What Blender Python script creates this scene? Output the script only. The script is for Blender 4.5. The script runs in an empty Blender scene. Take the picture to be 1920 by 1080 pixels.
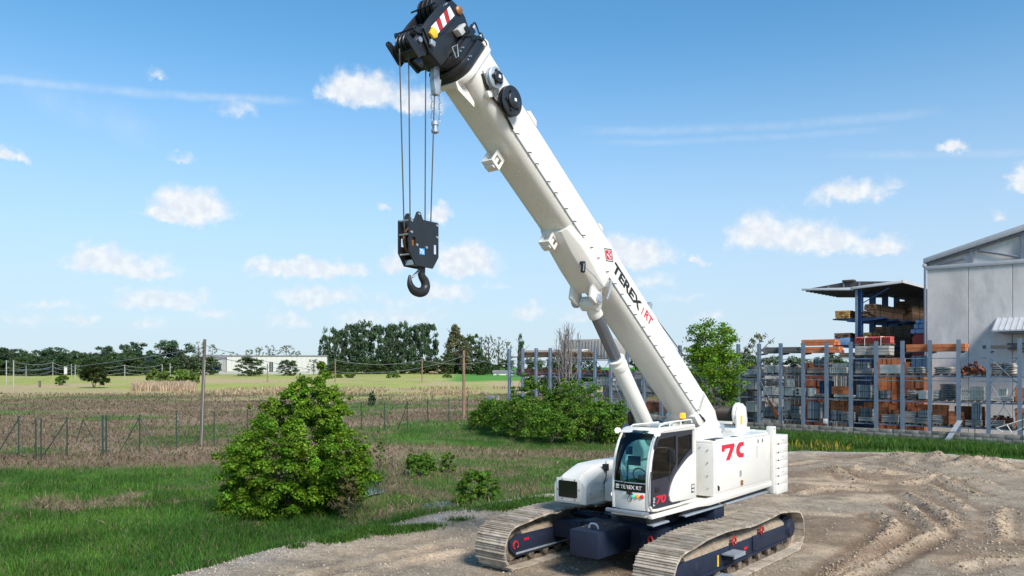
import bpy, bmesh, math, random
import numpy as np
from mathutils import Vector, Matrix

random.seed(7)
RNG = np.random.default_rng(7)
SC = bpy.context.scene
COL = SC.collection
R = math.radians

# ------------------------------------------------------------------ camera
cam_d = bpy.data.cameras.new("camera")
cam = bpy.data.objects.new("camera", cam_d)
COL.objects.link(cam)
CAM_H = 4.6
cam.location = (0, 0, CAM_H)
cam.rotation_euler = (R(90), 0, 0)
cam_d.sensor_width = 36.0
cam_d.lens = 36.0 * 1500 / 1920
cam_d.shift_y = 148 / 1920
cam_d.clip_start = 0.1
cam_d.clip_end = 6000
SC.camera = cam

# ------------------------------------------------------------------ sun, sky, exposure
SUN_TO = Vector((0.38, -0.66, 0.66)).normalized()
SUN_EL = math.asin(SUN_TO.z)
SUN_AZ = math.atan2(SUN_TO.x, SUN_TO.y)
sun_d = bpy.data.lights.new("sun", 'SUN')
sun_d.energy = 3.7
sun_d.angle = R(15)
sun_d.color = (1.0, 0.94, 0.86)
sun = bpy.data.objects.new("sun", sun_d)
sun.rotation_euler = SUN_TO.to_track_quat('Z', 'Y').to_euler()
sun.location = (20, -20, 60)
COL.objects.link(sun)

SC.view_settings.view_transform = 'Standard'
SC.view_settings.look = 'None'
SC.view_settings.gamma = 1.0
SC.view_settings.use_curve_mapping = False
SC.view_settings.exposure = 0.45

world = bpy.data.worlds.new("World")
SC.world = world
world.use_nodes = True
WT = world.node_tree
WT.nodes.clear()


def wn(kind, **kw):
    n = WT.nodes.new(kind)
    for k, v in kw.items():
        setattr(n, k, v)
    return n


def wl(a, b):
    WT.links.new(a, b)


def wmath(op, a, b=None, c=None, clamp=False):
    n = wn('ShaderNodeMath', operation=op)
    n.use_clamp = clamp
    for i, s in enumerate((a, b, c)):
        if s is None:
            continue
        if isinstance(s, (int, float)):
            n.inputs[i].default_value = s
        else:
            wl(s, n.inputs[i])
    return n.outputs[0]


def wsmooth(x, lo, hi, a=0.0, b=1.0):
    n = wn('ShaderNodeMapRange', interpolation_type='SMOOTHSTEP')
    n.inputs['From Min'].default_value = lo
    n.inputs['From Max'].default_value = hi
    n.inputs['To Min'].default_value = a
    n.inputs['To Max'].default_value = b
    wl(x, n.inputs['Value'])
    return n.outputs['Result']


def wmix(fac, a, b):
    n = wn('ShaderNodeMix', data_type='RGBA')
    for s, v in ((n.inputs[0], fac), (n.inputs[6], a), (n.inputs[7], b)):
        if isinstance(v, (int, float)):
            s.default_value = v
        elif isinstance(v, tuple):
            s.default_value = v
        else:
            wl(v, s)
    return n.outputs[2]


sky = wn('ShaderNodeTexSky', sky_type='NISHITA')
sky.sun_disc = False
sky.sun_elevation = SUN_EL
sky.sun_rotation = SUN_AZ
sky.altitude = 50
sky.air_density = 1.0
sky.dust_density = 0.3
sky.ozone_density = 2.0
SKY_STRENGTH = 0.10
bgn = wn('ShaderNodeBackground')
bgn.inputs['Strength'].default_value = SKY_STRENGTH
outw = wn('ShaderNodeOutputWorld')
wl(bgn.outputs[0], outw.inputs[0])
tc = wn('ShaderNodeTexCoord')
sep = wn('ShaderNodeSeparateXYZ')
wl(tc.outputs['Generated'], sep.inputs[0])
AZ = wmath('ARCTAN2', sep.outputs[0], sep.outputs[1])      # compass angle from straight ahead
EL = wmath('ARCSINE', sep.outputs[2])                       # height above the horizon
comb = wn('ShaderNodeCombineXYZ')
wl(AZ, comb.inputs[0])
wl(EL, comb.inputs[1])
# ragged cloud edges: the angles are shifted by two scales of noise
nz = wn('ShaderNodeTexNoise')
nz.inputs['Scale'].default_value = 30
nz.inputs['Detail'].default_value = 7
nz.inputs['Roughness'].default_value = 0.62
wl(tc.outputs['Generated'], nz.inputs['Vector'])
shift = wn('ShaderNodeVectorMath', operation='MULTIPLY_ADD')
shift.inputs[1].default_value = (0.06, 0.044, 0)
shift.inputs[2].default_value = (-0.03, -0.022, 0)
wl(nz.outputs['Color'], shift.inputs[0])
warp = wn('ShaderNodeVectorMath', operation='ADD')
wl(comb.outputs[0], warp.inputs[0])
wl(shift.outputs[0], warp.inputs[1])


def ang(px, py):
    dx, dz = (px - 960) / 1500, (688 - py) / 1500
    return math.atan2(dx, 1), math.atan2(dz, math.hypot(1, dx))


# (centre x, centre y, half width, half height, opacity): where each cloud stands in the sky
CLOUDS = [
    (360, 384, 70, 32, 1.0), (310, 402, 52, 16, .85), (215, 492, 95, 22, 1.0), (170, 486, 55, 20, .9), (275, 505, 60, 16, .8),
    (300, 560, 85, 22, .95), (88, 572, 52, 10, .6), (580, 506, 105, 20, 1.0), (520, 498, 60, 16, .9), (640, 506, 55, 20, .85),
    (600, 554, 76, 22, .9), (870, 488, 72, 34, 1.0), (748, 492, 38, 26, .8), (690, 168, 85, 36, 1.0), (770, 190, 75, 26, .8),
    (635, 165, 40, 28, .8), (822, 398, 26, 18, .95), (835, 548, 70, 24, .7), (765, 590, 100, 20, .55), (990, 583, 36, 17, .85),
    (1195, 474, 75, 30, 1.0), (1165, 462, 40, 26, .9), (1425, 432, 60, 38, 1.0), (1505, 446, 70, 36, .95), (1560, 452, 60, 26, .8),
    (1640, 464, 50, 18, .95), (1595, 362, 62, 22, .75), (1660, 345, 40, 14, .4), (1912, 334, 26, 26, .95), (1780, 282, 26, 15, .75),
    (12, 293, 32, 13, .8), (1080, 590, 34, 15, .6), (1210, 524, 65, 16, .45), (1308, 487, 22, 11, .7), (1330, 592, 40, 11, .55),
    (400, 588, 36, 12, .6), (275, 608, 48, 13, .5), (155, 598, 30, 9, .7), (545, 600, 44, 15, .65), (445, 203, 38, 18, .35),
    (345, 294, 28, 9, .45), (720, 393, 16, 9, .6), (680, 598, 70, 18, .5), (1870, 404, 18, 14, .5), (735, 560, 55, 16, .45),
    (930, 530, 40, 10, .35), (60, 600, 60, 10, .35), (1270, 560, 50, 12, .35), (285, 136, 20, 8, .4), (1160, 520, 60, 14, .35),
]
dens = None
for (cx, cy, hw, hh, op) in CLOUDS:
    a, e = ang(cx, cy + .28 * hh)
    sx, sy = 1500 / (hw * 1.18), 1500 / (hh * 1.5)
    m = wn('ShaderNodeVectorMath', operation='MULTIPLY_ADD')
    m.inputs[1].default_value = (sx, sy, 0)
    m.inputs[2].default_value = (-a * sx, -e * sy, 0)
    wl(warp.outputs[0], m.inputs[0])
    lo_ = wn('ShaderNodeVectorMath', operation='MINIMUM')      # flatter undersides
    wl(m.outputs[0], lo_.inputs[0])
    fl = wn('ShaderNodeVectorMath', operation='MULTIPLY_ADD')
    fl.inputs[1].default_value = (0, .9, 0)
    wl(lo_.outputs[0], fl.inputs[0])
    wl(m.outputs[0], fl.inputs[2])
    ln = wn('ShaderNodeVectorMath', operation='LENGTH')
    wl(fl.outputs[0], ln.inputs[0])
    d = wmath('MULTIPLY_ADD', ln.outputs['Value'], -op, op)
    dens = d if dens is None else wmath('MAXIMUM', dens, d)
# elsewhere round the sky the same kind of loose cloud goes on
n2 = wn('ShaderNodeTexNoise')
n2.inputs['Scale'].default_value = 7
n2.inputs['Detail'].default_value = 6
str_ = wn('ShaderNodeVectorMath', operation='MULTIPLY')
str_.inputs[1].default_value = (1, 1, 2.6)
wl(tc.outputs['Generated'], str_.inputs[0])
wl(str_.outputs[0], n2.inputs['Vector'])
loose = wsmooth(n2.outputs['Fac'], 0.60, 0.80)
infront = wsmooth(sep.outputs[1], 0.1, 0.55, 1.0, 0.0)
loose = wmath('MULTIPLY', loose, infront)
nz3 = wn('ShaderNodeTexNoise')
nz3.inputs['Scale'].default_value = 85
nz3.inputs['Detail'].default_value = 5
wl(tc.outputs['Generated'], nz3.inputs['Vector'])
dens = wmath('ADD', dens, wmath('MULTIPLY_ADD', nz3.outputs['Fac'], 0.34, -0.17))
cover = wsmooth(dens, 0.0, 0.60)
cover = wmath('MULTIPLY', cover, 0.97)
cover = wmath('MAXIMUM', cover, loose)


# thin condensation trails
def trail(x0, y0, x1, y1, width, op):
    a0, e0 = ang(x0, y0)
    a1, e1 = ang(x1, y1)
    L = math.hypot(a1 - a0, e1 - e0)
    tx, ty = (a1 - a0) / L, (e1 - e0) / L
    along = wmath('ADD', wmath('MULTIPLY', AZ, tx), wmath('MULTIPLY', EL, ty))
    along = wmath('SUBTRACT', along, a0 * tx + e0 * ty)
    sepw = wn('ShaderNodeSeparateXYZ')
    wl(warp2.outputs[0], sepw.inputs[0])
    acr = wmath('ADD', wmath('MULTIPLY', sepw.outputs[0], -ty), wmath('MULTIPLY', sepw.outputs[1], tx))
    acr = wmath('ABSOLUTE', wmath('SUBTRACT', acr, -a0 * ty + e0 * tx))
    f = wsmooth(acr, 0.0, width, 1.0, 0.0)
    g = wmath('MULTIPLY', wsmooth(along, -0.05, 0.03), wsmooth(along, L - 0.06, L, 1.0, 0.0))
    return wmath('MULTIPLY', wmath('MULTIPLY', f, g), op)


warp2 = wn('ShaderNodeVectorMath', operation='MULTIPLY_ADD')
warp2.inputs[1].default_value = (0.14, 0.14, 0.14)
wl(shift.outputs[0], warp2.inputs[0])
wl(comb.outputs[0], warp2.inputs[2])
tr = trail(-160, 128, 590, 190, 0.0075, 0.30)
tr = wmath('MAXIMUM', tr, trail(1130, 246, 1800, 205, 0.008, 0.17))
tr = wmath('MAXIMUM', tr, trail(1150, 268, 1700, 236, 0.006, 0.13))
tr = wmath('MAXIMUM', tr, trail(1600, 290, 2100, 280, 0.007, 0.15))
tr = wmath('MAXIMUM', tr, trail(60, 170, 330, 270, 0.03, 0.13))
tr = wmath('MULTIPLY', tr, wsmooth(nz.outputs['Fac'], 0.3, 0.62, 0.35, 1.0))
cover = wmath('MAXIMUM', cover, tr)
cover = wmath('MULTIPLY', cover, wsmooth(EL, -0.01, 0.17, 0.5, 1.0))
# the air whitens towards the horizon
hz = wsmooth(EL, 0.0, 0.42, 0.86, 0.0)
SKYTINT = wn('ShaderNodeMix', data_type='RGBA', blend_type='MULTIPLY')
SKYTINT.inputs[0].default_value = 1.0
SKYTINT.inputs[7].default_value = (.68, 1.20, 1.35, 1)
wl(sky.outputs[0], SKYTINT.inputs[6])
base = wmix(hz, SKYTINT.outputs[2], (4.7, 5.25, 6.25, 1))
shade = wsmooth(nz3.outputs['Fac'], 0.35, 0.7)
ccol = wmix(shade, (5.75, 6.2, 6.8, 1), (6.95, 7.15, 7.3, 1))
skyc = wmix(cover, base, ccol)
wl(skyc, bgn.inputs['Color'])

# ------------------------------------------------------------------ helpers
def tag(o, label=None, cat=None, group=None, kind=None):
    if label: o['label'] = label
    if cat: o['category'] = cat
    if group: o['group'] = group
    if kind: o['kind'] = kind
    return o


def thing(name, label, cat, loc=(0, 0, 0), rz=0.0, group=None):
    o = bpy.data.objects.new(name, None)
    o.empty_display_size = 0.3
    o.location = loc
    o.rotation_euler = (0, 0, rz)
    COL.objects.link(o)
    return tag(o, label, cat, group)


def link(name, me, parent=None, loc=None, rot=None, scale=None, mtx=None):
    o = bpy.data.objects.new(name, me)
    COL.objects.link(o)
    if parent: o.parent = parent
    if mtx is not None:
        o.matrix_basis = mtx
    if loc is not None: o.location = loc
    if rot is not None: o.rotation_euler = rot
    if scale is not None: o.scale = scale
    return o


def noise_mat(name, col, rough=0.6, metal=0.0, var=0.12, scale=3.0, bump=0.0, bscale=40.0, dirt=None, dirt_amt=0.0,
              dirt_scale=2.0, coat=0.0, spec=0.5, stretch=None, island=0.0, detail=6, objvar=0.0):
    m = bpy.data.materials.new(name)
    m.use_nodes = True
    nt = m.node_tree
    b = nt.nodes['Principled BSDF']
    tcn = nt.nodes.new('ShaderNodeTexCoord')
    vec = tcn.outputs['Object']
    if stretch:
        mp = nt.nodes.new('ShaderNodeMapping')
        mp.inputs['Scale'].default_value = stretch
        nt.links.new(vec, mp.inputs[0])
        vec = mp.outputs[0]
    if objvar:      # pieces that share a mesh do not share their stains
        oi0 = nt.nodes.new('ShaderNodeObjectInfo')
        of = nt.nodes.new('ShaderNodeVectorMath')
        of.operation = 'MULTIPLY_ADD'
        of.inputs[1].default_value = (37, 53, 29)
        nt.links.new(oi0.outputs['Random'], of.inputs[0])
        nt.links.new(vec, of.inputs[2])
        vec = of.outputs[0]
    n = nt.nodes.new('ShaderNodeTexNoise')
    n.inputs['Scale'].default_value = scale
    n.inputs['Detail'].default_value = detail
    n.inputs['Roughness'].default_value = 0.6
    nt.links.new(vec, n.inputs['Vector'])
    mr = nt.nodes.new('ShaderNodeMapRange')
    mr.inputs['From Min'].default_value = 0.3
    mr.inputs['From Max'].default_value = 0.7
    mr.inputs['To Min'].default_value = 1 - var
    mr.inputs['To Max'].default_value = 1 + var
    nt.links.new(n.outputs['Fac'], mr.inputs['Value'])
    fac = mr.outputs['Result']

    def mult(f, src, amt):
        r = nt.nodes.new('ShaderNodeMapRange')
        r.inputs['To Min'].default_value = 1 - amt
        r.inputs['To Max'].default_value = 1 + amt
        nt.links.new(src, r.inputs['Value'])
        q = nt.nodes.new('ShaderNodeMath')
        q.operation = 'MULTIPLY'
        nt.links.new(f, q.inputs[0])
        nt.links.new(r.outputs['Result'], q.inputs[1])
        return q.outputs[0]
    if island:
        g = nt.nodes.new('ShaderNodeNewGeometry')
        fac = mult(fac, g.outputs['Random Per Island'], island)
    if objvar:
        oi = nt.nodes.new('ShaderNodeObjectInfo')
        fac = mult(fac, oi.outputs['Random'], objvar)
    sc_ = nt.nodes.new('ShaderNodeVectorMath')
    sc_.operation = 'SCALE'
    sc_.inputs[0].default_value = col
    nt.links.new(fac, sc_.inputs['Scale'])
    colout = sc_.outputs[0]
    if dirt:
        n2 = nt.nodes.new('ShaderNodeTexNoise')
        n2.inputs['Scale'].default_value = dirt_scale
        n2.inputs['Detail'].default_value = 8
        n2.inputs['Roughness'].default_value = 0.7
        nt.links.new(vec, n2.inputs['Vector'])
        r2 = nt.nodes.new('ShaderNodeMapRange')
        r2.interpolation_type = 'SMOOTHSTEP'
        r2.inputs['From Min'].default_value = 0.62 - dirt_amt * 0.4
        r2.inputs['From Max'].default_value = 0.85 - dirt_amt * 0.4
        nt.links.new(n2.outputs['Fac'], r2.inputs['Value'])
        mx = nt.nodes.new('ShaderNodeMix')
        mx.data_type = 'RGBA'
        nt.links.new(r2.outputs['Result'], mx.inputs[0])
        nt.links.new(colout, mx.inputs[6])
        mx.inputs[7].default_value = (*dirt, 1)
        colout = mx.outputs[2]
    nt.links.new(colout, b.inputs['Base Color'])
    b.inputs['Roughness'].default_value = rough
    b.inputs['Metallic'].default_value = metal
    b.inputs['Specular IOR Level'].default_value = spec
    if coat:
        b.inputs['Coat Weight'].default_value = coat
        b.inputs['Coat Roughness'].default_value = 0.12
    if bump:
        n3 = nt.nodes.new('ShaderNodeTexNoise')
        n3.inputs['Scale'].default_value = bscale
        n3.inputs['Detail'].default_value = 6
        nt.links.new(vec, n3.inputs['Vector'])
        bp = nt.nodes.new('ShaderNodeBump')
        bp.inputs['Strength'].default_value = 0.6
        bp.inputs['Distance'].default_value = bump
        nt.links.new(n3.outputs['Fac'], bp.inputs['Height'])
        nt.links.new(bp.outputs[0], b.inputs['Normal'])
    return m


def leaf_mat(name, col, var=0.35, trans=0.35, attr=None, sat2=None):
    m = bpy.data.materials.new(name)
    m.use_nodes = True
    nt = m.node_tree
    nt.nodes.clear()
    out = nt.nodes.new('ShaderNodeOutputMaterial')
    g = nt.nodes.new('ShaderNodeNewGeometry')
    if attr:
        at = nt.nodes.new('ShaderNodeAttribute')
        at.attribute_name = attr
        base_ = at.outputs['Color']
    else:
        mx = nt.nodes.new('ShaderNodeMix')
        mx.data_type = 'RGBA'
        mx.inputs[6].default_value = (*col, 1)
        mx.inputs[7].default_value = (*(sat2 or col), 1)
        nt.links.new(g.outputs['Random Per Island'], mx.inputs[0])
        base_ = mx.outputs[2]
    mul = nt.nodes.new('ShaderNodeMath')
    mul.operation = 'MULTIPLY'
    mul.inputs[1].default_value = 37.13
    nt.links.new(g.outputs['Random Per Island'], mul.inputs[0])
    fr = nt.nodes.new('ShaderNodeMath')
    fr.operation = 'FRACT'
    nt.links.new(mul.outputs[0], fr.inputs[0])
    mr = nt.nodes.new('ShaderNodeMapRange')
    mr.inputs['To Min'].default_value = 1 - var
    mr.inputs['To Max'].default_value = 1 + var
    nt.links.new(fr.outputs[0], mr.inputs['Value'])
    sc_ = nt.nodes.new('ShaderNodeVectorMath')
    sc_.operation = 'SCALE'
    nt.links.new(base_, sc_.inputs[0])
    nt.links.new(mr.outputs['Result'], sc_.inputs['Scale'])
    if not attr:      # clump-to-clump difference in leaf tone
        at = nt.nodes.new('ShaderNodeAttribute')
        at.attribute_name = 'tint'
        cm = nt.nodes.new('ShaderNodeVectorMath')
        cm.operation = 'MULTIPLY'
        nt.links.new(sc_.outputs[0], cm.inputs[0])
        nt.links.new(at.outputs['Color'], cm.inputs[1])
        sc_ = cm
    d = nt.nodes.new('ShaderNodeBsdfPrincipled')
    d.inputs['Roughness'].default_value = 0.55
    d.inputs['Specular IOR Level'].default_value = 0.25
    t = nt.nodes.new('ShaderNodeBsdfTranslucent')
    nt.links.new(sc_.outputs[0], d.inputs['Base Color'])
    nt.links.new(sc_.outputs[0], t.inputs['Color'])
    ms = nt.nodes.new('ShaderNodeMixShader')
    ms.inputs[0].default_value = trans
    nt.links.new(d.outputs[0], ms.inputs[1])
    nt.links.new(t.outputs[0], ms.inputs[2])
    nt.links.new(ms.outputs[0], out.inputs[0])
    return m


def glass_mat(name, tint, refl=0.06):
    m = bpy.data.materials.new(name)
    m.use_nodes = True
    nt = m.node_tree
    nt.nodes.clear()
    out = nt.nodes.new('ShaderNodeOutputMaterial')
    t = nt.nodes.new('ShaderNodeBsdfTransparent')
    t.inputs[0].default_value = (*tint, 1)
    g = nt.nodes.new('ShaderNodeBsdfGlossy')
    g.inputs['Roughness'].default_value = 0.02
    f = nt.nodes.new('ShaderNodeFresnel')
    f.inputs[0].default_value = 1.5
    mx = nt.nodes.new('ShaderNodeMixShader')
    nt.links.new(f.outputs[0], mx.inputs[0])
    nt.links.new(t.outputs[0], mx.inputs[1])
    nt.links.new(g.outputs[0], mx.inputs[2])
    nt.links.new(mx.outputs[0], out.inputs[0])
    return m


def emit_mat(name, col, strength, base=None):
    m = bpy.data.materials.new(name)
    m.use_nodes = True
    b = m.node_tree.nodes['Principled BSDF']
    b.inputs['Base Color'].default_value = (*(base or col), 1)
    b.inputs['Emission Color'].default_value = (*col, 1)
    b.inputs['Emission Strength'].default_value = strength
    b.inputs['Roughness'].default_value = 0.25
    return m


class MB:
    """collects shapes into one mesh"""

    def __init__(self):
        self.bm = bmesh.new()

    def box(self, x0, x1, y0, y1, z0, z1, mtx=None):
        vs = [self.bm.verts.new(p) for p in ((x0, y0, z0), (x1, y0, z0), (x1, y1, z0), (x0, y1, z0),
                                             (x0, y0, z1), (x1, y0, z1), (x1, y1, z1), (x0, y1, z1))]
        for f in ((0, 3, 2, 1), (4, 5, 6, 7), (0, 1, 5, 4), (1, 2, 6, 5), (2, 3, 7, 6), (3, 0, 4, 7)):
            self.bm.faces.new([vs[i] for i in f])
        if mtx is not None:
            for v in vs: v.co = mtx @ v.co
        return self

    def loft(self, rings, cap=True, closed=True):
        rr = [[self.bm.verts.new(p) for p in ring] for ring in rings]
        n = len(rr[0])
        for a, b in zip(rr[:-1], rr[1:]):
            for i in range(n if closed else n - 1):
                j = (i + 1) % n
                self.bm.faces.new((a[i], a[j], b[j], b[i]))
        if cap and closed:
            self.bm.faces.new(rr[0][::-1])
            self.bm.faces.new(rr[-1])
        return self

    def prism(self, pts, a, b, plane='xz', f=None):
        """2-D outline pushed from a to b across the plane"""
        if f is None:
            f = {'xz': lambda p, t: (p[0], t, p[1]), 'yz': lambda p, t: (t, p[0], p[1]), 'xy': lambda p, t: (p[0], p[1], t)}[plane]
        return self.loft([[f(p, a) for p in pts], [f(p, b) for p in pts]])

    def plate(self, outer, holes, a, b, f):
        """outline with holes, as a slab"""
        tmp = bmesh.new()
        edges = []
        for loop in [outer] + list(holes):
            vs = [tmp.verts.new((p[0], p[1], 0)) for p in loop]
            for i in range(len(vs)):
                edges.append(tmp.edges.new((vs[i], vs[(i + 1) % len(vs)])))
        bmesh.ops.triangle_fill(tmp, use_beauty=True, use_dissolve=False, edges=edges)
        tmp.verts.index_update()
        va = [self.bm.verts.new(f((v.co.x, v.co.y), a)) for v in tmp.verts]
        vb = [self.bm.verts.new(f((v.co.x, v.co.y), b)) for v in tmp.verts]
        for fc in tmp.faces:
            ids = [v.index for v in fc.verts]
            self.bm.faces.new([va[i] for i in ids])
            self.bm.faces.new([vb[i] for i in ids[::-1]])
        for e in tmp.edges:
            if len(e.link_faces) == 1:
                i, j = e.verts[0].index, e.verts[1].index
                self.bm.faces.new((va[i], va[j], vb[j], vb[i]))
        tmp.free()
        return self

    def cyl(self, p0, p1, r0, r1=None, seg=16, cap=True):
        p0, p1 = Vector(p0), Vector(p1)
        r1 = r0 if r1 is None else r1
        d = (p1 - p0).normalized()
        x = d.orthogonal().normalized()
        y = d.cross(x)
        cs = [(math.cos(2 * math.pi * i / seg), math.sin(2 * math.pi * i / seg)) for i in range(seg)]
        return self.loft([[p0 + (x * c + y * s) * r0 for c, s in cs], [p1 + (x * c + y * s) * r1 for c, s in cs]], cap)

    def lathe(self, p0, axis, prof, seg=24):
        """prof: (distance along axis, radius)"""
        p0, d = Vector(p0), Vector(axis).normalized()
        x = d.orthogonal().normalized()
        y = d.cross(x)
        cs = [(math.cos(2 * math.pi * i / seg), math.sin(2 * math.pi * i / seg)) for i in range(seg)]
        return self.loft([[p0 + d * t + (x * c + y * s) * max(r, 1e-4) for c, s in cs] for t, r in prof])

    def tube(self, pts, r, seg=6):
        pts = [Vector(p) for p in pts]
        rings = []
        x = None
        for i, p in enumerate(pts):
            d = (pts[min(i + 1, len(pts) - 1)] - pts[max(i - 1, 0)]).normalized()
            x = d.orthogonal().normalized() if x is None else (x - d * x.dot(d)).normalized()
            y = d.cross(x)
            rad = r[i] if isinstance(r, (list, tuple)) else r
            rings.append([p + (x * math.cos(2 * math.pi * k / seg) + y * math.sin(2 * math.pi * k / seg)) * rad for k in range(seg)])
        return self.loft(rings)

    def mesh(self, name, mat, bevel=0.0, smooth=35, seg=2):
        bm = self.bm
        bmesh.ops.recalc_face_normals(bm, faces=bm.faces)
        if bevel:
            es = [e for e in bm.edges if len(e.link_faces) == 2 and e.calc_face_angle(0) > R(28)]
            bmesh.ops.bevel(bm, geom=es, offset=bevel, segments=seg, profile=0.5, affect='EDGES', clamp_overlap=True)
        me = bpy.data.meshes.new(name)
        bm.to_mesh(me)
        bm.free()
        for m in (mat if isinstance(mat, (list, tuple)) else [mat]):
            me.materials.append(m)
        if smooth:
            me.polygons.foreach_set('use_smooth', [True] * len(me.polygons))
            me.set_sharp_from_angle(angle=R(smooth))
        return me

    def objs(self, name, mat, parent=None, smooth=35, **kw):
        """every loose piece becomes an object of its own"""
        bm = self.bm
        bm.verts.ensure_lookup_table()
        bm.verts.index_update()
        seen, first = set(), None
        for v0 in bm.verts:
            if v0.index in seen: continue
            todo, isl = [v0], []
            seen.add(v0.index)
            while todo:
                v = todo.pop()
                isl.append(v)
                for e in v.link_edges:
                    w = e.other_vert(v)
                    if w.index not in seen:
                        seen.add(w.index)
                        todo.append(w)
            m = MB()
            mp = {v.index: m.bm.verts.new(v.co) for v in isl}
            for f in {f for v in isl for f in v.link_faces}:
                m.bm.faces.new([mp[v.index] for v in f.verts])
            o = m.obj(name, mat, parent, smooth=smooth)
            first = first or o
        bm.free()
        return first

    def obj(self, name, mat, parent=None, bevel=0.0, smooth=35, seg=2, **kw):
        return link(name, self.mesh(name, mat, bevel, smooth, seg), parent, **kw)


def np_mesh(name, verts, faces, mat, attr=None, smooth=False):
    """faces: (n,k) int array"""
    me = bpy.data.meshes.new(name)
    nv, (nf, k) = len(verts), faces.shape
    me.vertices.add(nv)
    me.vertices.foreach_set('co', np.ascontiguousarray(verts, np.float32).ravel())
    me.loops.add(nf * k)
    me.loops.foreach_set('vertex_index', np.ascontiguousarray(faces, np.int32).ravel())
    me.polygons.add(nf)
    me.polygons.foreach_set('loop_start', np.arange(0, nf * k, k, dtype=np.int32))
    me.update(calc_edges=True)
    if smooth:
        me.polygons.foreach_set('use_smooth', np.ones(nf, bool))
    if attr is not None:
        a = me.color_attributes.new('tint', 'FLOAT_COLOR', 'POINT')
        c = np.ones((nv, 4), np.float32)
        c[:, :3] = attr
        a.data.foreach_set('color', c.ravel())
    me.materials.append(mat)
    return me


def lettering(parent, text, origin, right, up, w, h, mat, name='lettering', depth=0.006, bold=0.0, shear=0.0):
    """raised letters: text fitted into w x h, its lower left corner at origin"""
    cu = bpy.data.curves.new(name, 'FONT')
    cu.body = text
    cu.extrude = 0.02
    cu.offset = bold
    cu.shear = shear
    cu.resolution_u = 3
    t = bpy.data.objects.new('tmp_text', cu)
    COL.objects.link(t)
    dg = bpy.context.evaluated_depsgraph_get()
    me = bpy.data.meshes.new_from_object(t.evaluated_get(dg))
    bpy.data.objects.remove(t)
    bpy.data.curves.remove(cu)
    co = np.empty(len(me.vertices) * 3, np.float32)
    me.vertices.foreach_get('co', co)
    co = co.reshape(-1, 3)
    lo, hi = co.min(0), co.max(0)
    co = (co - lo) / np.maximum(hi - lo, 1e-6) * np.array([w, h, depth])
    me.vertices.foreach_set('co', co.ravel().astype(np.float32))
    me.name = name
    me.materials.clear()
    me.materials.append(mat)
    r, u = Vector(right).normalized(), Vector(up).normalized()
    n = r.cross(u)
    mtx = Matrix((r, u, n)).transposed().to_4x4()
    mtx.translation = Vector(origin)
    return link(name, me, parent, mtx=mtx)


def catmull(pts, n, closed=False):
    P = [Vector(p) for p in pts]
    out = []
    m = len(P)
    for i in range(m if closed else m - 1):
        if closed:
            p0, p1, p2, p3 = P[(i - 1) % m], P[i], P[(i + 1) % m], P[(i + 2) % m]
        else:
            p0, p1, p2, p3 = P[max(i - 1, 0)], P[i], P[i + 1], P[min(i + 2, m - 1)]
        for k in range(n):
            t = k / n
            out.append(0.5 * ((2 * p1) + (p2 - p0) * t + (2 * p0 - 5 * p1 + 4 * p2 - p3) * t * t + (3 * p1 - p0 - 3 * p2 + p3) * t ** 3))
    if not closed: out.append(P[-1])
    return out


def vnoise(x, y, seed=0):
    """smooth value noise on a unit lattice, numpy"""
    xi, yi = np.floor(x).astype(np.int64), np.floor(y).astype(np.int64)
    xf, yf = x - xi, y - yi

    def hsh(a, b):
        h = (a * 374761393 + b * 668265263 + seed * 974634577) & 0xffffffff
        h = ((h ^ (h >> 13)) * 1274126177) & 0xffffffff
        return ((h ^ (h >> 16)) & 0xffff) / 65535.0
    u, v = xf * xf * (3 - 2 * xf), yf * yf * (3 - 2 * yf)
    a, b, c, d = hsh(xi, yi), hsh(xi + 1, yi), hsh(xi, yi + 1), hsh(xi + 1, yi + 1)
    return (a * (1 - u) + b * u) * (1 - v) + (c * (1 - u) + d * u) * v


def fbm(x, y, octv=4, seed=0):
    s, a, t = 0, 0.5, 0
    for o in range(octv):
        s = s + a * vnoise(x * 2 ** o, y * 2 ** o, seed + o * 17)
        t += a
        a *= 0.5
    return s / t


def sstep(x, a, b):
    t = np.clip((x - a) / (b - a), 0, 1)
    return t * t * (3 - 2 * t)


def seg_dist(px, py, poly, closed=False):
    d = np.full(px.shape, 1e9)
    n = len(poly)
    for i in range(n if closed else n - 1):
        ax, ay = poly[i]
        bx, by = poly[(i + 1) % n]
        vx, vy = bx - ax, by - ay
        t = np.clip(((px - ax) * vx + (py - ay) * vy) / (vx * vx + vy * vy), 0, 1)
        d = np.minimum(d, np.hypot(px - ax - t * vx, py - ay - t * vy))
    return d


def inside(px, py, poly):
    c = np.zeros(px.shape, bool)
    n = len(poly)
    for i in range(n):
        ax, ay = poly[i]
        bx, by = poly[(i + 1) % n]
        if ay == by: continue
        c ^= ((ay > py) != (by > py)) & (px < (bx - ax) * (py - ay) / (by - ay) + ax)
    return c


def G(px, py, z=0.0):
    """where the sight line through a point of the photograph meets height z"""
    t = (z - CAM_H) / ((688 - py) / 1500)
    return ((px - 960) / 1500 * t, t)

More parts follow.
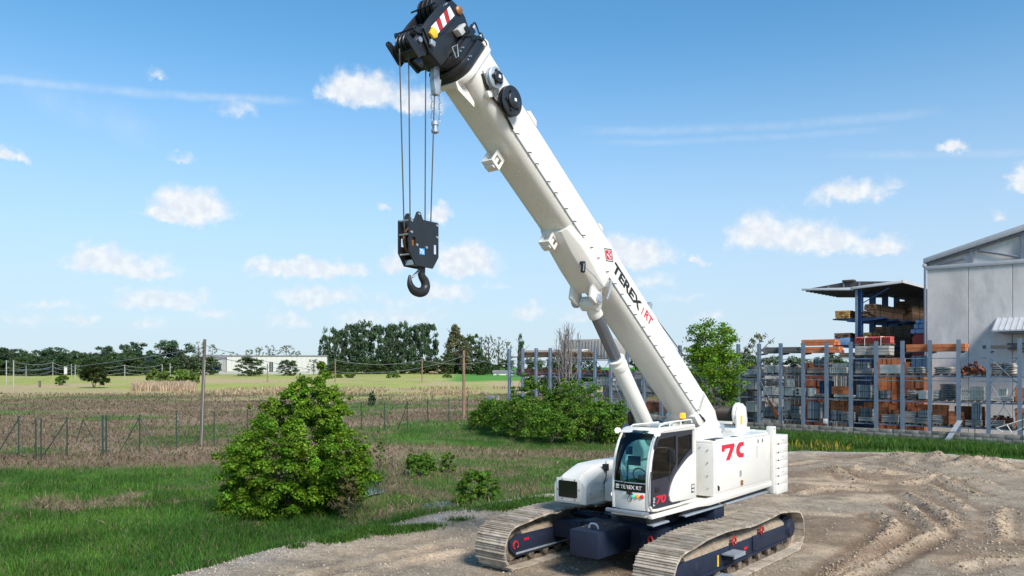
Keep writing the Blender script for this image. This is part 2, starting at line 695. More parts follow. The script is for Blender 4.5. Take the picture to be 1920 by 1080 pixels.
# ------------------------------------------------------------------ the ground
YARD = [(-11, 10), (-9.2, 15.2), (-7.5, 17.8), (-6.95, 18.6), (-5.6, 21.0), (-4.4, 22.3), (-3.7, 23.1), (-3.0, 24.0), (-2.4, 25.0), (-0.9, 26.8),
        (0.4, 28.2), (1.6, 29.0), (4, 31.5), (8, 37.5), (13, 42.6), (15.1, 43.6), (17, 42.9), (19, 43.2), (21, 42.9), (22.5, 42.3), (23.5, 41.2),
        (25.2, 39.6), (29, 37.5), (36, 33), (46, 20), (46, -30), (-16, -30)]
RIDGES = [[G(1530, 1100), G(1551, 1080), G(1600, 1047), G(1640, 1022), G(1672, 996), G(1676, 978), G(1642, 966)],
          [G(1560, 1100), G(1591, 1080), G(1702, 1020), G(1754, 999), G(1750, 985), G(1733, 972), G(1696, 945)],
          [G(1742, 912), G(1775, 930), G(1808, 951)], [G(1878, 951), G(1870, 980), G(1878, 1010)],
          [G(1666, 870), G(1750, 888), G(1854, 906)], [G(1545, 880), G(1600, 900), G(1655, 905)], [G(1700, 925), G(1770, 960), G(1785, 985)],
          [G(1500, 925), G(1560, 912), G(1640, 918)], [G(1800, 1060), G(1860, 1045), G(1930, 1052)], [G(1690, 905), G(1760, 903), G(1830, 925)],
          [G(640, 1078), G(760, 1050), G(860, 1030)], [G(560, 1078), G(720, 1040), G(850, 1010)],
          [G(1780, 862), G(1850, 880), G(1925, 890)], [G(1480, 870), G(1530, 862), G(1610, 868)]]
MOUNDS = [(*G(1745, 866), 1.6, .26), (*G(1800, 874), 1.6, .22), (*G(1690, 862), 1.5, .16), (*G(1590, 884), 1.0, .24), (*G(1530, 846), 1.0, .14),
          (*G(1880, 880), 1.8, .28), (*G(1560, 890), .9, .2), (*G(1660, 890), 1.2, .18), (*G(1785, 905), 1.3, .2)]
BLOCK_WALL_A = np.array([-0.243 - 1.0, 76 + 0.9])   # the storage rack's base line
RK_DIR = np.array([1.2415, -1.0993]) / 1.6582
RK_AWAY = np.array([1.0993, 1.2415]) / 1.6582


def yard_sd(x, y):
    d = seg_dist(x, y, YARD, True)
    return np.where(inside(x, y, YARD), d, -d)


def terrain(x, y, sd=None):
    x, y = np.asarray(x, float), np.asarray(y, float)
    sd = yard_sd(x, y) if sd is None else sd
    yard = sstep(sd, -0.15, 0.5)
    h = 1.8 * sstep(y, 150, 350)
    # rolling meadow and the shallow ditch beyond the yard's edge
    out = 0.22 * (fbm(x / 6 + 40, y / 6, 3, 5) - .5) + .10 * (fbm(x / 1.3, y / 1.3, 3, 9) - .5)
    dip = -0.42 * sstep(-sd, 0.0, 1.6) * (1 - sstep(-sd, 9, 22)) * (1 - sstep(x, 6, 12)) - .46 * sstep(-sd, .3, 2.6) * sstep(x, 9, 13) * (1 - sstep(y, 62, 70))
    h = h + (1 - yard) * (out * (1 - sstep(y, 100, 160)) + dip)
    # rough worked soil of the yard
    soil = 0.07 * (fbm(x / 2.6, y / 2.6, 3, 21) - .5) + 0.06 * (fbm(x / .45, y / .45, 3, 33) - .5) + .035 * (fbm(x / .2, y / .2, 2, 35) - .5)
    flat = np.exp(-(((x - 3.3) / 4.5) ** 2 + ((y - 19.3) / 4.5) ** 2))
    soil = soil * (1 - 0.75 * flat) - 0.02
    for i, rd in enumerate(RIDGES):
        d = seg_dist(x, y, rd)
        a = 0.13 if i < 2 else (0.085 if i < 10 else 0.04)
        br = .6 + .8 * vnoise(x * 1.3, y * 1.3, 50 + i)
        soil = soil + a * br * np.exp(-(d / .15) ** 2) * (.7 + .6 * vnoise(x * 4, y * 4, 60 + i)) - .55 * a * np.exp(-((d - .42) / .2) ** 2)
    for (mx, my, r, a) in MOUNDS:
        soil = soil + a * np.exp(-(np.hypot(x - mx, y - my) / r) ** 2) * (.2 + 1.6 * fbm(x / .6, y / .6, 3, 77))
    rim = 0.13 * np.exp(-((sd - .45) / .45) ** 2) * (.4 + 1.1 * vnoise(x / 1.1, y / 1.1, 3)) * (1 - sstep(x, 3, 14) * .5)
    return h + yard * (soil + rim)


def greenness(x, y):
    """how green (1) or dry (0) the meadow is at a place"""
    n = fbm(x / 5.5 + 9, y / 7 + 3, 4, 11)
    n2 = fbm(x / 1.7, y / 1.7, 3, 15)
    g = np.full(x.shape, 0.0)
    edge = 36.5 + 2.5 * (fbm(x / 4, y / 9, 2, 19) - .5) + .12 * np.clip(x + 24, 0, 14)
    left = (1 - sstep(y, edge - 1.5, edge + 1.5)) * (1 - sstep(x, -6.5, -4.0 + (30 - y) * .15))
    brown = sstep(n * .55 + n2 * .45, .52, .62) * .85 * sstep(-x, 4, 8)
    g = np.maximum(g, left * (1 - brown))
    ditch = (1 - sstep(y, 24.5, 26.5)) * (1 - sstep(x, -2.2, -.5))
    g = np.maximum(g, ditch)
    # between the big bush and the crane: dry with green tufts
    mid = sstep(x, -7, -4) * (1 - sstep(x, 8, 11)) * sstep(y, 24, 27) * (1 - sstep(y, 43, 48))
    g = np.maximum(g, mid * (.25 + .75 * sstep(n2 * .5 + n * .5, .5, .62) * (.65 + .35 * sstep(x, 1, 4))))
    patch = sstep(x, -10.5, -7.5) * sstep(y, 46, 50) * (1 - sstep(y, 66, 72)) * (1 - sstep(x, 12, 16))
    g = np.maximum(g, patch * (.75 + .25 * sstep(n2, .4, .6)))
    g = np.maximum(g, sstep(x, 9, 12) * sstep(y, 34, 36) * (1 - sstep(y, 75, 80)))
    # dry fallow field with green drifts running across it
    drift = sstep(fbm(x / 9 + 2, y / 8, 4, 41), .48, .66) * .75
    far = sstep(y, 40, 44) * (1 - sstep(x, -9, -7) * (y < 72))
    g = np.where(far > .5, np.maximum(g, drift * far), g)
    return np.clip(g, 0, 1)


C_LUSH, C_LUSH2, C_DRY, C_DRY2 = np.array([.046, .115, .016]), np.array([.088, .185, .026]), np.array([.215, .148, .096]), np.array([.30, .218, .14])
C_SUNBAND, C_YEL, C_CROP = np.array([.43, .33, .18]), np.array([.34, .36, .10]), np.array([.10, .27, .045])
C_GRAV, C_TAN, C_BROWN, C_GREY = np.array([.46, .365, .262]), np.array([.51, .385, .265]), np.array([.20, .135, .088]), np.array([.31, .25, .185])


def meadow_col(x, y):
    g = greenness(x, y)[..., None]
    n = fbm(x / 2.5, y / 2.5, 3, 61)[..., None]
    n2 = fbm(x / 9 + 5, y / 5, 3, 63)[..., None]
    lush = C_LUSH + (C_LUSH2 - C_LUSH) * sstep(n, .35, .7)
    dry = C_DRY + (C_DRY2 - C_DRY) * sstep(n2, .4, .75)
    c = dry * (1 - g) + lush * g
    Y = y[..., None] + 60 * (fbm(x / 26, y / 22, 4, 71)[..., None] - .5)
    X = x[..., None]
    # beyond the fallow: pale dry strip, then yellow-green rough grass, coloured to look sunlit
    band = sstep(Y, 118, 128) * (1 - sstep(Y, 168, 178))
    bandc = C_SUNBAND * sstep(n2, .25, .55) + C_YEL * (1 - sstep(n2, .25, .55))
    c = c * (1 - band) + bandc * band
    rough = sstep(Y, 160, 176)
    rc = C_YEL * (.75 + .5 * n)
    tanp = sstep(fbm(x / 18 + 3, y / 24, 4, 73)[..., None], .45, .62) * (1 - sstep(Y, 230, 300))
    rc = rc + (C_SUNBAND * 1.05 - rc) * tanp
    c = c * (1 - rough) + rc * rough
    crop = sstep(Y, 225, 240) * sstep(X / np.maximum(Y, 1), -.085, -.06)
    c = c * (1 - crop) + C_CROP * crop
    return c


def yard_col(x, y, sd):
    n = fbm(x / 1.6, y / 1.1, 4, 81)[..., None]
    n2 = fbm(x / 3.6 + 7, y / 2.6, 4, 83)[..., None]
    n3 = fbm(x / .7, y / .7, 3, 85)[..., None]
    c = C_GRAV + (C_TAN - C_GRAV) * sstep(n, .35, .65)
    c = c + (C_GREY - c) * sstep(n2, .50, .62) * .85
    br = sstep(n2 * .6 + n * .4, .52, .36)
    right = sstep(x, 5, 8)[..., None]
    br = (1 - sstep(n2 * .6 + n * .4, .38, .56)) * (.35 + .6 * right)
    c = c + (C_BROWN - c) * br * .8
    # damp brown soil churned up by the tracks
    for (mx, my, rx, ry, a) in ((1.6, 16.4, 2.6, 1.0, .85), (4.5, 15.6, 3.0, 1.2, .8), (3.2, 19.0, 1.8, 3.0, .6), (6.5, 17.2, 2.2, .8, .4)):
        w = np.exp(-(((x - mx) / rx) ** 2 + ((y - my) / ry) ** 2))[..., None] * (.4 + .9 * n3)
        c = c + (C_BROWN * .85 - c) * np.clip(w * a, 0, 1)
    for i, rd in enumerate(RIDGES):  # tan crests, brown grooves: the relief's light and shade painted into the colour
        d = seg_dist(x, y, rd)[..., None]
        k = (.85 if i < 2 else .6) if i != 10 and i != 11 else .25
        c = c + (C_TAN * 1.05 - c) * np.exp(-(d / .22) ** 2) * k
        c = c + (C_BROWN - c) * np.exp(-((d - .48) / .17) ** 2) * k
    pale = np.exp(-((sd - .5) / .6) ** 2)[..., None] * (.4 + .7 * n3)
    c = c + (np.array([.42, .385, .345]) - c) * np.clip(pale, 0, 1) * .8
    n4 = fbm(x / .28, y / .28, 2, 87)[..., None]
    return c * (.62 + .46 * n3 + .30 * n4)


def grow(a, b, step, fac, cap):
    out = [a]
    while out[-1] < b:
        out.append(out[-1] + step)
        step = min(step * fac, cap)
    return out


def build_ground():
    xr = np.arange(-13, 31, .11)
    xs = np.concatenate([-np.array(grow(13, 2600, .2, 1.09, 400))[::-1][:-1], xr[xr > -13 + .01] - .0, np.array(grow(31, 2600, .2, 1.09, 400))])
    yr = np.concatenate([np.arange(13, 34, .09), np.arange(34, 50, .14)])
    ys = np.concatenate([13 - np.array(grow(0, 120, .25, 1.2, 20))[::-1][:-1], yr, np.array(grow(50, 4200, .16, 1.035, 300))])
    X, Y = np.meshgrid(xs, ys)
    sd = yard_sd(X, Y)
    Z = terrain(X, Y, sd)
    edge = sstep(sd + .35 * (fbm(X / .6, Y / .6, 3, 91) - .5), -.12, .22)[..., None]
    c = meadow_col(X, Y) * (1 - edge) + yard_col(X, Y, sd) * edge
    V = np.stack([X, Y, Z], -1).reshape(-1, 3)
    c = c.reshape(-1, 3)
    ny, nx = X.shape
    idx = np.arange(ny * nx).reshape(ny, nx)
    F = np.stack([idx[:-1, :-1], idx[:-1, 1:], idx[1:, 1:], idx[1:, :-1]], -1).reshape(-1, 4)
    cx, cy = X[:-1, :-1].ravel(), Y[:-1, :-1].ravel()
    fsd = sd[:-1, :-1].ravel()
    kinds = np.where(fsd > -.1, 0, np.where((cy > 232) & (cx / np.maximum(cy, 1) > -.07) & (cy < 420) & (cx < 10), 2, 1))

    m = bpy.data.materials.new('soil_and_turf')
    m.use_nodes = True
    nt = m.node_tree
    b = nt.nodes['Principled BSDF']
    b.inputs['Roughness'].default_value = 0.95
    b.inputs['Specular IOR Level'].default_value = 0.15
    at = nt.nodes.new('ShaderNodeAttribute')
    at.attribute_name = 'tint'
    tcn = nt.nodes.new('ShaderNodeTexCoord')
    fac = None
    for s, lo, hi in ((7.0, .72, 1.28), (24.0, .55, 1.45)):
        n = nt.nodes.new('ShaderNodeTexNoise')
        n.inputs['Scale'].default_value = s
        n.inputs['Detail'].default_value = 5
        n.inputs['Roughness'].default_value = 0.7
        nt.links.new(tcn.outputs['Object'], n.inputs['Vector'])
        mr = nt.nodes.new('ShaderNodeMapRange')
        mr.inputs['From Min'].default_value = .3
        mr.inputs['From Max'].default_value = .7
        mr.inputs['To Min'].default_value = lo
        mr.inputs['To Max'].default_value = hi
        nt.links.new(n.outputs['Fac'], mr.inputs['Value'])
        if fac is None:
            fac = mr.outputs['Result']
        else:
            q = nt.nodes.new('ShaderNodeMath')
            q.operation = 'MULTIPLY'
            nt.links.new(fac, q.inputs[0])
            nt.links.new(mr.outputs['Result'], q.inputs[1])
            fac = q.outputs[0]
        last = n
    sc_ = nt.nodes.new('ShaderNodeVectorMath')
    sc_.operation = 'SCALE'
    nt.links.new(at.outputs['Color'], sc_.inputs[0])
    nt.links.new(fac, sc_.inputs['Scale'])
    nt.links.new(sc_.outputs[0], b.inputs['Base Color'])
    bp = nt.nodes.new('ShaderNodeBump')
    bp.inputs['Strength'].default_value = 0.9
    bp.inputs['Distance'].default_value = 0.05
    nt.links.new(last.outputs['Fac'], bp.inputs['Height'])
    nt.links.new(bp.outputs[0], b.inputs['Normal'])
    for k, nm in ((0, 'gravel_yard'), (1, 'meadow'), (2, 'crop_field')):
        f = F[kinds == k]
        used, inv = np.unique(f, return_inverse=True)
        me = np_mesh(nm, V[used], inv.reshape(-1, 4), m, c[used], smooth=True)
        tag(link(nm, me), kind='structure')


build_ground()

# small pools of rain water in the dip
m_water = noise_mat('pool_water', (.05, .045, .035), rough=.12, var=.3, scale=6, spec=.6)
for (px, py, w, d) in ((690, 921, .75, 1.1), (826, 944, .65, 1.1)):
    x0, y0 = G(px, py, -.35)
    z = float(terrain(np.array([x0]), np.array([y0]))[0])
    pts = []
    for k in range(22):
        a = 2 * math.pi * k / 22
        r = .7 + .5 * float(vnoise(np.array([math.cos(a) * 1.7 + px]), np.array([math.sin(a) * 1.7]), 4)[0])
        pts.append((x0 + w * r * math.cos(a), y0 + d * r * math.sin(a)))
    mb = MB()
    mb.bm.faces.new([mb.bm.verts.new((p[0], p[1], z + .07)) for p in pts])
    tag(mb.obj('puddle', m_water, smooth=0), kind='structure')


# ------------------------------------------------------------------ grass, straw and stones
m_blade = leaf_mat('grass_blade', (.05, .1, .02), var=.45, trans=.3, attr='tint')


def in_view(x, y, margin=2.0):
    return (np.abs(x) < .66 * y + margin)


def blades(name, x, y, hmin, hmax, w, col, lean=.45, jit=.25, tipped=None):
    n = len(x)
    if n == 0: return
    z = terrain(x, y) - .02
    h = RNG.uniform(hmin, hmax, n)
    a = RNG.uniform(0, 2 * np.pi, n)
    la = RNG.uniform(0, 2 * np.pi, n)
    ll = h * RNG.uniform(0, lean, n) * 1.6
    dx, dy = np.cos(a) * w * RNG.uniform(.6, 1.4, n) / 2, np.sin(a) * w * RNG.uniform(.6, 1.4, n) / 2
    b = np.stack([x, y, z], -1)
    side = np.stack([dx, dy, np.zeros(n)], -1)
    mid = b + np.stack([np.cos(la) * ll * .3, np.sin(la) * ll * .3, h * .6], -1)
    tip = b + np.stack([np.cos(la) * ll, np.sin(la) * ll, h], -1)
    V = np.stack([b - side, b + side, mid + side * .75, mid - side * .75, tip], 1).reshape(-1, 3)
    base = np.arange(n)[:, None] * 5
    F = np.concatenate([base + np.array([[0, 1, 2]]), base + np.array([[0, 2, 3]]), base + np.array([[3, 2, 4]])], 0)
    c = col * RNG.uniform(1 - jit, 1 + jit, (n, 1))
    C = np.repeat(c, 5, 0)
    if tipped is not None:
        C = C.reshape(-1, 5, 3)
        C[:, 2:, :] = np.where(tipped[:, None, None], np.array([.60, .46, .03]), C[:, 2:, :])
        C = C.reshape(-1, 3)
    me = np_mesh(name, V, F, m_blade, C)
    tag(link(name, me), kind='stuff')


def scatter(n, y0, y1, xlim=None, power=1.0):
    """random places in view, denser nearer to the camera"""
    u = RNG.uniform(0, 1, n)
    y = y0 * (y1 / y0) ** (u ** power)
    x = RNG.uniform(-.66, .66, n) * y + RNG.uniform(-1, 1, n)
    if xlim is not None:
        k = (x > xlim[0]) & (x < xlim[1])
        x, y = x[k], y[k]
    return x, y


x, y = scatter(520000, 15, 62)
sd = yard_sd(x, y)
g = greenness(x, y)
k = (sd < .1) & (RNG.uniform(0, 1, len(x)) < g * (.35 + .75 * fbm(x / .5, y / .5, 2, 101)))
x, y = x[k], y[k]
g = greenness(x, y)
cl = np.where((RNG.uniform(0, 1, len(x)) < sstep(fbm(x / 2.2, y / 2.2, 3, 103), .4, .7))[:, None], C_LUSH2 * 1.05, C_LUSH * 1.15)
tall = .35 + 1.35 * fbm(x / 1.1, y / 1.1, 2, 105)
cl = cl * (.55 + .95 * fbm(x / 1.6 + 4, y / 1.6, 3, 107))[:, None]
dark = RNG.uniform(0, 1, len(x)) < .05
cl[dark] = C_DRY
blades('meadow_grass', x, y, .08 * tall, .27 * tall, .017, cl, lean=.6)

x, y = scatter(210000, 20, 140)
sd = yard_sd(x, y)
g = greenness(x, y)
k = (sd < -.3) & (RNG.uniform(0, 1, len(x)) < (1 - g) * .9 * (.2 + fbm(x / 1.1, y / 1.1, 2, 111)))
x, y = x[k], y[k]
cl = np.where((RNG.uniform(0, 1, len(x)) < .3)[:, None], C_DRY2, C_DRY) 
br = RNG.uniform(0, 1, len(x)) < .30
cl[br] = np.array([.095, .115, .035])
blades('dry_grass', x, y, .06 + .0004 * y, .24 + .0010 * y, .014 + .0007 * y, cl, lean=1.5)

# drifts of green in the fallow field
x, y = scatter(60000, 42, 135)
k = (yard_sd(x, y) < -.3) & (RNG.uniform(0, 1, len(x)) < greenness(x, y) * .8) & (y > 60)
x, y = x[k], y[k]
blades('field_grass', x, y, .10, .32, .07, np.where((RNG.uniform(0, 1, len(x)) < .5)[:, None], C_LUSH2, C_LUSH * 1.4), lean=.6)

# pale reeds
n = 4200
y = RNG.uniform(150, 176, n)
x = (RNG.uniform(246, 368, n) - 960) / 1500 * y
k = vnoise(x / 3, y / 5, 7) > .28
x, y = x[k], y[k]
blades('reed_bed', x, y, .7, 1.9, .16, np.tile(np.array([.52, .39, .26]), (len(x), 1)), lean=.25)
n = 5000
x = RNG.uniform(-62, 2, n)
y = RNG.uniform(128, 172, n)
k = vnoise(x / 5, y / 9, 8) > .45
x, y = x[k], y[k]
blades('straw_grass', x, y, .2, .7, .2, np.tile(np.array([.42, .31, .19]), (len(x), 1)), lean=.3)

# verge in front of the block wall, with yellow flowers at its near end
n = 60000
t = RNG.uniform(15, 46, n)
dd = RNG.uniform(-6.2, -.95, n)
x = BLOCK_WALL_A[0] + RK_DIR[0] * t + RK_AWAY[0] * dd
y = BLOCK_WALL_A[1] + RK_DIR[1] * t + RK_AWAY[1] * dd
k = (yard_sd(x, y) < .25) & in_view(x, y)
x, y = x[k], y[k]
blades('verge_grass', x, y, .18, .75, .032, np.where((RNG.uniform(0, 1, len(x)) < .45)[:, None], C_LUSH2, C_LUSH * 1.1), lean=.45)
n = 700
cxy = [(*G(1500, 828), 2.2), (*G(1545, 832), 1.6), (*G(1612, 826), .9), (*G(1130, 795), 2.6), (*G(1080, 805), 2.5), (*G(1165, 800), 2.2)]
px_, py_ = [], []
for (cx, cy, r) in cxy:
    a, q = RNG.uniform(0, 6.283, n // 3), r * np.sqrt(RNG.uniform(0, 1, n // 3))
    px_.append(cx + q * np.cos(a))
    py_.append(cy + q * np.sin(a))
x, y = np.concatenate(px_), np.concatenate(py_)
blades('yellow_flowers', x, y, .3, .75, .05, np.tile(np.array([.085, .13, .03]), (len(x), 1)), lean=.5, tipped=RNG.uniform(0, 1, len(x)) < .26)

# weeds on the gravel at the edge of the yard
cl_x, cl_y = [], []
for (px, py, rx, ry, n) in ((720, 1000, 1.15, .35, 4200), (640, 1015, .5, .25, 1200), (790, 990, .5, .2, 900), (965, 950, 1.5, .5, 3600), (555, 1032, .18, .12, 220),
                            (610, 1020, .4, .2, 350), (1010, 940, .8, .4, 1300), (860, 975, .4, .2, 200)):
    cx, cy = G(px, py)
    cl_x.append(cx + RNG.normal(0, rx * .5, n))
    cl_y.append(cy + RNG.normal(0, ry * .5, n) + (cl_x[-1] - cx) * .55)
x, y = np.concatenate(cl_x), np.concatenate(cl_y)
blades('edge_weeds', x, y, .05, .2, .022, np.where((RNG.uniform(0, 1, len(x)) < .4)[:, None], C_LUSH2, C_LUSH * 1.1), lean=.6)

m_stone = noise_mat('gravel_stone', (.40, .34, .26), rough=.95, var=.25, scale=20, island=.35, spec=.2)


def stones(name, x, y, smin, smax):
    n = len(x)
    s = smin * (smax / smin) ** (RNG.uniform(0, 1, n) ** 2.2)
    z = terrain(x, y) + s * .12
    o = np.array([[1, 0, 0], [-1, 0, 0], [0, 1, 0], [0, -1, 0], [0, 0, 1], [0, 0, -1]], float)
    V = o[None] * (s[:, None, None] * .5) * RNG.uniform(.55, 1.2, (n, 6, 1)) + RNG.normal(0, .12, (n, 6, 3)) * s[:, None, None]
    V[:, :, 2] *= .75
    V = V + np.stack([x, y, z], -1)[:, None, :]
    f = np.array([[0, 2, 4], [2, 1, 4], [1, 3, 4], [3, 0, 4], [2, 0, 5], [1, 2, 5], [3, 1, 5], [0, 3, 5]])
    F = (np.arange(n)[:, None, None] * 6 + f[None]).reshape(-1, 3)
    tag(link(name, np_mesh(name, V.reshape(-1, 3), F, m_stone)), kind='stuff')


m_clod = noise_mat('soil_clod', (.33, .24, .165), rough=.95, var=.3, scale=14, island=.4, spec=.15)


def clods(n):
    X, Y = [], []
    for rd in RIDGES[:10]:
        for (ax, ay), (bx_, by_) in zip(rd[:-1], rd[1:]):
            m = int(n * math.hypot(bx_ - ax, by_ - ay))
            t = RNG.uniform(0, 1, m)
            X.append(ax + (bx_ - ax) * t + RNG.normal(0, .2, m))
            Y.append(ay + (by_ - ay) * t + RNG.normal(0, .2, m))
    for (mx, my, r, a) in MOUNDS:
        m = int(n * 4 * r)
        X.append(mx + RNG.normal(0, r * .6, m))
        Y.append(my + RNG.normal(0, r * .6, m))
    return np.concatenate(X), np.concatenate(Y)


x, y = clods(70)
m_keep = m_stone
m_stone = m_clod
stones('soil_clods', x, y, .025, .12)
m_stone = m_keep
x, y = scatter(110000, 14.5, 44)
sd = yard_sd(x, y)
k = (sd > .02) & (RNG.uniform(0, 1, len(x)) < np.clip(.20 + 1.5 * np.exp(-((sd - .35) / .5) ** 2) + .45 * sstep(fbm(x / 1.5, y / 1.5, 3, 121), .5, .65), 0, 1) * np.where(sd < 1, 1, .55))
x, y = x[k], y[k]
stones('gravel', x, y, .016, .095)

# ------------------------------------------------------------------ the crawler crane
m_white = noise_mat('crane_white_paint', (.76, .73, .665), rough=.34, var=.03, scale=1.5, coat=.25, dirt=(.63, .575, .485), dirt_amt=.17, dirt_scale=1.1)
m_navy = noise_mat('navy_paint', (.015, .022, .044), rough=.55, var=.15, scale=3, dirt=(.10, .085, .07), dirt_amt=.14, dirt_scale=3.5, spec=.3)
m_black = noise_mat('black_paint', (.014, .015, .018), rough=.38, var=.2, scale=4, dirt=(.05, .05, .05), dirt_amt=.15, coat=.2)
m_navy2 = noise_mat('door_navy', (.022, .025, .042), rough=.3, var=.05, coat=.3)
m_blackgl = noise_mat('black_gloss', (.006, .006, .007), rough=.15, var=.05, coat=.5)
m_rubber = noise_mat('rubber', (.012, .012, .012), rough=.6, var=.1)
m_steel = noise_mat('track_steel', (.46, .39, .31), rough=.7, metal=.0, var=.2, scale=5, dirt=(.24, .17, .11), dirt_amt=.42, dirt_scale=3.0, bump=.006, bscale=30, objvar=.2)
m_chain = noise_mat('track_chain', (.11, .085, .065), rough=.85, var=.3, scale=9, dirt=(.28, .22, .16), dirt_amt=.4, dirt_scale=5, bump=.02, bscale=20)
m_dirt = noise_mat('packed_dirt', (.33, .26, .19), rough=.95, var=.3, scale=9, bump=.05, bscale=26, dirt=(.2, .15, .1), dirt_amt=.3, dirt_scale=6)
m_galv = noise_mat('galvanised_steel', (.42, .47, .52), rough=.45, metal=.5, var=.12, scale=6)
m_chrome = noise_mat('cylinder_rod', (.22, .245, .29), rough=.28, metal=.8, var=.05)
m_rope = noise_mat('wire_rope', (.10, .095, .09), rough=.6, metal=.4, var=.3, scale=60)
m_ropedrum = noise_mat('wound_rope', (.065, .052, .045), rough=.6, metal=.4, var=.2, scale=20)
m_red = noise_mat('red_paint', (.42, .022, .02), rough=.4, var=.05)
m_decal = noise_mat('red_decal', (.66, .015, .045), rough=.4, var=.03)
m_blackdecal = noise_mat('black_decal', (.012, .012, .014), rough=.4, var=.03)
m_whitedecal = noise_mat('white_decal', (.82, .82, .82), rough=.4, var=.03)
m_yellow = noise_mat('yellow_label', (.8, .5, .03), rough=.45, var=.03)
m_bluedecal = noise_mat('blue_decal', (.04, .32, .72), rough=.4, var=.03)
m_hose = noise_mat('hose', (.015, .015, .016), rough=.5, var=.05)
m_rust = noise_mat('bronze_fitting', (.35, .16, .06), rough=.5, metal=.5, var=.2, scale=20)
m_glassF = glass_mat('cab_glass', (.42, .70, .72))
m_glassS = glass_mat('door_glass', (.34, .43, .45))
m_bolt = noise_mat('bolt_steel', (.55, .55, .55), rough=.3, metal=.8, var=.05)

CR = thing('crawler_crane', 'white telescopic crawler crane with raised boom standing on the gravel yard', 'crane', (3.287, 19.303, 0), R(-130))
CRM = Matrix.Translation((3.287, 19.303, 0)) @ Matrix.Rotation(R(-130), 4, 'Z')


def vplane(p, t):   # outline drawn in (u, z), thickness along v
    return (p[0], t, p[1])


def uplane(p, t):   # outline drawn in (v, z), thickness along u
    return (t, p[0], p[1])


LEFT_R, UPZ, FRONT_R = (-1, 0, 0), (0, 0, 1), (0, 1, 0)

# ---- tracks
TP = [(3.40, .44), (3.37, .66), (3.25, .87), (3.02, 1.0), (2.55, 1.06), (1.9, 1.13), (1.2, 1.15), (.5, 1.12), (-.2, 1.07), (-1.0, 1.08), (-1.75, 1.13), (-2.4, 1.08),
      (-3.0, .99), (-3.27, .82), (-3.38, .55), (-3.33, .25), (-3.12, .06), (-2.8, .015), (-1.5, .01), (0, .01), (1.5, .01), (2.85, .015), (3.15, .06), (3.33, .22)]
loop = catmull([(p[0], 0, p[1]) for p in TP], 12, closed=True)
cum = [0.0]
for a, b in zip(loop, loop[1:] + loop[:1]): cum.append(cum[-1] + (b - a).length)
NSH = 84


def at_len(s):
    s %= cum[-1]
    i = max(k for k in range(len(loop)) if cum[k] <= s)
    a, b = loop[i], loop[(i + 1) % len(loop)]
    t = (s - cum[i]) / max(cum[i + 1] - cum[i], 1e-6)
    return a.lerp(b, t), (b - a).normalized()


pitch = cum[-1] / NSH
mb = MB()   # a shoe: plate with overlapping lip and three grousers; x along the loop, y across, z outward
mb.prism([(-pitch * .50, -.032), (pitch * .45, -.032), (pitch * .52, -.014), (pitch * .52, -.008), (-pitch * .32, -.006), (-pitch * .38, .034), (-pitch * .48, .034)], -.45, .45)
for gx in (-.02, .32):
    mb.prism([(pitch * (gx - .055), -.006), (pitch * (gx + .055), -.006), (pitch * (gx + .03), .016), (pitch * (gx - .03), .016)], -.448, .448)
shoe_me = mb.mesh('track_shoe', m_steel, smooth=20)
mb = MB()
mb.prism([(-pitch * .50, -.032), (pitch * .45, -.032), (pitch * .52, -.014), (pitch * .52, -.008), (-pitch * .32, -.006), (-pitch * .38, .034), (-pitch * .48, .034)], -.45, .45)
for gx in (-.02, .32):
    mb.prism([(pitch * (gx - .055), -.006), (pitch * (gx + .055), -.006), (pitch * (gx + .03), .016), (pitch * (gx - .03), .016)], -.448, .448)
for yb in (-.13, -.06, .06, .13):
    mb.cyl((pitch * .14, yb, -.006), (pitch * .14, yb, .008), .018, seg=6)
shoe_me2 = mb.mesh('track_shoe', m_steel, smooth=20)

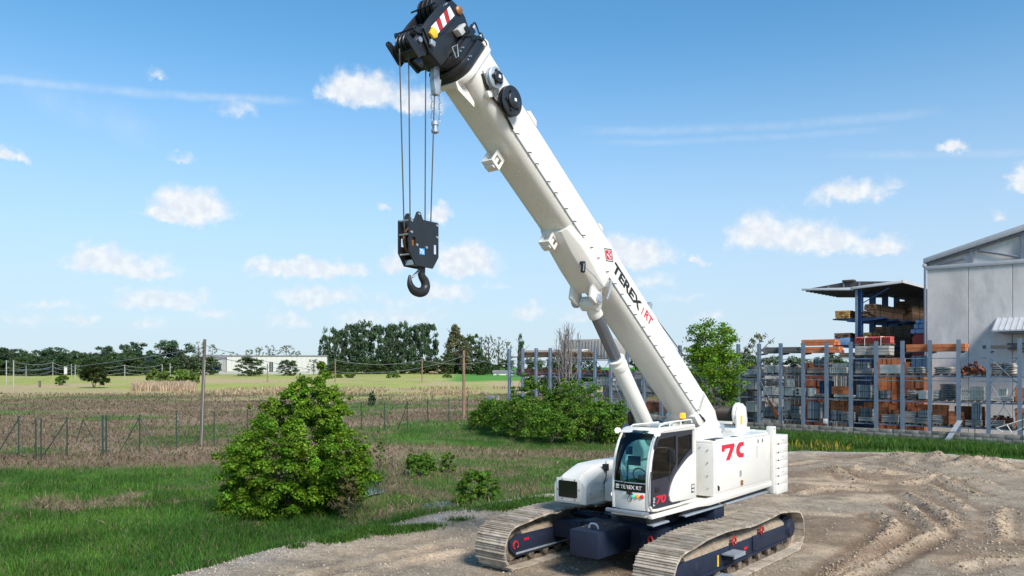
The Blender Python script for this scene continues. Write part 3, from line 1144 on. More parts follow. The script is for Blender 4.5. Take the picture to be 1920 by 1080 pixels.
for side in (1, -1):
    vc = 2.09 * side
    # the chain under the shoes
    mb = MB()
    for off in (-.12, .12):
        n = 150
        o_, i_ = [], []
        for k in range(n):
            p, d = at_len(cum[-1] * k / n)
            nrm = Vector((-d.z, 0, d.x))
            if nrm.dot(p - Vector((0, 0, .5))) < 0: nrm = -nrm
            bite = .105 if k % 2 else .135
            o_.append(p - nrm * .03)
            i_.append(p - nrm * bite)
        for (y0, y1) in ((vc + off - .035, vc + off + .035),):
            rings = []
            for a_, b_ in zip(o_, i_):
                rings.append([(a_.x, y0, a_.z), (a_.x, y1, a_.z), (b_.x, y1, b_.z), (b_.x, y0, b_.z)])
            rings.append(rings[0])
            mb.loft(rings, cap=False)
    trk = mb.obj('track_chain', m_chain, CR, smooth=0)
    for k in range(NSH):
        s = pitch * (k + (.0 if side > 0 else .45))
        p, _ = at_len(s)
        a_, _ = at_len(s - pitch * .5)
        b_, _ = at_len(s + pitch * .5)
        d = (b_ - a_).normalized()
        # outward direction: the loop runs clockwise seen from +y
        nrm = Vector((-d.z, 0, d.x))
        if nrm.dot(p - Vector((max(-2.6, min(2.6, p.x)), 0, .55))) < 0: nrm = -nrm
        y_ = nrm.cross(d)
        j = RNG.normal(0, .004)
        mt = Matrix((d, y_, nrm)).transposed().to_4x4()
        mt.translation = (p.x + nrm.x * j, vc, p.z + nrm.z * j)
        link('track_shoe', shoe_me2 if k % 3 == 0 else shoe_me, trk, mtx=mt)
    # side frame: a long box girder with a sloping dirty top
    vo, vi = (vc + .26 * side, vc - .26 * side)
    fr = MB()
    fr.prism([(2.75, .24), (2.98, .42), (2.98, .62), (2.72, .74), (-2.55, .70), (-2.72, .62), (-2.72, .33), (-2.5, .30)], vi, vo)
    frm = fr.obj('track_frame', m_navy, CR, bevel=.015)
    b_ = MB()
    b_.box(-2.7, 2.8, vo, vo + .02 * side, .30, .345)
    b_.box(-2.7, 2.8, vi - .02 * side, vi, .30, .345)
    b_.obj('frame_ledge', m_galv if side < 0 else m_navy, frm, bevel=.004)
    d_ = MB()   # soil lying on the frame up to the carrier rollers
    rings = []
    for k in range(46):
        u = -2.55 + 5.1 * k / 45
        w = .5 + .5 * math.sin(u * 5.1) * math.sin(u * 2.3 + 1)
        zt = .86 + .10 * w + random.uniform(-.02, .02)
        rings.append([(u, vc + .25 * side, .67), (u, vc + .235 * side, .745 + random.uniform(0, .015)), (u, vc + .10 * side, zt),
                      (u, vc - .10 * side, zt), (u, vc - .235 * side, .745 + random.uniform(0, .015)), (u, vc - .25 * side, .67)])
    d_.loft(rings)
    d_.obj('packed_dirt', m_dirt, frm, smooth=60)
    for u in (-1.55, 0.35, 1.75):   # carrier rollers
        mb = MB()
        mb.lathe((u, vc - .20, .965), (0, 1, 0), [(0, .04), (0, .075), (.1, .075), (.1, .06), (.3, .06), (.3, .075), (.4, .075), (.4, .04)], 14)
        mb.obj('carrier_roller', m_chain, frm)
    for k in range(9):              # bottom rollers
        u = -2.2 + 4.4 * k / 8
        mb = MB()
        mb.lathe((u, vc - .24, .225), (0, 1, 0), [(0, .05), (0, .10), (.12, .10), (.12, .085), (.36, .085), (.36, .10), (.48, .10), (.48, .05)], 14)
        mb.obj('track_roller', m_chain, frm)
    mb = MB()                       # drive sprocket and hub at the rear
    teeth = []
    for k in range(36):
        a = 2 * math.pi * k / 36
        r = .40 if k % 2 else .46
        teeth.append((-2.88 + r * math.cos(a), .57 + r * math.sin(a)))
    mb.prism(teeth, vc - .04, vc + .04)
    mb.obj('sprocket', m_chain, frm, bevel=.006)
    mb = MB()
    mb.lathe((-2.88, vc + .05 * side, .57), (0, side, 0), [(0, .30), (.10, .30), (.12, .24), (.22, .24), (.23, .20), (.27, .19), (.275, .10), (.26, .0)], 24)
    hub = mb.obj('final_drive_hub', m_navy, frm, bevel=.004)
    mb = MB()
    for k in range(10):
        a = 2 * math.pi * k / 10
        c = Vector((-2.88 + .265 * math.cos(a), vc + .17 * side, .57 + .265 * math.sin(a)))
        mb.cyl(c, c + Vector((0, .02 * side, 0)), .016, seg=6)
    mb.objs('bolt', m_bolt, hub)
    mb = MB()
    mb.lathe((2.86, vc - .17, .56), (0, 1, 0), [(0, .3), (0, .40), (.08, .42), (.1, .38), (.24, .38), (.26, .42), (.34, .40), (.34, .3)], 28)
    mb.obj('idler_wheel', m_chain, frm)
    # brackets, red lashing eyes, steps
    for ue in (.42, -1.08) if side > 0 else (2.82,):
        vq = vo + .02 * side if side > 0 else vi - .03 * side
        zq = .80 if side > 0 else .52
        mb = MB()
        mb.box(ue - .15, ue + .15, vq - .12 * side, vq + .0 * side, zq - .20, zq - .04) if side > 0 else mb.cyl((ue, vq, zq), (ue, vq - .03, zq), .09, seg=14)
        br = mb.obj('eye_bracket', m_navy, frm, bevel=.008)
        mb = MB()
        ring = [Vector((ue + .085 * math.cos(a), vq + .015 * side, zq + .085 * math.sin(a))) for a in np.linspace(-1.2, 4.0, 16)]
        mb.tube(ring, .024, 8)
        mb.obj('lashing_eye', m_red, br)
    if side > 0:
        for (us, zs) in ((.72, .60), (1.3, .20)):
            mb = MB()
            mb.box(us - .28, us + .28, vo + .02, vo + .30, zs + .0, zs + .03)
            mb.box(us - .28, us + .28, vo + .29, vo + .31, zs - .05, zs + .035)
            for k in range(6):
                for j in range(3):
                    mb.cyl((us - .22 + .088 * k, vo + .07 + .08 * j, zs + .028), (us - .22 + .088 * k, vo + .07 + .08 * j, zs + .038), .022, seg=8)
            st = mb.obj('footstep', m_galv, frm)
            mb = MB()
            mb.box(us - .2, us - .16, vo, vo + .22, zs - .12, zs)
            mb.box(us + .16, us + .2, vo, vo + .22, zs - .12, zs)
            mb.objs('step_bracket', m_navy, st)
        MB().box(1.12, 1.18, vo + .002, vo + .012, .38, .62).obj('yellow_label', m_yellow, frm)
        MB().box(-.9, -.6, vo, vo + .035, .40, .74).obj('frame_rib', m_navy, frm, bevel=.01)
    vq = (vo + .012 * side) if side > 0 else (vi - .012 * side)
    uq, zq = (-.22, .53) if side > 0 else (2.42, .60)
    mb = MB()
    for dx in (-.06, 0, .06):
        mb.prism([(uq + dx - .034, zq), (uq + dx, zq + .038), (uq + dx + .034, zq), (uq + dx, zq - .038)], vq - .004, vq + .004)
    mb.obj('maker_emblem', m_decal, frm)

# ---- car body between the tracks
mb = MB()
mb.box(-1.35, 1.35, -1.0, 1.0, .42, .98)
mb.box(-1.2, 1.2, -1.45, 1.45, .55, .9)
cb = mb.obj('car_body', m_navy, CR, bevel=.02)
for u in (-1.15, 1.15):
    for s in (-1, 1):
        MB().box(u - .22, u + .22, s * 1.0, s * 1.86, .5, .92).obj('cross_beam', m_navy, cb, bevel=.02)
for s, u0 in ((-1, .62), (1, -.3)):
    mb = MB()
    mb.cyl((u0, s * .7, .97), (u0, s * 1.75, .97), .075, seg=16)
    mb.cyl((u0, s * .9, .97), (u0, s * 1.35, .97), .10, seg=16)
    mb.obj('track_cylinder', m_navy, cb)
mb = MB()
mb.lathe((0, 0, .97), (0, 0, 1), [(0, .78), (.08, .78), (.08, .72), (.34, .72), (.34, .86), (.42, .86), (.42, .5)], 40)
mb.obj('slewing_ring', m_black, CR)
MB().box(-1.2, -.66, .9, 1.4, .62, 1.26).obj('hydraulic_tank', m_navy, cb, bevel=.02)
mb = MB()
mb.box(1.2, 1.55, .70, 1.42, .42, .98)
pan = mb.obj('side_panel', m_navy, cb, bevel=.02)
mb = MB()
for k in range(3): mb.cyl((1.552, 1.30, .58 + .09 * k), (1.566, 1.30, .58 + .09 * k), .018, seg=8)
mb.objs('bolt', m_bolt, pan)
mb = MB()
mb.tube([(1.58, .98 + .05 * math.cos(a), .80 + .10 * math.sin(a)) for a in np.linspace(0, 6.0, 14)], .022, 8)
mb.obj('red_hook', m_red, pan)

# front ballast block
mb = MB()
mb.box(1.42, 2.70, -.38, .36, .50, 1.06)
bal = mb.obj('ballast_block', m_navy, CR, bevel=.012)
mb = MB()
mb.tube([(2.32, .11, 1.05), (2.32, .10, 1.11), (2.32, .05, 1.16), (2.32, -.01, 1.165), (2.32, -.07, 1.16), (2.32, -.12, 1.11), (2.32, -.13, 1.05)], .026, 8)
mb.obj('lifting_eye', m_galv, bal)
# grease and leaf litter on the block
mb = MB()
for k in range(220):
    u, v, s = random.uniform(1.45, 2.35), random.uniform(-.36, .34), random.uniform(.008, .03)
    a = random.uniform(0, 3.1)
    mb.bm.faces.new([mb.bm.verts.new((u + s * math.cos(a + t), v + s * math.sin(a + t), 1.062 + random.uniform(.0, .008))) for t in (0, 2.1, 4.2)])
tag(mb.obj('grit', m_dirt, bal, smooth=0), kind='stuff')

# ---- slewing platform
mb = MB()
mb.prism([(2.44, 1.46), (2.44, 1.54), (.3, 1.56), (-4.0, 1.56), (-4.0, 1.44), (-.2, 1.40), (.4, 1.44)], 1.42, 1.52)
mb.box(.6, 2.40, .50, 1.42, 1.46, 1.52)
mb.box(-4.0, .6, -1.50, 1.42, 1.42, 1.50)
mb.box(-4.0, .6, -.55, .55, 1.36, 1.42)
mb.box(.5, 1.68, -1.46, -.66, 1.41, 1.45)
deck = mb.obj('platform', m_white, CR, bevel=.008)
for (u0, u1) in ((-1.0, .87), (-3.72, -1.18), (1.6, 2.27)):
    mb = MB()
    mb.box(u0, u1, 1.30, 1.44, 1.285, 1.31)
    mb.cyl((u0, 1.44, 1.285), (u1, 1.44, 1.285), .022, seg=8)
    rl = mb.obj('side_catwalk', m_galv, deck, bevel=.004)
    mb = MB()
    mb.box(u0, u1, 1.28, 1.36, 1.31, 1.41)
    mb.obj('catwalk_bracket', m_black, rl, bevel=.004)

# ---- engine housing on the left, behind the cab
mb = MB()
mb.box(-3.76, -.43, 1.0, 1.50, 1.56, 2.80)
mb.box(-3.72, -.47, .40, 1.46, 2.80, 2.87)
mb.box(-3.76, -.43, .46, 1.0, 1.56, 2.80)
eng = mb.obj('engine_housing', m_white, CR, bevel=.025)
mb = MB()
mb.box(-3.68, -.52, 1.500, 1.516, 1.64, 2.78)
dr = mb.obj('service_door', m_white, eng, bevel=.008)
vs = 1.518
mb = MB()
mb.plate([(-1.80, 2.05), (-1.90, 2.05), (-1.90, 1.90), (-1.80, 1.90)], [], vs, vs + .008, vplane)
mb.obj('handle_recess', m_galv, dr)
mb = MB()
mb.box(-1.95, -1.86, vs, vs + .03, 1.68, 1.80)
mb.obj('door_lock', m_rust, dr, bevel=.004)
mb = MB()
mb.prism([(-.58, 1.82), (-.66, 1.78), (-.66, 1.70), (-.60, 1.69)], vs, vs + .02)
mb.obj('door_latch', m_blackdecal, dr)
for u in (-2.92, -3.2):
    mb = MB()
    mb.prism([(u - .02, 2.66), (u + .02, 2.64), (u + .03, 2.73), (u - .005, 2.74)], vs, vs + .006)
    mb.obj('vent_slit', m_blackdecal, dr)
MB().box(-2.855, -2.84, vs, vs + .004, 2.28, 2.58).obj('door_seam', m_galv, dr)
mb = MB()
for z in (1.75, 2.05, 2.35, 2.65):
    mb.cyl((-.425, 1.35, z), (-.41, 1.35, z), .018, seg=8)
mb.cyl((-.425, 1.15, 2.7), (-.41, 1.15, 2.7), .018, seg=8)
mb.objs('bolt', m_bolt, eng)
for (u0, u1, v0, v1) in ((-1.25, -.62, 1.15, 1.36), (-.62, -.5, 1.38, 1.46), (-1.9, -1.72, 1.30, 1.42)):
    MB().box(u0, u1, v0, v1, 2.868, 2.882).obj('roof_vent', m_blackdecal, eng, bevel=.003)
# the big red number: a seven and the left half of a nought that ends at the door seam
S7 = 1.55
mb = MB()
mb.prism([(-.80, 2.745), (-1.50, 2.745), (-1.50, 2.66), (-1.24, 2.36), (-1.03, 2.36), (-1.27, 2.645), (-.96, 2.645), (-.96, 2.585), (-.80, 2.585)], 1.517, 1.521)
mb.obj('number_digit', m_decal, dr)
mb = MB()
o_ = [(-1.84 + .235 * math.cos(a), 2.545 + .20 * math.sin(a)) for a in np.linspace(math.pi * .5, -math.pi * .5, 18)]
o_ = [(-2.04, 2.745)] + [(-1.86 + .26 * math.cos(a), 2.555 + .19 * math.sin(a)) for a in np.linspace(math.pi * .5, -math.pi * .5, 18)] + [(-2.04, 2.365)]
i_ = [(-2.04, 2.465)] + [(-1.97 + .17 * math.cos(a), 2.555 + .09 * math.sin(a)) for a in np.linspace(-math.pi * .5, math.pi * .5, 14)] + [(-2.04, 2.645)]
mb.prism(o_ + i_, 1.517, 1.521)
mb.obj('number_digit', m_decal, dr)

# ---- counterweight at the tail
MB().box(-3.93, -3.78, 1.38, 1.585, 1.24, 3.02).obj('counterweight_post', m_white, CR, bevel=.012)
zs = [1.20, 1.45, 1.66, 1.87, 2.08, 2.29, 2.52, 2.76]
cw = None
for k in range(7):
    mb = MB()
    mb.box(-4.72, -3.935, -1.58, 1.60, zs[k] + .002, zs[k + 1] - .002)
    sl = mb.obj('counterweight_slab' if cw else 'counterweight', m_white, CR if cw is None else cw, bevel=.005)
    if cw is None: cw = sl
    if k:
        MB().box(-4.10, -4.00, 1.598, 1.606, zs[k] + .01, zs[k] + .04).obj('slab_lug', m_blackdecal, cw)
        if k % 2 == 0: lettering(cw, '6 t', (-4.32, 1.600, zs[k] + .09), LEFT_R, UPZ, .14, .05, m_galv, depth=.004)
mb = MB()
mb.box(-4.72, -3.95, -1.2, 1.2, 2.77, 2.84)
mb.obj('tail_plate', m_white, cw, bevel=.01)
mb = MB()
mb.cyl((-3.80, 1.586, 2.96), (-3.80, 1.592, 2.96), .02, seg=10)
mb.obj('post_eye', m_blackdecal, cw)

# ---- turret plates, hoist winch
for s in (1, -1):
    mb = MB()
    mb.prism([(-.3, 1.54), (.1, 2.3), (-.05, 2.75), (-.9, 3.0), (-1.6, 3.10), (-2.15, 3.28), (-2.5, 3.22), (-2.8, 2.98), (-3.05, 2.5), (-3.6, 1.54)], s * .53, s * .60)
    tp = mb.obj('turret_plate', m_white, CR, bevel=.01)
    mb = MB()
    mb.lathe((-2.72, s * .595, 3.0), (0, s, 0), [(0, .13), (.03, .13), (.035, .10), (.055, .10), (.06, .04)], 20)
    mb.obj('pivot_cap', m_galv, tp)
mb = MB()
mb.box(-1.9, -.43, .60, 1.0, 2.80, 3.06)
mb.obj('turret_cover', m_white, CR, bevel=.02)
WN = Vector((-3.98, .06, 3.31))
mb = MB()
mb.lathe((WN.x, -.42, WN.z), (0, 1, 0), [(0, .19)] + [(.01 + .03 * k + q * .015, .20 if q else .185) for k in range(28) for q in (0, 1)] + [(.86, .19)], 28)
drum = mb.obj('winch_drum', m_ropedrum, CR, smooth=50)
for y0, y1 in ((-.50, -.45), (.45, .52)):
    mb = MB()
    mb.lathe((WN.x, y0, WN.z), (0, 1, 0), [(0, .20), (0, .31), (y1 - y0, .31), (y1 - y0, .2)], 28)
    mb.obj('drum_flange', m_white, drum, bevel=.006)
mb = MB()
mb.prism([(-3.72, 2.84), (-3.68, 3.28), (-3.80, 3.52), (-4.05, 3.60), (-4.28, 3.48), (-4.38, 3.1), (-4.30, 2.84)], .54, .60)
sp = mb.obj('winch_plate', m_white, CR, bevel=.01)
MB().box(-4.02, -3.90, .602, .61, 3.02, 3.26).obj('yellow_label', m_yellow, sp)
mb = MB()
mb.prism([(-3.60, 2.84), (-3.66, 3.35), (-3.95, 3.55), (-4.28, 3.40), (-4.38, 3.1), (-4.30, 2.84)], -.60, -.54)
mb.obj('winch_plate', m_white, CR, bevel=.01)
mb = MB()
mb.box(-4.6, -2.6, -.9, .40, 1.56, 2.82)
mb.box(-4.55, -3.3, .3, .75, 2.78, 2.86)
mb.box(-4.5, -3.4, -.62, .62, 2.84, 2.93)
mb.obj('rear_housing', m_white, CR, bevel=.015)
mb = MB()
mb.box(-3.55, -3.52, -.46, .53, 3.05, 3.12)
mb.obj('rope_guard', m_white, CR, bevel=.006)

# ---- cooler housing, right front
rings = []
prof = [(1.73, 1.42), (1.735, 2.00), (1.66, 2.09), (1.08, 2.28), (.45, 2.30), (-1.8, 2.30), (-1.8, 1.42)]
low = [(1.73, 1.42), (1.735, 1.80), (1.72, 1.87), (1.04, 2.15), (.40, 2.16), (-1.8, 2.16), (-1.8, 1.42)]
mb = MB()
mb.loft([[(u, -1.53, z) for u, z in low], [(u, -1.30, z) for u, z in prof], [(u, -.82, z) for u, z in prof], [(u, -.62, z) for u, z in low]])
cool = mb.obj('cooler_housing', m_white, CR, bevel=.018, smooth=14)
mb = MB()
mb.box(1.722, 1.750, -1.45, -.76, 1.47, 2.0)
gp = mb.obj('grille_panel', m_white, cool, bevel=.008)
mb = MB()
rr = []
for (cx, cy, a0) in ((-.88, 1.915, 0), (-1.35, 1.915, 90), (-1.35, 1.585, 180), (-.88, 1.585, 270)):
    for k in range(5):
        a = R(a0 + 22.5 * k)
        rr.append((cx + .03 * math.cos(a), cy + .03 * math.sin(a)))
mb.prism(rr, 1.75, 1.762, f=uplane)
gr = mb.obj('grille', m_blackgl, gp)
mb = MB()
for (y, z) in ((-1.415, 1.72), (-.80, 1.75), (-1.28, 1.515), (-.92, 1.51), (-1.28, 1.97), (-.92, 1.975)):
    mb.cyl((1.75, y, z), (1.76, y, z), .014, seg=8)
mb.objs('panel_bolt', m_blackdecal, gp)
mb = MB()
mb.box(1.06, 1.62, -.622, -.606, 1.54, 1.80)
sp = mb.obj('access_panel', m_white, cool, bevel=.004)
mb = MB()
for (u, z) in ((1.56, 1.66), (1.13, 1.68)): mb.cyl((u, -.606, z), (u, -.598, z), .014, seg=8)
mb.objs('panel_bolt', m_blackdecal, sp)
mb = MB()
mb.box(.86, 1.0, -.66, -.56, 2.14, 2.30)
mb.cyl((.93, -.6, 2.30), (.93, -.6, 2.36), .012, seg=6)
cm = mb.obj('camera', m_blackdecal, cool, bevel=.01)
mb = MB()
mb.tube(catmull([(.93, -.60, 2.14), (.95, -.575, 2.02), (.98, -.60, 1.9), (1.02, -.60, 1.84)], 5), .012, 6)
mb.obj('camera_cable', m_hose, cm)
# fairing between cooler and cab
mb = MB()
mb.prism([(1.0, 1.44), (1.0, 1.86), (.55, 2.10), (-.5, 2.1), (-.5, 1.44)], -.60, .52)
mb.obj('centre_cover', m_white, CR, bevel=.015)

# ---- cab
PF = [(2.46, 1.62), (2.47, 1.80), (2.475, 2.0), (2.47, 2.18), (2.46, 2.4), (2.425, 2.62), (2.36, 2.82), (2.26, 3.02), (2.13, 3.18), (2.02, 3.25)]   # front outline (u, z)
m_cabin = noise_mat('cab_lining', (.42, .43, .42), rough=.8, var=.06)


def bow(v):   # the front bulges a little in the middle
    return .07 * (1 - ((v - 1.05) / .45) ** 2)


def fsheet(mb, prof, v0, v1, off=0.0, n=6, thick=.02):
    vsn = [v0 + (v1 - v0) * k / n for k in range(n + 1)]
    rings = []
    for (u, z) in prof:
        rings.append([(u + bow(v) + off, v, z) for v in vsn] + [(u + bow(v) + off - thick, v, z) for v in vsn[::-1]])
    mb.loft(rings)


mb = MB()   # body: floor, back wall, roof, low front, right side
fsheet(mb, PF[:3], .60, 1.44, 0, 8, .05)
mb.box(.55, 2.40, .60, 1.44, 1.60, 1.66)
mb.box(.52, .60, .60, 1.46, 1.60, 3.2)
mb.box(.9, 2.40, .58, .62, 1.60, 2.15)
cab = mb.obj('cab', m_white, CR, bevel=.012)
mb = MB()
mb.prism([(.50, 3.20), (2.02, 3.20), (2.14, 3.165), (2.16, 3.20), (2.03, 3.28), (1.9, 3.305), (.50, 3.31)], .56, 1.50)
roof = mb.obj('cab_roof', m_white, cab, bevel=.02)
mb = MB()
mb.box(1.1, 1.85, .68, 1.26, 3.305, 3.318)
mb.obj('roof_window', m_glassS, roof)
# pillars
for v0, v1 in ((.575, .635), (1.40, 1.47)):
    mb = MB()
    rings = []
    for (u, z) in PF:
        b_ = bow(min(max((v0 + v1) / 2, .62), 1.44))
        rings.append([(u + b_ + .02, v0, z), (u + b_ + .02, v1, z), (u + b_ - .07, v1, z), (u + b_ - .07, v0, z)])
    mb.loft(rings)
    mb.obj('front_pillar', m_white, cab, bevel=.015)
mb = MB()
fsheet(mb, PF[3:], .635, 1.40, .004, 8, .006)
ws = mb.obj('windshield', m_glassF, cab, smooth=60)
mb = MB()
fsheet(mb, [(2.475, 2.0), (2.473, 2.09), (2.47, 2.18)], .635, 1.40, .006, 8, .01)
strip = mb.obj('black_strip', m_blackgl, cab, smooth=60)
mb = MB()
fsheet(mb, [(2.47, 2.18), (2.468, 2.195)], .635, 1.40, .010, 8, .01)
mb.obj('screen_seal', m_galv, ws)
mb = MB()
fsheet(mb, [(2.22, 3.07), (2.13, 3.18)], .635, 1.40, .001, 8, .008)
mb.obj('sun_band', m_glassS, ws)
# the maker's name on the strip under the windshield (letters behind the wiper)
lettering(strip, 'TEREX', (2.475 + .081, .83, 2.055), FRONT_R, UPZ, .34, .075, m_whitedecal, bold=.012, depth=.006)
lettering(strip, 'RT', (2.475 + .073, 1.205, 2.055), FRONT_R, UPZ, .13, .075, m_whitedecal, depth=.006)
mb = MB()
for k in range(3):
    mb.box(2.52, 2.532, .70 + .027 * k, .718 + .027 * k, 2.09, 2.135)
mb.box(2.52, 2.532, .70, .772, 2.05, 2.072)
mb.obj('maker_emblem', m_whitedecal, strip)
# lamps on the low front: green, amber, red
for v, mt, nm in ((1.125, emit_mat('green_lens', (.05, .65, .45), .25), 'green_lamp'), (1.225, emit_mat('amber_lens', (.85, .30, .03), .25), 'amber_lamp'),
                  (1.325, emit_mat('red_lens', (.6, .02, .02), .12), 'red_lamp')):
    mb = MB()
    mb.lathe((2.47 + bow(v) - .01, v, 1.915), (1, 0, 0), [(0, .042), (.025, .042), (.045, .03), (.052, .0)], 18)
    lm = mb.obj(nm, mt, cab)
    mb = MB()
    mb.lathe((2.47 + bow(v) - .01, v, 1.915), (1, 0, 0), [(0, .05), (.015, .05), (.015, .042), (0, .042)], 18)
    mb.obj('lamp_rim', m_galv, lm)
m_lens = emit_mat('headlamp_lens', (1, 1, .98), .9, (.8, .8, .8))
for (u, v, z) in ((2.44, .585, 1.90), (2.20, .53, 3.235), (2.20, 1.50, 3.20)):
    mb = MB()
    mb.lathe((u - .06, v, z), (1, .12, -.05), [(0, .03), (.02, .06), (.09, .065), (.10, .058), (.085, .05)], 18)
    hl = mb.obj('headlight', m_blackdecal if z < 2 else m_white, cab)
    mb = MB()
    mb.lathe((u + .028, v + .01, z - .004), (1, .12, -.05), [(0, .052), (.012, .05), (.02, .03), (.022, 0)], 18)
    mb.obj('lens', m_lens, hl)
# wiper and its hose
mb = MB()
mb.tube([(2.565, 1.04, 1.98), (2.60, 1.00, 2.06), (2.585, .90, 2.25), (2.56, .80, 2.5)], .011, 6)
mb.tube([(2.565, 1.08, 1.97), (2.60, 1.03, 2.06), (2.59, .93, 2.2), (2.565, .83, 2.45)], .008, 6)
mb.box(2.54, 2.60, 1.0, 1.1, 1.955, 2.0)
mb.box(2.53, 2.57, 1.02, 1.14, 1.94, 1.965)
wp = mb.obj('wiper', m_rubber, cab)
mb = MB()
mb.tube([(2.50, .665, 2.24), (2.515, .70, 2.5), (2.49, .745, 2.75), (2.42, .79, 2.95)], [.012, .016, .016, .008], 6)
mb.obj('wiper_blade', m_rubber, wp)
mb = MB()
mb.tube(catmull([(2.56, 1.08, 1.97), (2.565, 1.03, 1.90), (2.565, 1.01, 1.82), (2.56, 1.05, 1.79), (2.55, 1.09, 1.83), (2.55, 1.085, 1.92)], 5), .006, 6)
mb.obj('washer_hose', m_hose, wp)
# left side: navy door frame with two panes and the white lower cover
door_out = [(2.46, 1.70), (2.475, 2.0), (2.46, 2.35), (2.415, 2.62), (2.34, 2.84), (2.24, 3.04), (2.10, 3.19), (.60, 3.255), (.60, 2.40), (1.2, 1.64), (2.36, 1.64)]
pane_f = [(2.39, 2.25), (2.375, 2.45), (2.33, 2.66), (2.26, 2.86), (2.10, 3.08), (1.37, 3.115), (1.37, 2.51), (1.50, 2.38), (1.58, 2.27)]
pane_r = [(1.28, 3.075), (.67, 3.10), (.67, 2.77), (.85, 2.70), (1.1, 2.56), (1.28, 2.43)]
mb = MB()
mb.plate(door_out, [pane_f, pane_r], 1.452, 1.485, vplane)
door = mb.obj('cab_door', m_navy2, cab, smooth=0)
grow_ = lambda P, k: [(sum(q[0] for q in P) / len(P) * (1 - k) + p[0] * k, sum(q[1] for q in P) / len(P) * (1 - k) + p[1] * k) for p in P]
for P in (pane_f, pane_r):
    mb = MB()
    mb.plate(grow_(P, 1.02), [], 1.462, 1.470, vplane)
    w = mb.obj('side_window', m_glassS, door, smooth=0)
mb = MB()
cov = catmull([(.49, 2.69, 0), (.80, 2.60, 0), (1.12, 2.44, 0), (1.42, 2.25, 0), (1.60, 2.05, 0), (1.69, 1.86, 0)], 5)
cov = [(p.x, p.y) for p in cov] + [(1.66, 1.75), (1.58, 1.70), (.47, 1.66), (.47, 2.66)]
mb.prism(cov, 1.47, 1.515)
cv = mb.obj('door_cover', m_white, cab, bevel=.012)
mb = MB()
mb.tube([(2.47, 1.49, 1.84), (2.475, 1.49, 1.72), (2.40, 1.49, 1.635), (2.2, 1.49, 1.615), (1.3, 1.49, 1.61), (.5, 1.49, 1.635)], .03, 8)
mb.tube([(2.475, 1.475, 1.8), (2.49, 1.475, 2.1), (2.475, 1.475, 2.38), (2.43, 1.475, 2.64), (2.36, 1.475, 2.86), (2.26, 1.475, 3.06), (2.10, 1.475, 3.22), (1.9, 1.475, 3.255), (.55, 1.475, 3.29), (.50, 1.475, 3.2), (.50, 1.475, 2.7)], .036, 8)
mb.obj('door_rim', m_white, cab)
mb = MB()
mb.box(2.06, 2.26, 1.486, 1.494, 1.98, 2.10)
mb.obj('door_handle', m_blackdecal, door, bevel=.02)
mb = MB()
mb.box(.58, .72, 1.516, 1.519, 1.80, 1.99)
lb = mb.obj('pictogram', m_navy2, cv)
mb = MB()
for (a, b, c, d) in ((.60, .64, 1.91, 1.97), (.66, .70, 1.91, 1.97), (.60, .64, 1.82, 1.88), (.66, .70, 1.84, 1.88)):
    mb.box(a, b, 1.519, 1.521, c, d)
mb.objs('pictogram_mark', m_whitedecal, lb)
MB().box(1.42, 1.53, 1.471, 1.474, 2.55, 2.70).obj('window_sticker', m_whitedecal, door)
lettering(door, '70', (2.23, 1.485, 1.74), LEFT_R, UPZ, .42, .17, m_decal, bold=.03, shear=.15)
lettering(door, 'TTC', (2.27, 1.485, 1.70), UPZ, (1, 0, 0), .19, .06, m_whitedecal, bold=.012)
# grab rails and mirror arm
mb = MB()
mb.tube(catmull([(2.44, 1.51, 1.75), (2.52, 1.54, 1.8), (2.535, 1.55, 2.1), (2.50, 1.54, 2.4), (2.47, 1.51, 2.43)], 4), .014, 6)
mb.tube(catmull([(2.30, 1.50, 2.93), (2.36, 1.54, 2.96), (2.30, 1.545, 3.10), (2.2, 1.53, 3.18)], 4), .016, 6)
mb.objs('grab_rail', m_rubber, cab)
mb = MB()
mb.tube(catmull([(2.36, 1.50, 2.90), (2.30, 1.60, 2.93), (2.15, 1.72, 2.92), (2.08, 1.74, 2.86), (2.10, 1.74, 2.5), (2.14, 1.74, 2.25)], 5), .012, 6)
ma = mb.obj('mirror_arm', m_rubber, cab)
mb = MB()
mb.box(2.04, 2.09, 1.66, 1.84, 2.62, 2.88)
mb.obj('mirror', m_rubber, ma, bevel=.03)
mb = MB()   # roof rail
mb.tube(catmull([(1.92, 1.38, 3.29), (1.86, 1.38, 3.36), (1.6, 1.38, 3.40), (1.0, 1.38, 3.41), (.5, 1.38, 3.41), (.44, 1.38, 3.34)], 4), .018, 6)
for u in (1.45, .95): mb.cyl((u, 1.38, 3.30), (u, 1.38, 3.40), .014, seg=6)
mb.tube([(.6, .62, 3.33), (1.7, .62, 3.33), (1.85, .62, 3.28)], .016, 6)
mb.obj('roof_rail', m_white, roof)
MB().box(1.02, 1.2, 1.2, 1.32, 3.31, 3.37).obj('roof_box', m_white, roof, bevel=.012)
mb = MB()   # warning beacon
mb.cyl((.18, 1.02, 3.30), (.18, 1.02, 3.37), .025, seg=12)
mb.lathe((.18, 1.02, 3.36), (0, 0, 1), [(0, .04), (.02, .075), (.05, .075), (.05, .07)], 20)
bc = mb.obj('beacon', m_rubber, roof)
mb = MB()
mb.lathe((.18, 1.02, 3.405), (0, 0, 1), [(0, .07), (.11, .066), (.13, .05), (.135, 0)], 20)
mb.obj('beacon_lens', emit_mat('beacon_amber', (1.0, .33, .02), 1.1, (.7, .25, .02)), bc)
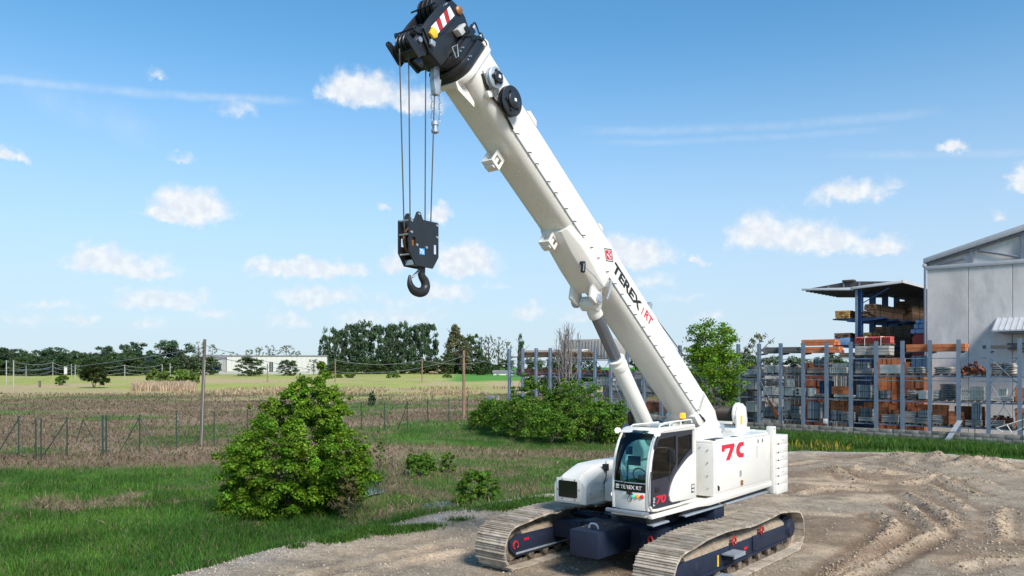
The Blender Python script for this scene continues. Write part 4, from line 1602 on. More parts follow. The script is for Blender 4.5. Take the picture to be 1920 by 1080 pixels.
# step under the cab
mb = MB()
mb.prism([(.45, 2.50), (.52, 2.66), (1.20, 2.68), (1.38, 2.62), (1.46, 2.46)], 1.55, 1.605, f=lambda p, t: (p[1], p[0], t))
mb.box(2.36, 2.42, .7, 1.3, 1.52, 1.57)
mb.obj('cab_step', noise_mat('step_steel', (.15, .18, .215), rough=.6, var=.2), cab, bevel=.006)
# inside
mb = MB()
rings = []
for (u, z, w) in ((1.0, 1.95, .24), (1.03, 2.10, .25), (1.0, 2.55, .24), (.92, 2.72, .2), (.90, 2.78, .12)):
    rings.append([(u + .07, 1.02 + w * s, z) for s in (-1, -.7, .7, 1)] + [(u - .05, 1.02 + w * s, z) for s in (1, .7, -.7, -1)])
mb.loft(rings)
mb.box(1.0, 1.55, .80, 1.25, 1.95, 2.07)
mb.box(1.05, 1.5, .72, .80, 2.15, 2.22)
mb.box(1.05, 1.5, 1.25, 1.33, 2.15, 2.22)
mb.box(1.1, 1.4, .9, 1.15, 1.66, 1.95)
mb.obj('driver_seat', noise_mat('seat_cloth', (.06, .11, .16), rough=.9, var=.1), cab, bevel=.02)
mb = MB()
mb.tube([(2.02 + .05 * math.sin(a), .98 + .17 * math.cos(a), 2.28 + .15 * math.sin(a)) for a in np.linspace(0, 6.283, 22)], .016, 6)
mb.cyl((2.02, .98, 2.28), (2.22, .98, 1.7), .04, seg=8)
mb.obj('steering_column', m_rubber, cab)
mb = MB()
mb.box(2.12, 2.16, .76, 1.06, 2.50, 2.70)
mb.box(2.12, 2.15, .70, .86, 2.72, 2.90)
mb.cyl((2.1, .70, 1.7), (2.12, .74, 2.6), .02, seg=8)
mon = mb.obj('monitor', m_rubber, cab, bevel=.01)
mb = MB()
mb.box(.60, .61, .62, 1.45, 1.66, 3.19)
mb.obj('cab_lining', m_cabin, cab)
mb = MB()
mb.box(1.5, 1.6, 1.3, 1.40, 1.66, 2.12)
mb.box(2.0, 2.1, 1.2, 1.38, 1.66, 2.22)
mb.obj('red_extinguisher', m_red, cab, bevel=.03)
# hose drum and silencer seen between cylinder and boom
mb = MB()
mb.cyl((-.2, -.7, 3.0), (-1.7, -.7, 3.0), .20, seg=22)
for k in range(9):
    u = -.25 - 1.4 * k / 8
    mb.lathe((u, -.7, 3.0), (-1, 0, 0), [(0, .205), (.0, .218), (.04, .218), (.04, .205)], 22)
mb.obj('silencer', noise_mat('silencer_steel', (.13, .16, .21), rough=.4, metal=.5, var=.15), CR)
mb = MB()
mb.box(-1.6, -.3, -.95, -.45, 2.30, 2.82)
mb.obj('exhaust_support', m_white, CR, bevel=.02)

# ---- boom: frame (s along, n across upwards) in the plane v = 0
BA = R(37.0)
CS, SN = math.cos(BA), math.sin(BA)


def bp3(s, n, v):
    return (s * CS - n * SN, v, 5.54 + s * SN + n * CS)


def bplane(p, t):
    return bp3(p[0], p[1], t)


B_R, B_U = (-CS, 0, -SN), (-SN, 0, CS)


def section(w, top, side, bot, flat, k=8):
    """U-shaped boom section: flat sides, rounded below; returns (n, v) loop"""
    pts = [(top, -w + .04), (top, w - .04), (top - .04, w), (side, w)]
    for i in range(1, k + 1):
        a = math.pi / 2 * i / k
        pts.append((side - (side - bot) * math.sin(a), flat + (w - flat) * math.cos(a)))
    pts += [(n, -v) for n, v in pts[::-1][:k + 1]][1 if flat == 0 else 0:]
    pts.append((top - .04, -w))
    return pts


def bsweep(mb, s0, s1, sec):
    mb.loft([[bp3(s0, n, v) for n, v in sec], [bp3(s1, n, v) for n, v in sec]])


mb = MB()
bsweep(mb, -2.75, 7.86, section(.42, 0, -.58, -.79, .16))
boom = mb.obj('boom', m_white, CR, smooth=30)
# foot of the boom
mb = MB()
mb.plate([(-2.6, 0), (-2.6, -.80), (-2.9, -.85), (-3.5, -.70), (-3.75, -.45), (-3.72, -.15), (-3.45, -.02)], [], -.42, .42, bplane)
mb.obj('boom_foot', m_white, boom, bevel=.02)
# lower stiffening shell along the outer part
mb = MB()
sec_ = section(.43, -.50, -.54, -.80, .20)
mb.loft([[bp3(s, n, v) for n, v in sec_] for s in (3.62, 7.84)])
shell = mb.obj('boom_shell', m_white, boom, smooth=30)
mb = MB()
for k in range(20):
    s = 3.9 + 3.7 * k / 19
    for v, n in ((.13, -.801), (.02, -.801)):
        nn = Vector(bp3(0, -.7, 0)) - Vector(bp3(0, 0, 0))
        c = Vector(bp3(s + (.09 if v > .1 else 0), n, v))
        mb.cyl(c - nn.normalized() * .01, c + nn.normalized() * .012, .022, seg=8)
mb.objs('plug_weld', m_white, shell)
mb = MB()
mb.plate([(3.6, -.56), (3.62, -.76), (3.75, -.815), (3.9, -.815), (3.9, -.56)], [], -.24, .24, bplane)
mb.obj('shell_end', m_white, shell, bevel=.02)
# cylinder bracket under the boom
mb = MB()
rings = []
for (sq, top, wt, mid, wm, bot, wb) in ((4.15, -.70, .40, -.80, .33, -.87, .22), (3.66, -.62, .435, -.82, .42, -.99, .25), (3.2, -.61, .44, -.84, .43, -1.04, .27), (2.74, -.61, .44, -.90, .43, -1.06, .27), (2.48, -.61, .44, -.92, .42, -1.06, .26)):
    rings.append([bp3(sq, n, v) for n, v in ((top, -wt), (mid, -wm), (bot, -wb), (bot, wb), (mid, wm), (top, wt))])
mb.loft(rings)
for v0 in (-.30, .22):
    mb.plate([(2.75, -1.0), (2.62, -1.30), (2.40, -1.28), (2.24, -1.22), (2.22, -1.08), (2.36, -.95), (2.45, -.66), (2.7, -.66)], [], v0, v0 + .08, bplane)
brk = mb.obj('cylinder_bracket', m_white, boom, bevel=.02)
mb = MB()
mb.lathe(bp3(2.36, -1.14, .27), (0, 1, 0), [(0, .11), (.045, .11), (.05, .07), (.065, .07), (.07, .03)], 22)
mb.lathe(bp3(2.36, -1.14, -.27), (0, -1, 0), [(0, .16), (.06, .16), (.07, .10), (.09, .10), (.10, .05)], 22)
mb.obj('pin_cap', m_galv, brk)
mb = MB()
p = Vector(bp3(3.30, -1.0, .36))
mb.cyl(p, p + Vector((.05, .02, -.16)), .05, seg=12)
mb.cyl(p + Vector((0, -.02, 0)), p + Vector((0, -.02, .06)), .06, seg=10)
bcam = mb.obj('boom_camera', m_blackdecal, brk)
mb = MB()
mb.tube(catmull([bp3(3.26, -1.0, .35), bp3(3.15, -1.0, .37), bp3(2.9, -.98, .42), bp3(2.62, -1.0, .46), bp3(2.45, -.85, .455), bp3(2.36, -.66, .44)], 5), .009, 6)
mb.tube(catmull([bp3(2.30, -1.1, .45), bp3(2.32, -.95, .46), bp3(2.36, -.8, .45), bp3(2.40, -.64, .43)], 5), .022, 6)
mb.obj('camera_cable', m_galv, bcam)
# seam with its cable clips
mb = MB()
a_, b_ = Vector(bp3(-3.2, -.635, .424)), Vector(bp3(6.6, -.635, .424))
mb.tube([a_, b_], .011, 6)
cbl = mb.obj('boom_cable', m_galv, boom)
mb = MB()
for k in range(26):
    s = -2.9 + 9.3 * k / 25 + random.uniform(-.05, .05)
    c = Vector(bp3(s, -.63, .43))
    mb.tube([c, c + Vector((0, .03, 0)), c + Vector((.0, .035, 0)) + (Vector(bp3(-.05, .04, 0)) - Vector(bp3(0, 0, 0)))], .010, 5)
mb.objs('cable_clip', m_blackdecal, cbl)
mb = MB()
mb.tube(catmull([bp3(6.55, -.63, .435), bp3(7.0, -.60, .45), bp3(7.4, -.64, .45), bp3(7.7, -.52, .44)], 6), .022, 6)
mb.tube(catmull([bp3(7.15, -.60, .45), bp3(7.35, -.66, .47), bp3(7.5, -.58, .46)], 6), .014, 6)
mb.obj('sensor_cable', m_hose, boom)
mb = MB()
mb.tube([(bp3(-2.75, -.62, .43)), bp3(-3.05, -.60, .45), bp3(-3.25, -.9, .45), bp3(-3.3, -1.2, .45)], .02, 6)
mb.obj('foot_hose', m_hose, boom)
# collar at the end of the base section
mb = MB()
bsweep(mb, 7.80, 7.90, section(.455, .04, -.60, -.93, .18))
col = mb.obj('boom_collar', m_white, boom, bevel=.01)
mb = MB()
mb.plate([(7.72, .0), (7.9, .14), (7.98, .12), (7.98, .0)], [], .30, .38, bplane)
mb.obj('collar_lug', m_white, col)
mb = MB()
mb.plate([(7.86, -.80), (7.92, -.96), (7.80, -1.02), (7.35, -.93), (7.4, -.86)], [], .19, .23, bplane)
mb.obj('collar_gusset', m_white, col)
for k, (s0, s1, w, t, bt) in enumerate(((7.90, 8.02, .41, -.02, -.90), (8.02, 8.12, .44, .02, -.95), (8.12, 8.22, .39, -.04, -.88), (8.22, 8.31, .42, .0, -.93), (8.31, 8.36, .37, -.06, -.86))):
    mb = MB()
    bsweep(mb, s0, s1, section(w, t, t - .58, bt, .15))
    sec = mb.obj('boom_section', m_black, boom, bevel=.01)
    if k in (1, 3):
        mb = MB()
        for q in range(7):
            a = math.pi / 2 * q / 6
            n, v = t - .55 - .34 * math.sin(a), (w + .0) * math.cos(a) + .01
            mb.cyl(bp3((s0 + s1) / 2, n, v - .02), bp3((s0 + s1) / 2, n - .012 * math.sin(a), v + .015), .016, seg=6)
        for v in (.15, .33):
            mb.cyl(bp3((s0 + s1) / 2, t, v), bp3((s0 + s1) / 2, t + .09, v), .035, seg=8)
        mb.objs('pad_bolt', m_bolt, sec)
# cable reels on the left cheek
mb = MB()
mb.plate([(7.72, -.30), (7.72, -.46), (7.05, -.56), (7.0, -.36), (7.2, -.26)], [], .42, .45, bplane)
rp = mb.obj('reel_plate', m_white, boom, bevel=.004)
for (s, n, r, mt, mt2) in ((7.50, -.42, .19, m_galv, m_black), (6.97, -.40, .275, m_black, m_black)):
    mb = MB()
    c = bp3(s, n, .45)
    mb.lathe(c, (0, 1, 0), [(0, r * .6), (.02, r * .92), (.05, r), (.075, r), (.08, r * .9), (.11, r * .9), (.115, r), (.14, r), (.15, r * .92)], 30)
    rl = mb.obj('cable_reel', mt, rp)
    mb = MB()
    mb.lathe((c[0], c[1] + .15, c[2]), (0, 1, 0), [(0, r * .55), (.05, r * .55), (.06, r * .5), (.07, 0)], 24)
    for k in range(5):
        a = 2 * math.pi * k / 5
        mb.cyl((c[0] + r * .62 * math.cos(a), c[1] + .14, c[2] + r * .62 * math.sin(a)), (c[0] + r * .62 * math.cos(a), c[1] + .18, c[2] + r * .62 * math.sin(a)), r * .14, seg=8)
    hb = mb.obj('reel_hub', mt2, rl)
    MB().box(c[0] - .03, c[0] + .03, c[1] + .2205, c[1] + .2225, c[2] - .025, c[2] + .03).obj('label', m_whitedecal, hb)
mb = MB()
mb.plate([(7.30, -.68), (7.38, -.60), (7.46, -.70), (7.36, -.76)], [], .42, .50, bplane)
mb.obj('cable_guide', m_white, rp, bevel=.01)
# lugs above and brackets below
for (s0, s1, n0, h) in ((6.15, 6.4, -.02, .09), (3.30, 3.42, -.02, .07)):
    mb = MB()
    mb.plate([(s0 - .05, n0), (s0 + .02, n0 + h), (s1, n0 + h), (s1 + .08, n0)], [], .36, .42, bplane)
    mb.obj('boom_lug', m_white, boom)
for s in (6.22, 4.05):
    mb = MB()
    mb.plate([(s - .13, -.86), (s + .13, -.86), (s + .13, -1.14), (s - .13, -1.14)], [[(s - .085, -.94), (s + .085, -.94), (s + .085, -1.08), (s - .085, -1.08)]], .02, .05, bplane)
    mb.plate([(s - .13, -.86), (s + .13, -.86), (s + .13, -1.14), (s - .13, -1.14)], [[(s - .085, -.94), (s + .085, -.94), (s + .085, -1.08), (s - .085, -1.08)]], -.22, -.19, bplane)
    mb.plate([(s - .13, -1.11), (s + .13, -1.11), (s + .13, -1.14), (s - .13, -1.14)], [], -.19, .02, bplane)
    mb.plate([(s - .03, -.86), (s + .03, -.86), (s + .03, -1.18), (s - .03, -1.18)], [], -.19, .02, bplane)
    mb.obj('stowage_bracket', m_white, boom)
# hoist rope along the boom's back
mb = MB()
mb.tube([(WN.x + .1, .05, WN.z + .20), bp3(.62, .24, .12), bp3(8.4, .10, .1), bp3(8.9, .03, .06)], .013, 6)
mb.obj('hoist_rope', m_rope, CR)
mb = MB()
mb.plate([(.52, .0), (.56, .24), (.66, .24), (.72, .0)], [], -.30, .30, bplane)
mb.obj('rope_guide', m_galv, boom)
# name and emblem on the boom
lettering(boom, 'TEREX', bp3(2.50, -.42, .420), B_R, B_U, 1.40, .225, m_blackdecal, bold=.035, depth=.006)
lettering(boom, 'RT', bp3(.86, -.37, .420), B_R, B_U, .36, .20, m_decal, bold=.02, shear=.0, depth=.006)
lettering(boom, 'CRANES', bp3(.96, -.42, .420), B_U, (CS, 0, SN), .20, .045, m_decal, depth=.005)
mb = MB()
mb.plate([(3.0, -.26), (2.78, -.09), (2.56, -.26), (2.78, -.43)], [[(2.975, -.26), (2.78, -.11), (2.585, -.26), (2.78, -.41)]], .421, .426, bplane)
mb.obj('emblem_border', m_blackdecal, boom)
mb = MB()
mb.plate([(2.94, -.26), (2.78, -.137), (2.62, -.26), (2.78, -.383)], [], .421, .424, bplane)
emb = mb.obj('maker_emblem', m_decal, boom)
mb = MB()
mb.plate([(2.87, -.30), (2.83, -.27), (2.66, -.27), (2.70, -.30)], [], .4245, .427, bplane)
mb.plate([(2.84, -.21), (2.80, -.18), (2.80, -.24)], [], .4245, .427, bplane)
mb.plate([(2.75, -.18), (2.71, -.21), (2.75, -.24)], [], .4245, .427, bplane)
mb.obj('emblem_mark', m_whitedecal, emb)

# ---- luffing cylinder
ca, cb_ = Vector((2.45, 0, 5.98)), Vector((-.25, 0, 2.79))
cd = (ca - cb_).normalized()
ge = Vector((1.42, 0, 0))
t_g = (1.42 - cb_.x) / cd.x
gl = cb_ + cd * t_g
mb = MB()
mb.cyl(cb_, gl, .185, seg=28)
mb.lathe(gl - cd * .26, cd, [(0, .186), (.0, .20), (.16, .20), (.16, .185)], 28)
mb.lathe(gl, cd, [(-.02, .2), (.03, .2), (.04, .17), (.04, .14)], 28)
cyl = mb.obj('luffing_cylinder', m_white, CR, bevel=.004)
mb = MB()
mb.cyl(gl, ca - cd * .28, .135, seg=28)
rod = mb.obj('cylinder_rod', m_chrome, cyl)
mb = MB()
mb.lathe(ca - cd * .34, cd, [(0, .14), (.0, .165), (.12, .165), (.2, .15), (.34, .15)], 24)
mb.cyl(ca + Vector((0, -.19, 0)), ca + Vector((0, .19, 0)), .16, seg=22)
mb.obj('rod_eye', m_white, cyl, bevel=.004)
mb = MB()
for k in range(5):
    y = -.25 - .03 * k
    mb.tube(catmull([(.30, y, 3.5), (.1, y - .12, 3.35 - .03 * k), (.0, y - .1, 3.1), (.1, y, 2.9)], 5), .02, 6)
mb.box(.18, .36, -.26, -.17, 3.35, 3.6)
mb.obj('cylinder_hose', m_hose, cyl)

# ---- boom head
mb = MB()
hp = [(8.26, -.04), (8.40, .03), (8.50, .07), (8.66, .08), (8.85, .02), (8.98, -.28), (9.0, -.62), (9.0, -.95), (8.88, -1.08), (8.66, -1.14), (8.34, -1.10)]
mb.plate(hp, [], .24, .30, bplane)
mb.plate(hp, [], -.30, -.24, bplane)
mb.plate([(8.30, -.02), (8.60, .05), (8.72, -.25), (8.6, -1.1), (8.34, -1.06)], [], -.24, .24, bplane)
head = mb.obj('boom_head', m_black, CR, bevel=.012)
mb = MB()
npt = [(8.72, -.98), (8.92, -.92), (8.98, -1.02), (8.98, -1.22), (8.92, -1.30), (8.76, -1.34), (8.64, -1.22)]
mb.plate(npt, [], .20, .25, bplane)
mb.plate(npt, [], -.25, -.20, bplane)
mb.plate([(8.72, -.95), (8.92, -.90), (8.88, -1.34), (8.70, -1.26)], [], -.2, .2, bplane)
nose = mb.obj('rooster_nose', m_black, head, bevel=.01)


def ear(P, h, v0, w=.035):
    mb = MB()
    hole = [(h[0] + .017 * math.cos(a), h[1] + .017 * math.sin(a)) for a in np.linspace(0, 6.283, 9)[:-1]]
    mb.plate(P, [hole], v0, v0 + w, bplane)
    return mb.obj('nose_ear', m_black, nose, bevel=.006)


ear([(9.10, -1.24), (9.11, -1.28), (9.09, -1.32), (8.73, -1.36), (8.66, -1.34), (8.66, -1.22), (8.9, -1.20), (9.05, -1.21)], (9.075, -1.265), -.285)
ear([(9.09, -1.0), (9.07, -.965), (9.03, -.96), (8.90, -.98), (8.90, -1.08), (8.98, -1.07), (9.07, -1.035)], (9.05, -1.0), -.285)
ear([(9.14, -1.34), (9.13, -1.30), (9.10, -1.285), (8.74, -1.24), (8.70, -1.30), (8.74, -1.42), (9.09, -1.38)], (9.105, -1.335), .25)
ear([(8.72, -1.26), (8.62, -1.28), (8.55, -1.34), (8.55, -1.39), (8.60, -1.41), (8.75, -1.46)], (8.585, -1.365), .16)
ear([(9.12, -1.12), (9.11, -1.06), (9.06, -1.03), (9.0, -.88), (8.94, -.78), (8.86, -.82), (8.95, -1.06), (9.05, -1.13)], (9.075, -1.085), .25)


def sheave(parent, s, n, v, r, w=.05, mat=None):
    mb = MB()
    mb.lathe(bp3(s, n, v - w / 2), (0, 1, 0), [(0, r * .25), (.0, r), (w * .2, r), (w * .45, r * .86), (w * .55, r * .86), (w * .8, r), (w, r), (w, r * .25)], 30)
    return mb.obj('sheave', mat or m_black, parent)


for v in (-.16, -.05, .06, .17): sheave(head, 8.87, -.20, v, .23)
for v in (-.13, -.04, .05, .14): sheave(nose, 8.90, -1.14, v, .165)
mb = MB()
mb.cyl(bp3(8.87, -.20, -.33), bp3(8.87, -.20, .33), .06, seg=16)
mb.cyl(bp3(8.90, -1.14, -.29), bp3(8.90, -1.14, .29), .045, seg=12)
mb.objs('head_pin', m_bolt, head)
mb = MB()
for (s, n) in ((9.06, -.36), (9.04, -.95)):
    mb.cyl(bp3(s, n, -.3), bp3(s, n, .3), .016, seg=8)
mb.objs('rope_keeper', m_black, head)
mb = MB()
mb.plate([(8.80, .06), (8.98, .06), (9.08, -.08), (9.05, -.11), (8.96, .02), (8.80, .03)], [], -.26, .26, bplane)
mb.obj('rope_guard', m_black, head, bevel=.01)
mb = MB()
mb.plate([(8.88, -.08), (8.92, -.26), (8.97, -.62), (8.99, -.98), (8.78, -1.05), (8.66, -.60), (8.64, -.18), (8.70, -.10)], [], .305, .335, bplane)
ck = mb.obj('head_cheek', m_black, head, bevel=.006)
# red and white hazard board
A0, A1, A2, A3 = (8.85, -.17), (8.68, -.19), (8.74, -.79), (8.90, -.83)
nst = 5
for k in range(nst):
    t0, t1 = k / nst, (k + 1) / nst
    sh = .07
    mix = lambda P, Q, t: (P[0] + (Q[0] - P[0]) * t, P[1] + (Q[1] - P[1]) * t)
    q = [mix(A0, A3, max(0, t0 - sh) if k else 0), mix(A1, A2, min(t0 + sh, 1) if k else 0), mix(A1, A2, min(t1 + sh, 1) if k < nst - 1 else 1), mix(A0, A3, t1 - sh if k < nst - 1 else 1)]
    mb = MB()
    mb.plate(q, [], .336, .342, bplane)
    mb.obj('hazard_stripe', m_whitedecal if k % 2 == 0 else m_red, ck, smooth=0)
mb = MB()
mb.plate([(8.78, -.80), (8.90, -.83), (8.88, -.98), (8.76, -.97), (8.72, -.89)], [], .337, .40, bplane)
mb.obj('yellow_lamp', m_yellow, ck, bevel=.02)
mb = MB()
mb.plate([(8.70, -.98), (8.80, -1.02), (8.76, -1.10), (8.66, -1.06)], [], .337, .39, bplane)
mb.obj('lamp_fitting', m_galv, ck, bevel=.01)
mb = MB()
mb.plate([(8.37, -.18), (8.50, -.17), (8.54, -.42), (8.40, -.41)], [], .30, .44, bplane)
gb = mb.obj('junction_box', noise_mat('grey_box', (.5, .5, .48), rough=.5), head, bevel=.02)
mb = MB()
mb.plate([(8.38, -.19), (8.46, -.18), (8.47, -.28), (8.39, -.29)], [], .44, .47, bplane)
mb.obj('sensor', m_blackdecal, gb, bevel=.01)
mb = MB()
mb.lathe(bp3(8.66, -.0, .30), (0, 1, 0), [(0, .075), (.03, .075), (.05, .05), (.055, 0)], 20)
mb.lathe(bp3(8.62, .05, .27), (0, 1, 0), [(0, .03), (.06, .03), (.065, 0)], 10)
mb.objs('bronze_boss', m_rust, head)
mb = MB()
mb.tube(catmull([bp3(8.30, .02, .33), bp3(8.32, .12, .36), bp3(8.22, .14, .34), bp3(8.14, .08, .36), bp3(8.06, .14, .34), bp3(7.98, .09, .36)], 5), .014, 6)
mb.tube(catmull([bp3(8.48, -.3, .33), bp3(8.36, -.34, .42), bp3(8.22, -.16, .46), bp3(8.02, -.02, .46), bp3(7.9, .04, .40)], 5), .012, 6)
mb.obj('head_cable', m_hose, head)
mb = MB()
mb.tube([bp3(8.42, -.74, .40), bp3(8.26, -.82, .42), bp3(8.24, -.76, .42), bp3(8.38, -.62, .42), bp3(8.42, -.74, .40)], .009, 5)
mb.obj('wire_bracket', m_galv, head)
for (s, n, v) in ((8.28, .06, .28), (8.20, .1, .20), (8.06, .12, .30), (8.0, .12, .16)):
    mb = MB()
    mb.cyl(bp3(s, n - .06, v), bp3(s, n + .06, v), .035, seg=8)
    mb.obj('roller_bracket', m_black, head)

# ---- falls of rope, with the wedge socket and its chain
HB_U, HB_Z = 7.56, 6.78
falls = [((7.98, -.02, 9.85), (7.82, -.07, 6.6)), ((7.84, .05, 9.9), (7.82, .07, 6.6)), ((7.40, .0, 9.8), (7.38, -.04, 6.8))]
for a_, b_ in falls:
    mb = MB()
    mb.cyl(a_, b_, .0125, seg=6)
    mb.obj('hoist_rope', m_rope, CR)
mb = MB()
sk = Vector((7.19, .02, 0))
mb.cyl((7.19, .02, 9.85), (7.35, .06, 6.8), .0125, seg=6)
wr = mb.obj('hoist_rope', m_rope, CR)
mb = MB()
mb.box(7.13, 7.27, -.03, .07, 9.55, 9.85)
mb.prism([(7.10, 9.56), (7.28, 9.56), (7.24, 9.28), (7.14, 9.28)], -.04, .08)
mb.cyl((7.2, .02, 9.85), (7.16, .02, 10.02), .045, seg=10)
mb.obj('wedge_socket', m_galv, wr, bevel=.012)
mb = MB()
mb.lathe((7.20, .02, 8.62), (0, 0, 1), [(0, .04), (.02, .065), (.07, .065), (.07, .05), (.14, .05), (.14, .065), (.20, .065), (.22, .04)], 16)
wt = mb.obj('limit_switch_weight', m_galv, wr)
mb = MB()
for k in range(24):
    z = 8.86 + .5 * k / 24 * 1.35
    for uo, vo in ((7.12, .05), (7.25, -.01)):
        a = (k % 2) * math.pi / 2
        ring = [(uo + .014 * math.cos(t) * math.cos(a) + .012 * math.sin(k), vo + .014 * math.cos(t) * math.sin(a), z + .022 * math.sin(t)) for t in np.linspace(0, 6.283, 8)]
        mb.tube(ring, .005, 4)
tag(mb.obj('switch_chain', m_bolt, wt, smooth=0), kind='stuff')

# ------------------------------------------------------------------ hook block, a thing of its own
HK = bpy.data.objects.new('hook_block', None)
COL.objects.link(HK)
tag(HK, 'black hook block with a single hook hanging on four ropes from the crane boom', 'hook block')
HK.matrix_world = CRM @ Matrix.Translation((7.60, .03, 6.24))
# block frame: x = crane's forward axis, y = across, z up; side plates face left and right
P = [(-.335, .79), (-.31, .81), (.02, .815), (.05, .86), (.08, .93), (.12, .945), (.16, .93), (.19, .86), (.22, .80), (.315, .80), (.335, .78), (.335, .25), (.20, .04), (-.20, .02), (-.335, .22)]
for y0 in (.115, -.145):
    mb = MB()
    win = [(-.30, .43), (-.225, .43), (-.225, .27), (-.30, .27)]
    win2 = [(.20, .50), (.28, .50), (.28, .36), (.20, .36)]
    mb.plate(P, [win, win2], y0, y0 + .03, lambda p, t: (p[0], t, p[1]))
    pl = mb.obj('side_plate', m_black, HK, bevel=.004, smooth=0)
    if y0 > 0:
        mb = MB()
        for (x, z) in ((.285, .77), (.29, .58), (.17, .38), (-.05, .36), (-.30, .76), (-.30, .56), (.12, .90)):
            mb.cyl((x, y0 + .03, z), (x, y0 + .042, z), .022, seg=10)
        mb.objs('plate_bolt', m_bolt, pl)
        mb = MB()
        mb.box(.0, .115, y0 + .031, y0 + .034, .23, .335)
        lb = mb.obj('number_plate', m_bluedecal, pl)
        lettering(lb, '70t', (.108, y0 + .034, .245), LEFT_R, UPZ, .10, .075, m_whitedecal, depth=.003)
mb = MB()
for (x, z) in ((.30, .78), (.31, .55), (.30, .22), (-.31, .78), (-.31, .22)):
    mb.cyl((x, -.12, z), (x, .12, z), .016, seg=10)
mb.box(-.2, .2, -.112, .112, .06, .14)
mb.objs('spacer_bar', m_bolt, HK)
for y in (-.07, 0, .07):
    mb = MB()
    mb.lathe((0.0, y - .03, .47), (0, 1, 0), [(0, .06), (0, .27), (.012, .27), (.026, .235), (.034, .235), (.048, .27), (.06, .27), (.06, .06)], 32)
    mb.obj('sheave', m_rust if y else m_black, HK)
mb = MB()
mb.cyl((0, -.13, .47), (0, .13, .47), .05, seg=16)
mb.cyl((-.07, 0, .1), (-.07, 0, -.05), .07, .065, seg=18)
mb.obj('hook_shank', m_black, HK)
m_hook = noise_mat('hook_iron', (.028, .028, .030), rough=.42, metal=.3, var=.3, scale=8, bump=.004, bscale=30)
ctr = [(-.07, .03), (-.065, -.05), (-.09, -.12), (-.15, -.19), (-.165, -.28), (-.11, -.36), (.0, -.385), (.11, -.355), (.18, -.28), (.20, -.20), (.195, -.11)]
rad = [.065, .065, .07, .08, .085, .09, .085, .075, .06, .042, .018]
cc = catmull([(x, 0, z) for x, z in ctr], 5)
rr = [np.interp(k / 5, range(len(rad)), rad) for k in range(len(cc))]
mb = MB()
mb.tube(cc, [float(r) * .95 for r in rr], 14)
hk = mb.obj('hook', m_hook, HK, smooth=60)
mb = MB()
mb.tube([(-.01, .02, -.02), (.06, .02, -.08), (.15, .02, -.15)], .014, 6)
mb.tube([(-.01, -.02, -.02), (.06, -.02, -.08), (.15, -.02, -.15)], .014, 6)
mb.objs('latch_arm', m_galv, hk)

# ------------------------------------------------------------------ the storage rack, its goods, the block wall
RK0 = np.array([-0.243, 76.0])
RK_ANG = math.atan2(RK_DIR[1], RK_DIR[0])
BAY = 1.6582


def rkx(px, d):
    """distance along the rack row seen at photo column px, d metres behind the row"""
    k = (px - 960) / 1500
    b = RK0 + RK_AWAY * d
    return (k * b[1] - b[0]) / (RK_DIR[0] - k * RK_DIR[1])


def rkw(x, d):
    return RK0 + RK_DIR * x + RK_AWAY * d


def rkz(py, x, d):
    return CAM_H + (688 - py) * rkw(x, d)[1] / 1500


def rthing(name, label, cat, x, d, z=0, group=None):
    w = rkw(x, d)
    return thing(name, label, cat, (w[0], w[1], z), RK_ANG, group)


m_rack = noise_mat('rack_steel', (.165, .215, .28), rough=.5, var=.12, scale=4, dirt=(.3, .32, .34), dirt_amt=.2)
m_rack2 = noise_mat('rack_arm', (.06, .07, .085), rough=.5, var=.15)
RK = rthing('storage_rack', 'long row of tall blue-grey steel rack columns behind the block wall', 'storage rack', 0, 0)
mb = MB()
for y0 in (-.14, .12): mb.box(-.098, .098, y0, y0 + .02, .14, 6.33)
mb.box(-.012, .012, -.12, .12, .14, 6.33)
for k in range(26):
    mb.box(-.101, -.08, -.145, -.13, .9 + .2 * k, .96 + .2 * k)
    mb.box(.08, .101, -.145, -.13, .9 + .2 * k, .96 + .2 * k)
colm = mb.mesh('rack_column', m_rack, smooth=0)
mb = MB()
mb.prism([(-.30, .02), (1.55, .02), (1.55, .14), (.5, .22), (.14, .5), (-.16, .42), (-.30, .14)], -.09, .09, 'yz', f=lambda p, t: (t, p[0], p[1]))
footm = mb.mesh('rack_foot', m_rack, smooth=0)
mb = MB()
mb.prism([(.13, .0), (.13, -.16), (1.45, -.06), (1.45, .0)], -.06, .06, f=lambda p, t: (t, p[0], p[1]))
armm = mb.mesh('rack_arm', m_rack2, smooth=0)
LEVELS = (.80, 2.39, 4.05, 5.60)
for i in range(26):
    c = link('rack_column', colm, RK, loc=(BAY * i, 0, 0))
    link('rack_foot', footm, c)
    for lv in LEVELS:
        link('rack_arm', armm, c, loc=(0, 0, lv))
for i in range(25):
    a, b = BAY * i + .12, BAY * (i + 1) - .12
    for z, h, y in ((5.13, .05, -.05), (3.68, .05, -.05)):
        link('rack_tie', MB().box(a, b, y, y + .05, z, z + h).mesh('rack_tie', m_rack, smooth=0), RK)
    for z in LEVELS[:3]:
        link('shelf_beam', MB().box(a - .02, b + .02, .20, .28, z - .10, z - .005).mesh('shelf_beam', m_rack, smooth=0), RK)
    if i not in (9, 10, 18):
        link('shelf_deck', MB().box(a - .02, b + .02, .30, 1.45, z - 3.3, z - 3.27).mesh('shelf_deck', m_rack2, smooth=0), RK)
    if i in (0, 6, 15, 24, 5, 7):
        for (z0, z1) in ((.9, 3.5), (3.6, 5.1)):
            for s in (0, 1):
                p, q = ((a, -.02 + .06 * s, z0), (b, -.02 + .06 * s, z1)) if s == 0 else ((b, .04, z0), (a, .04, z1))
                MB().cyl(p, q, .022, seg=6).obj('cross_brace', m_rack, RK)

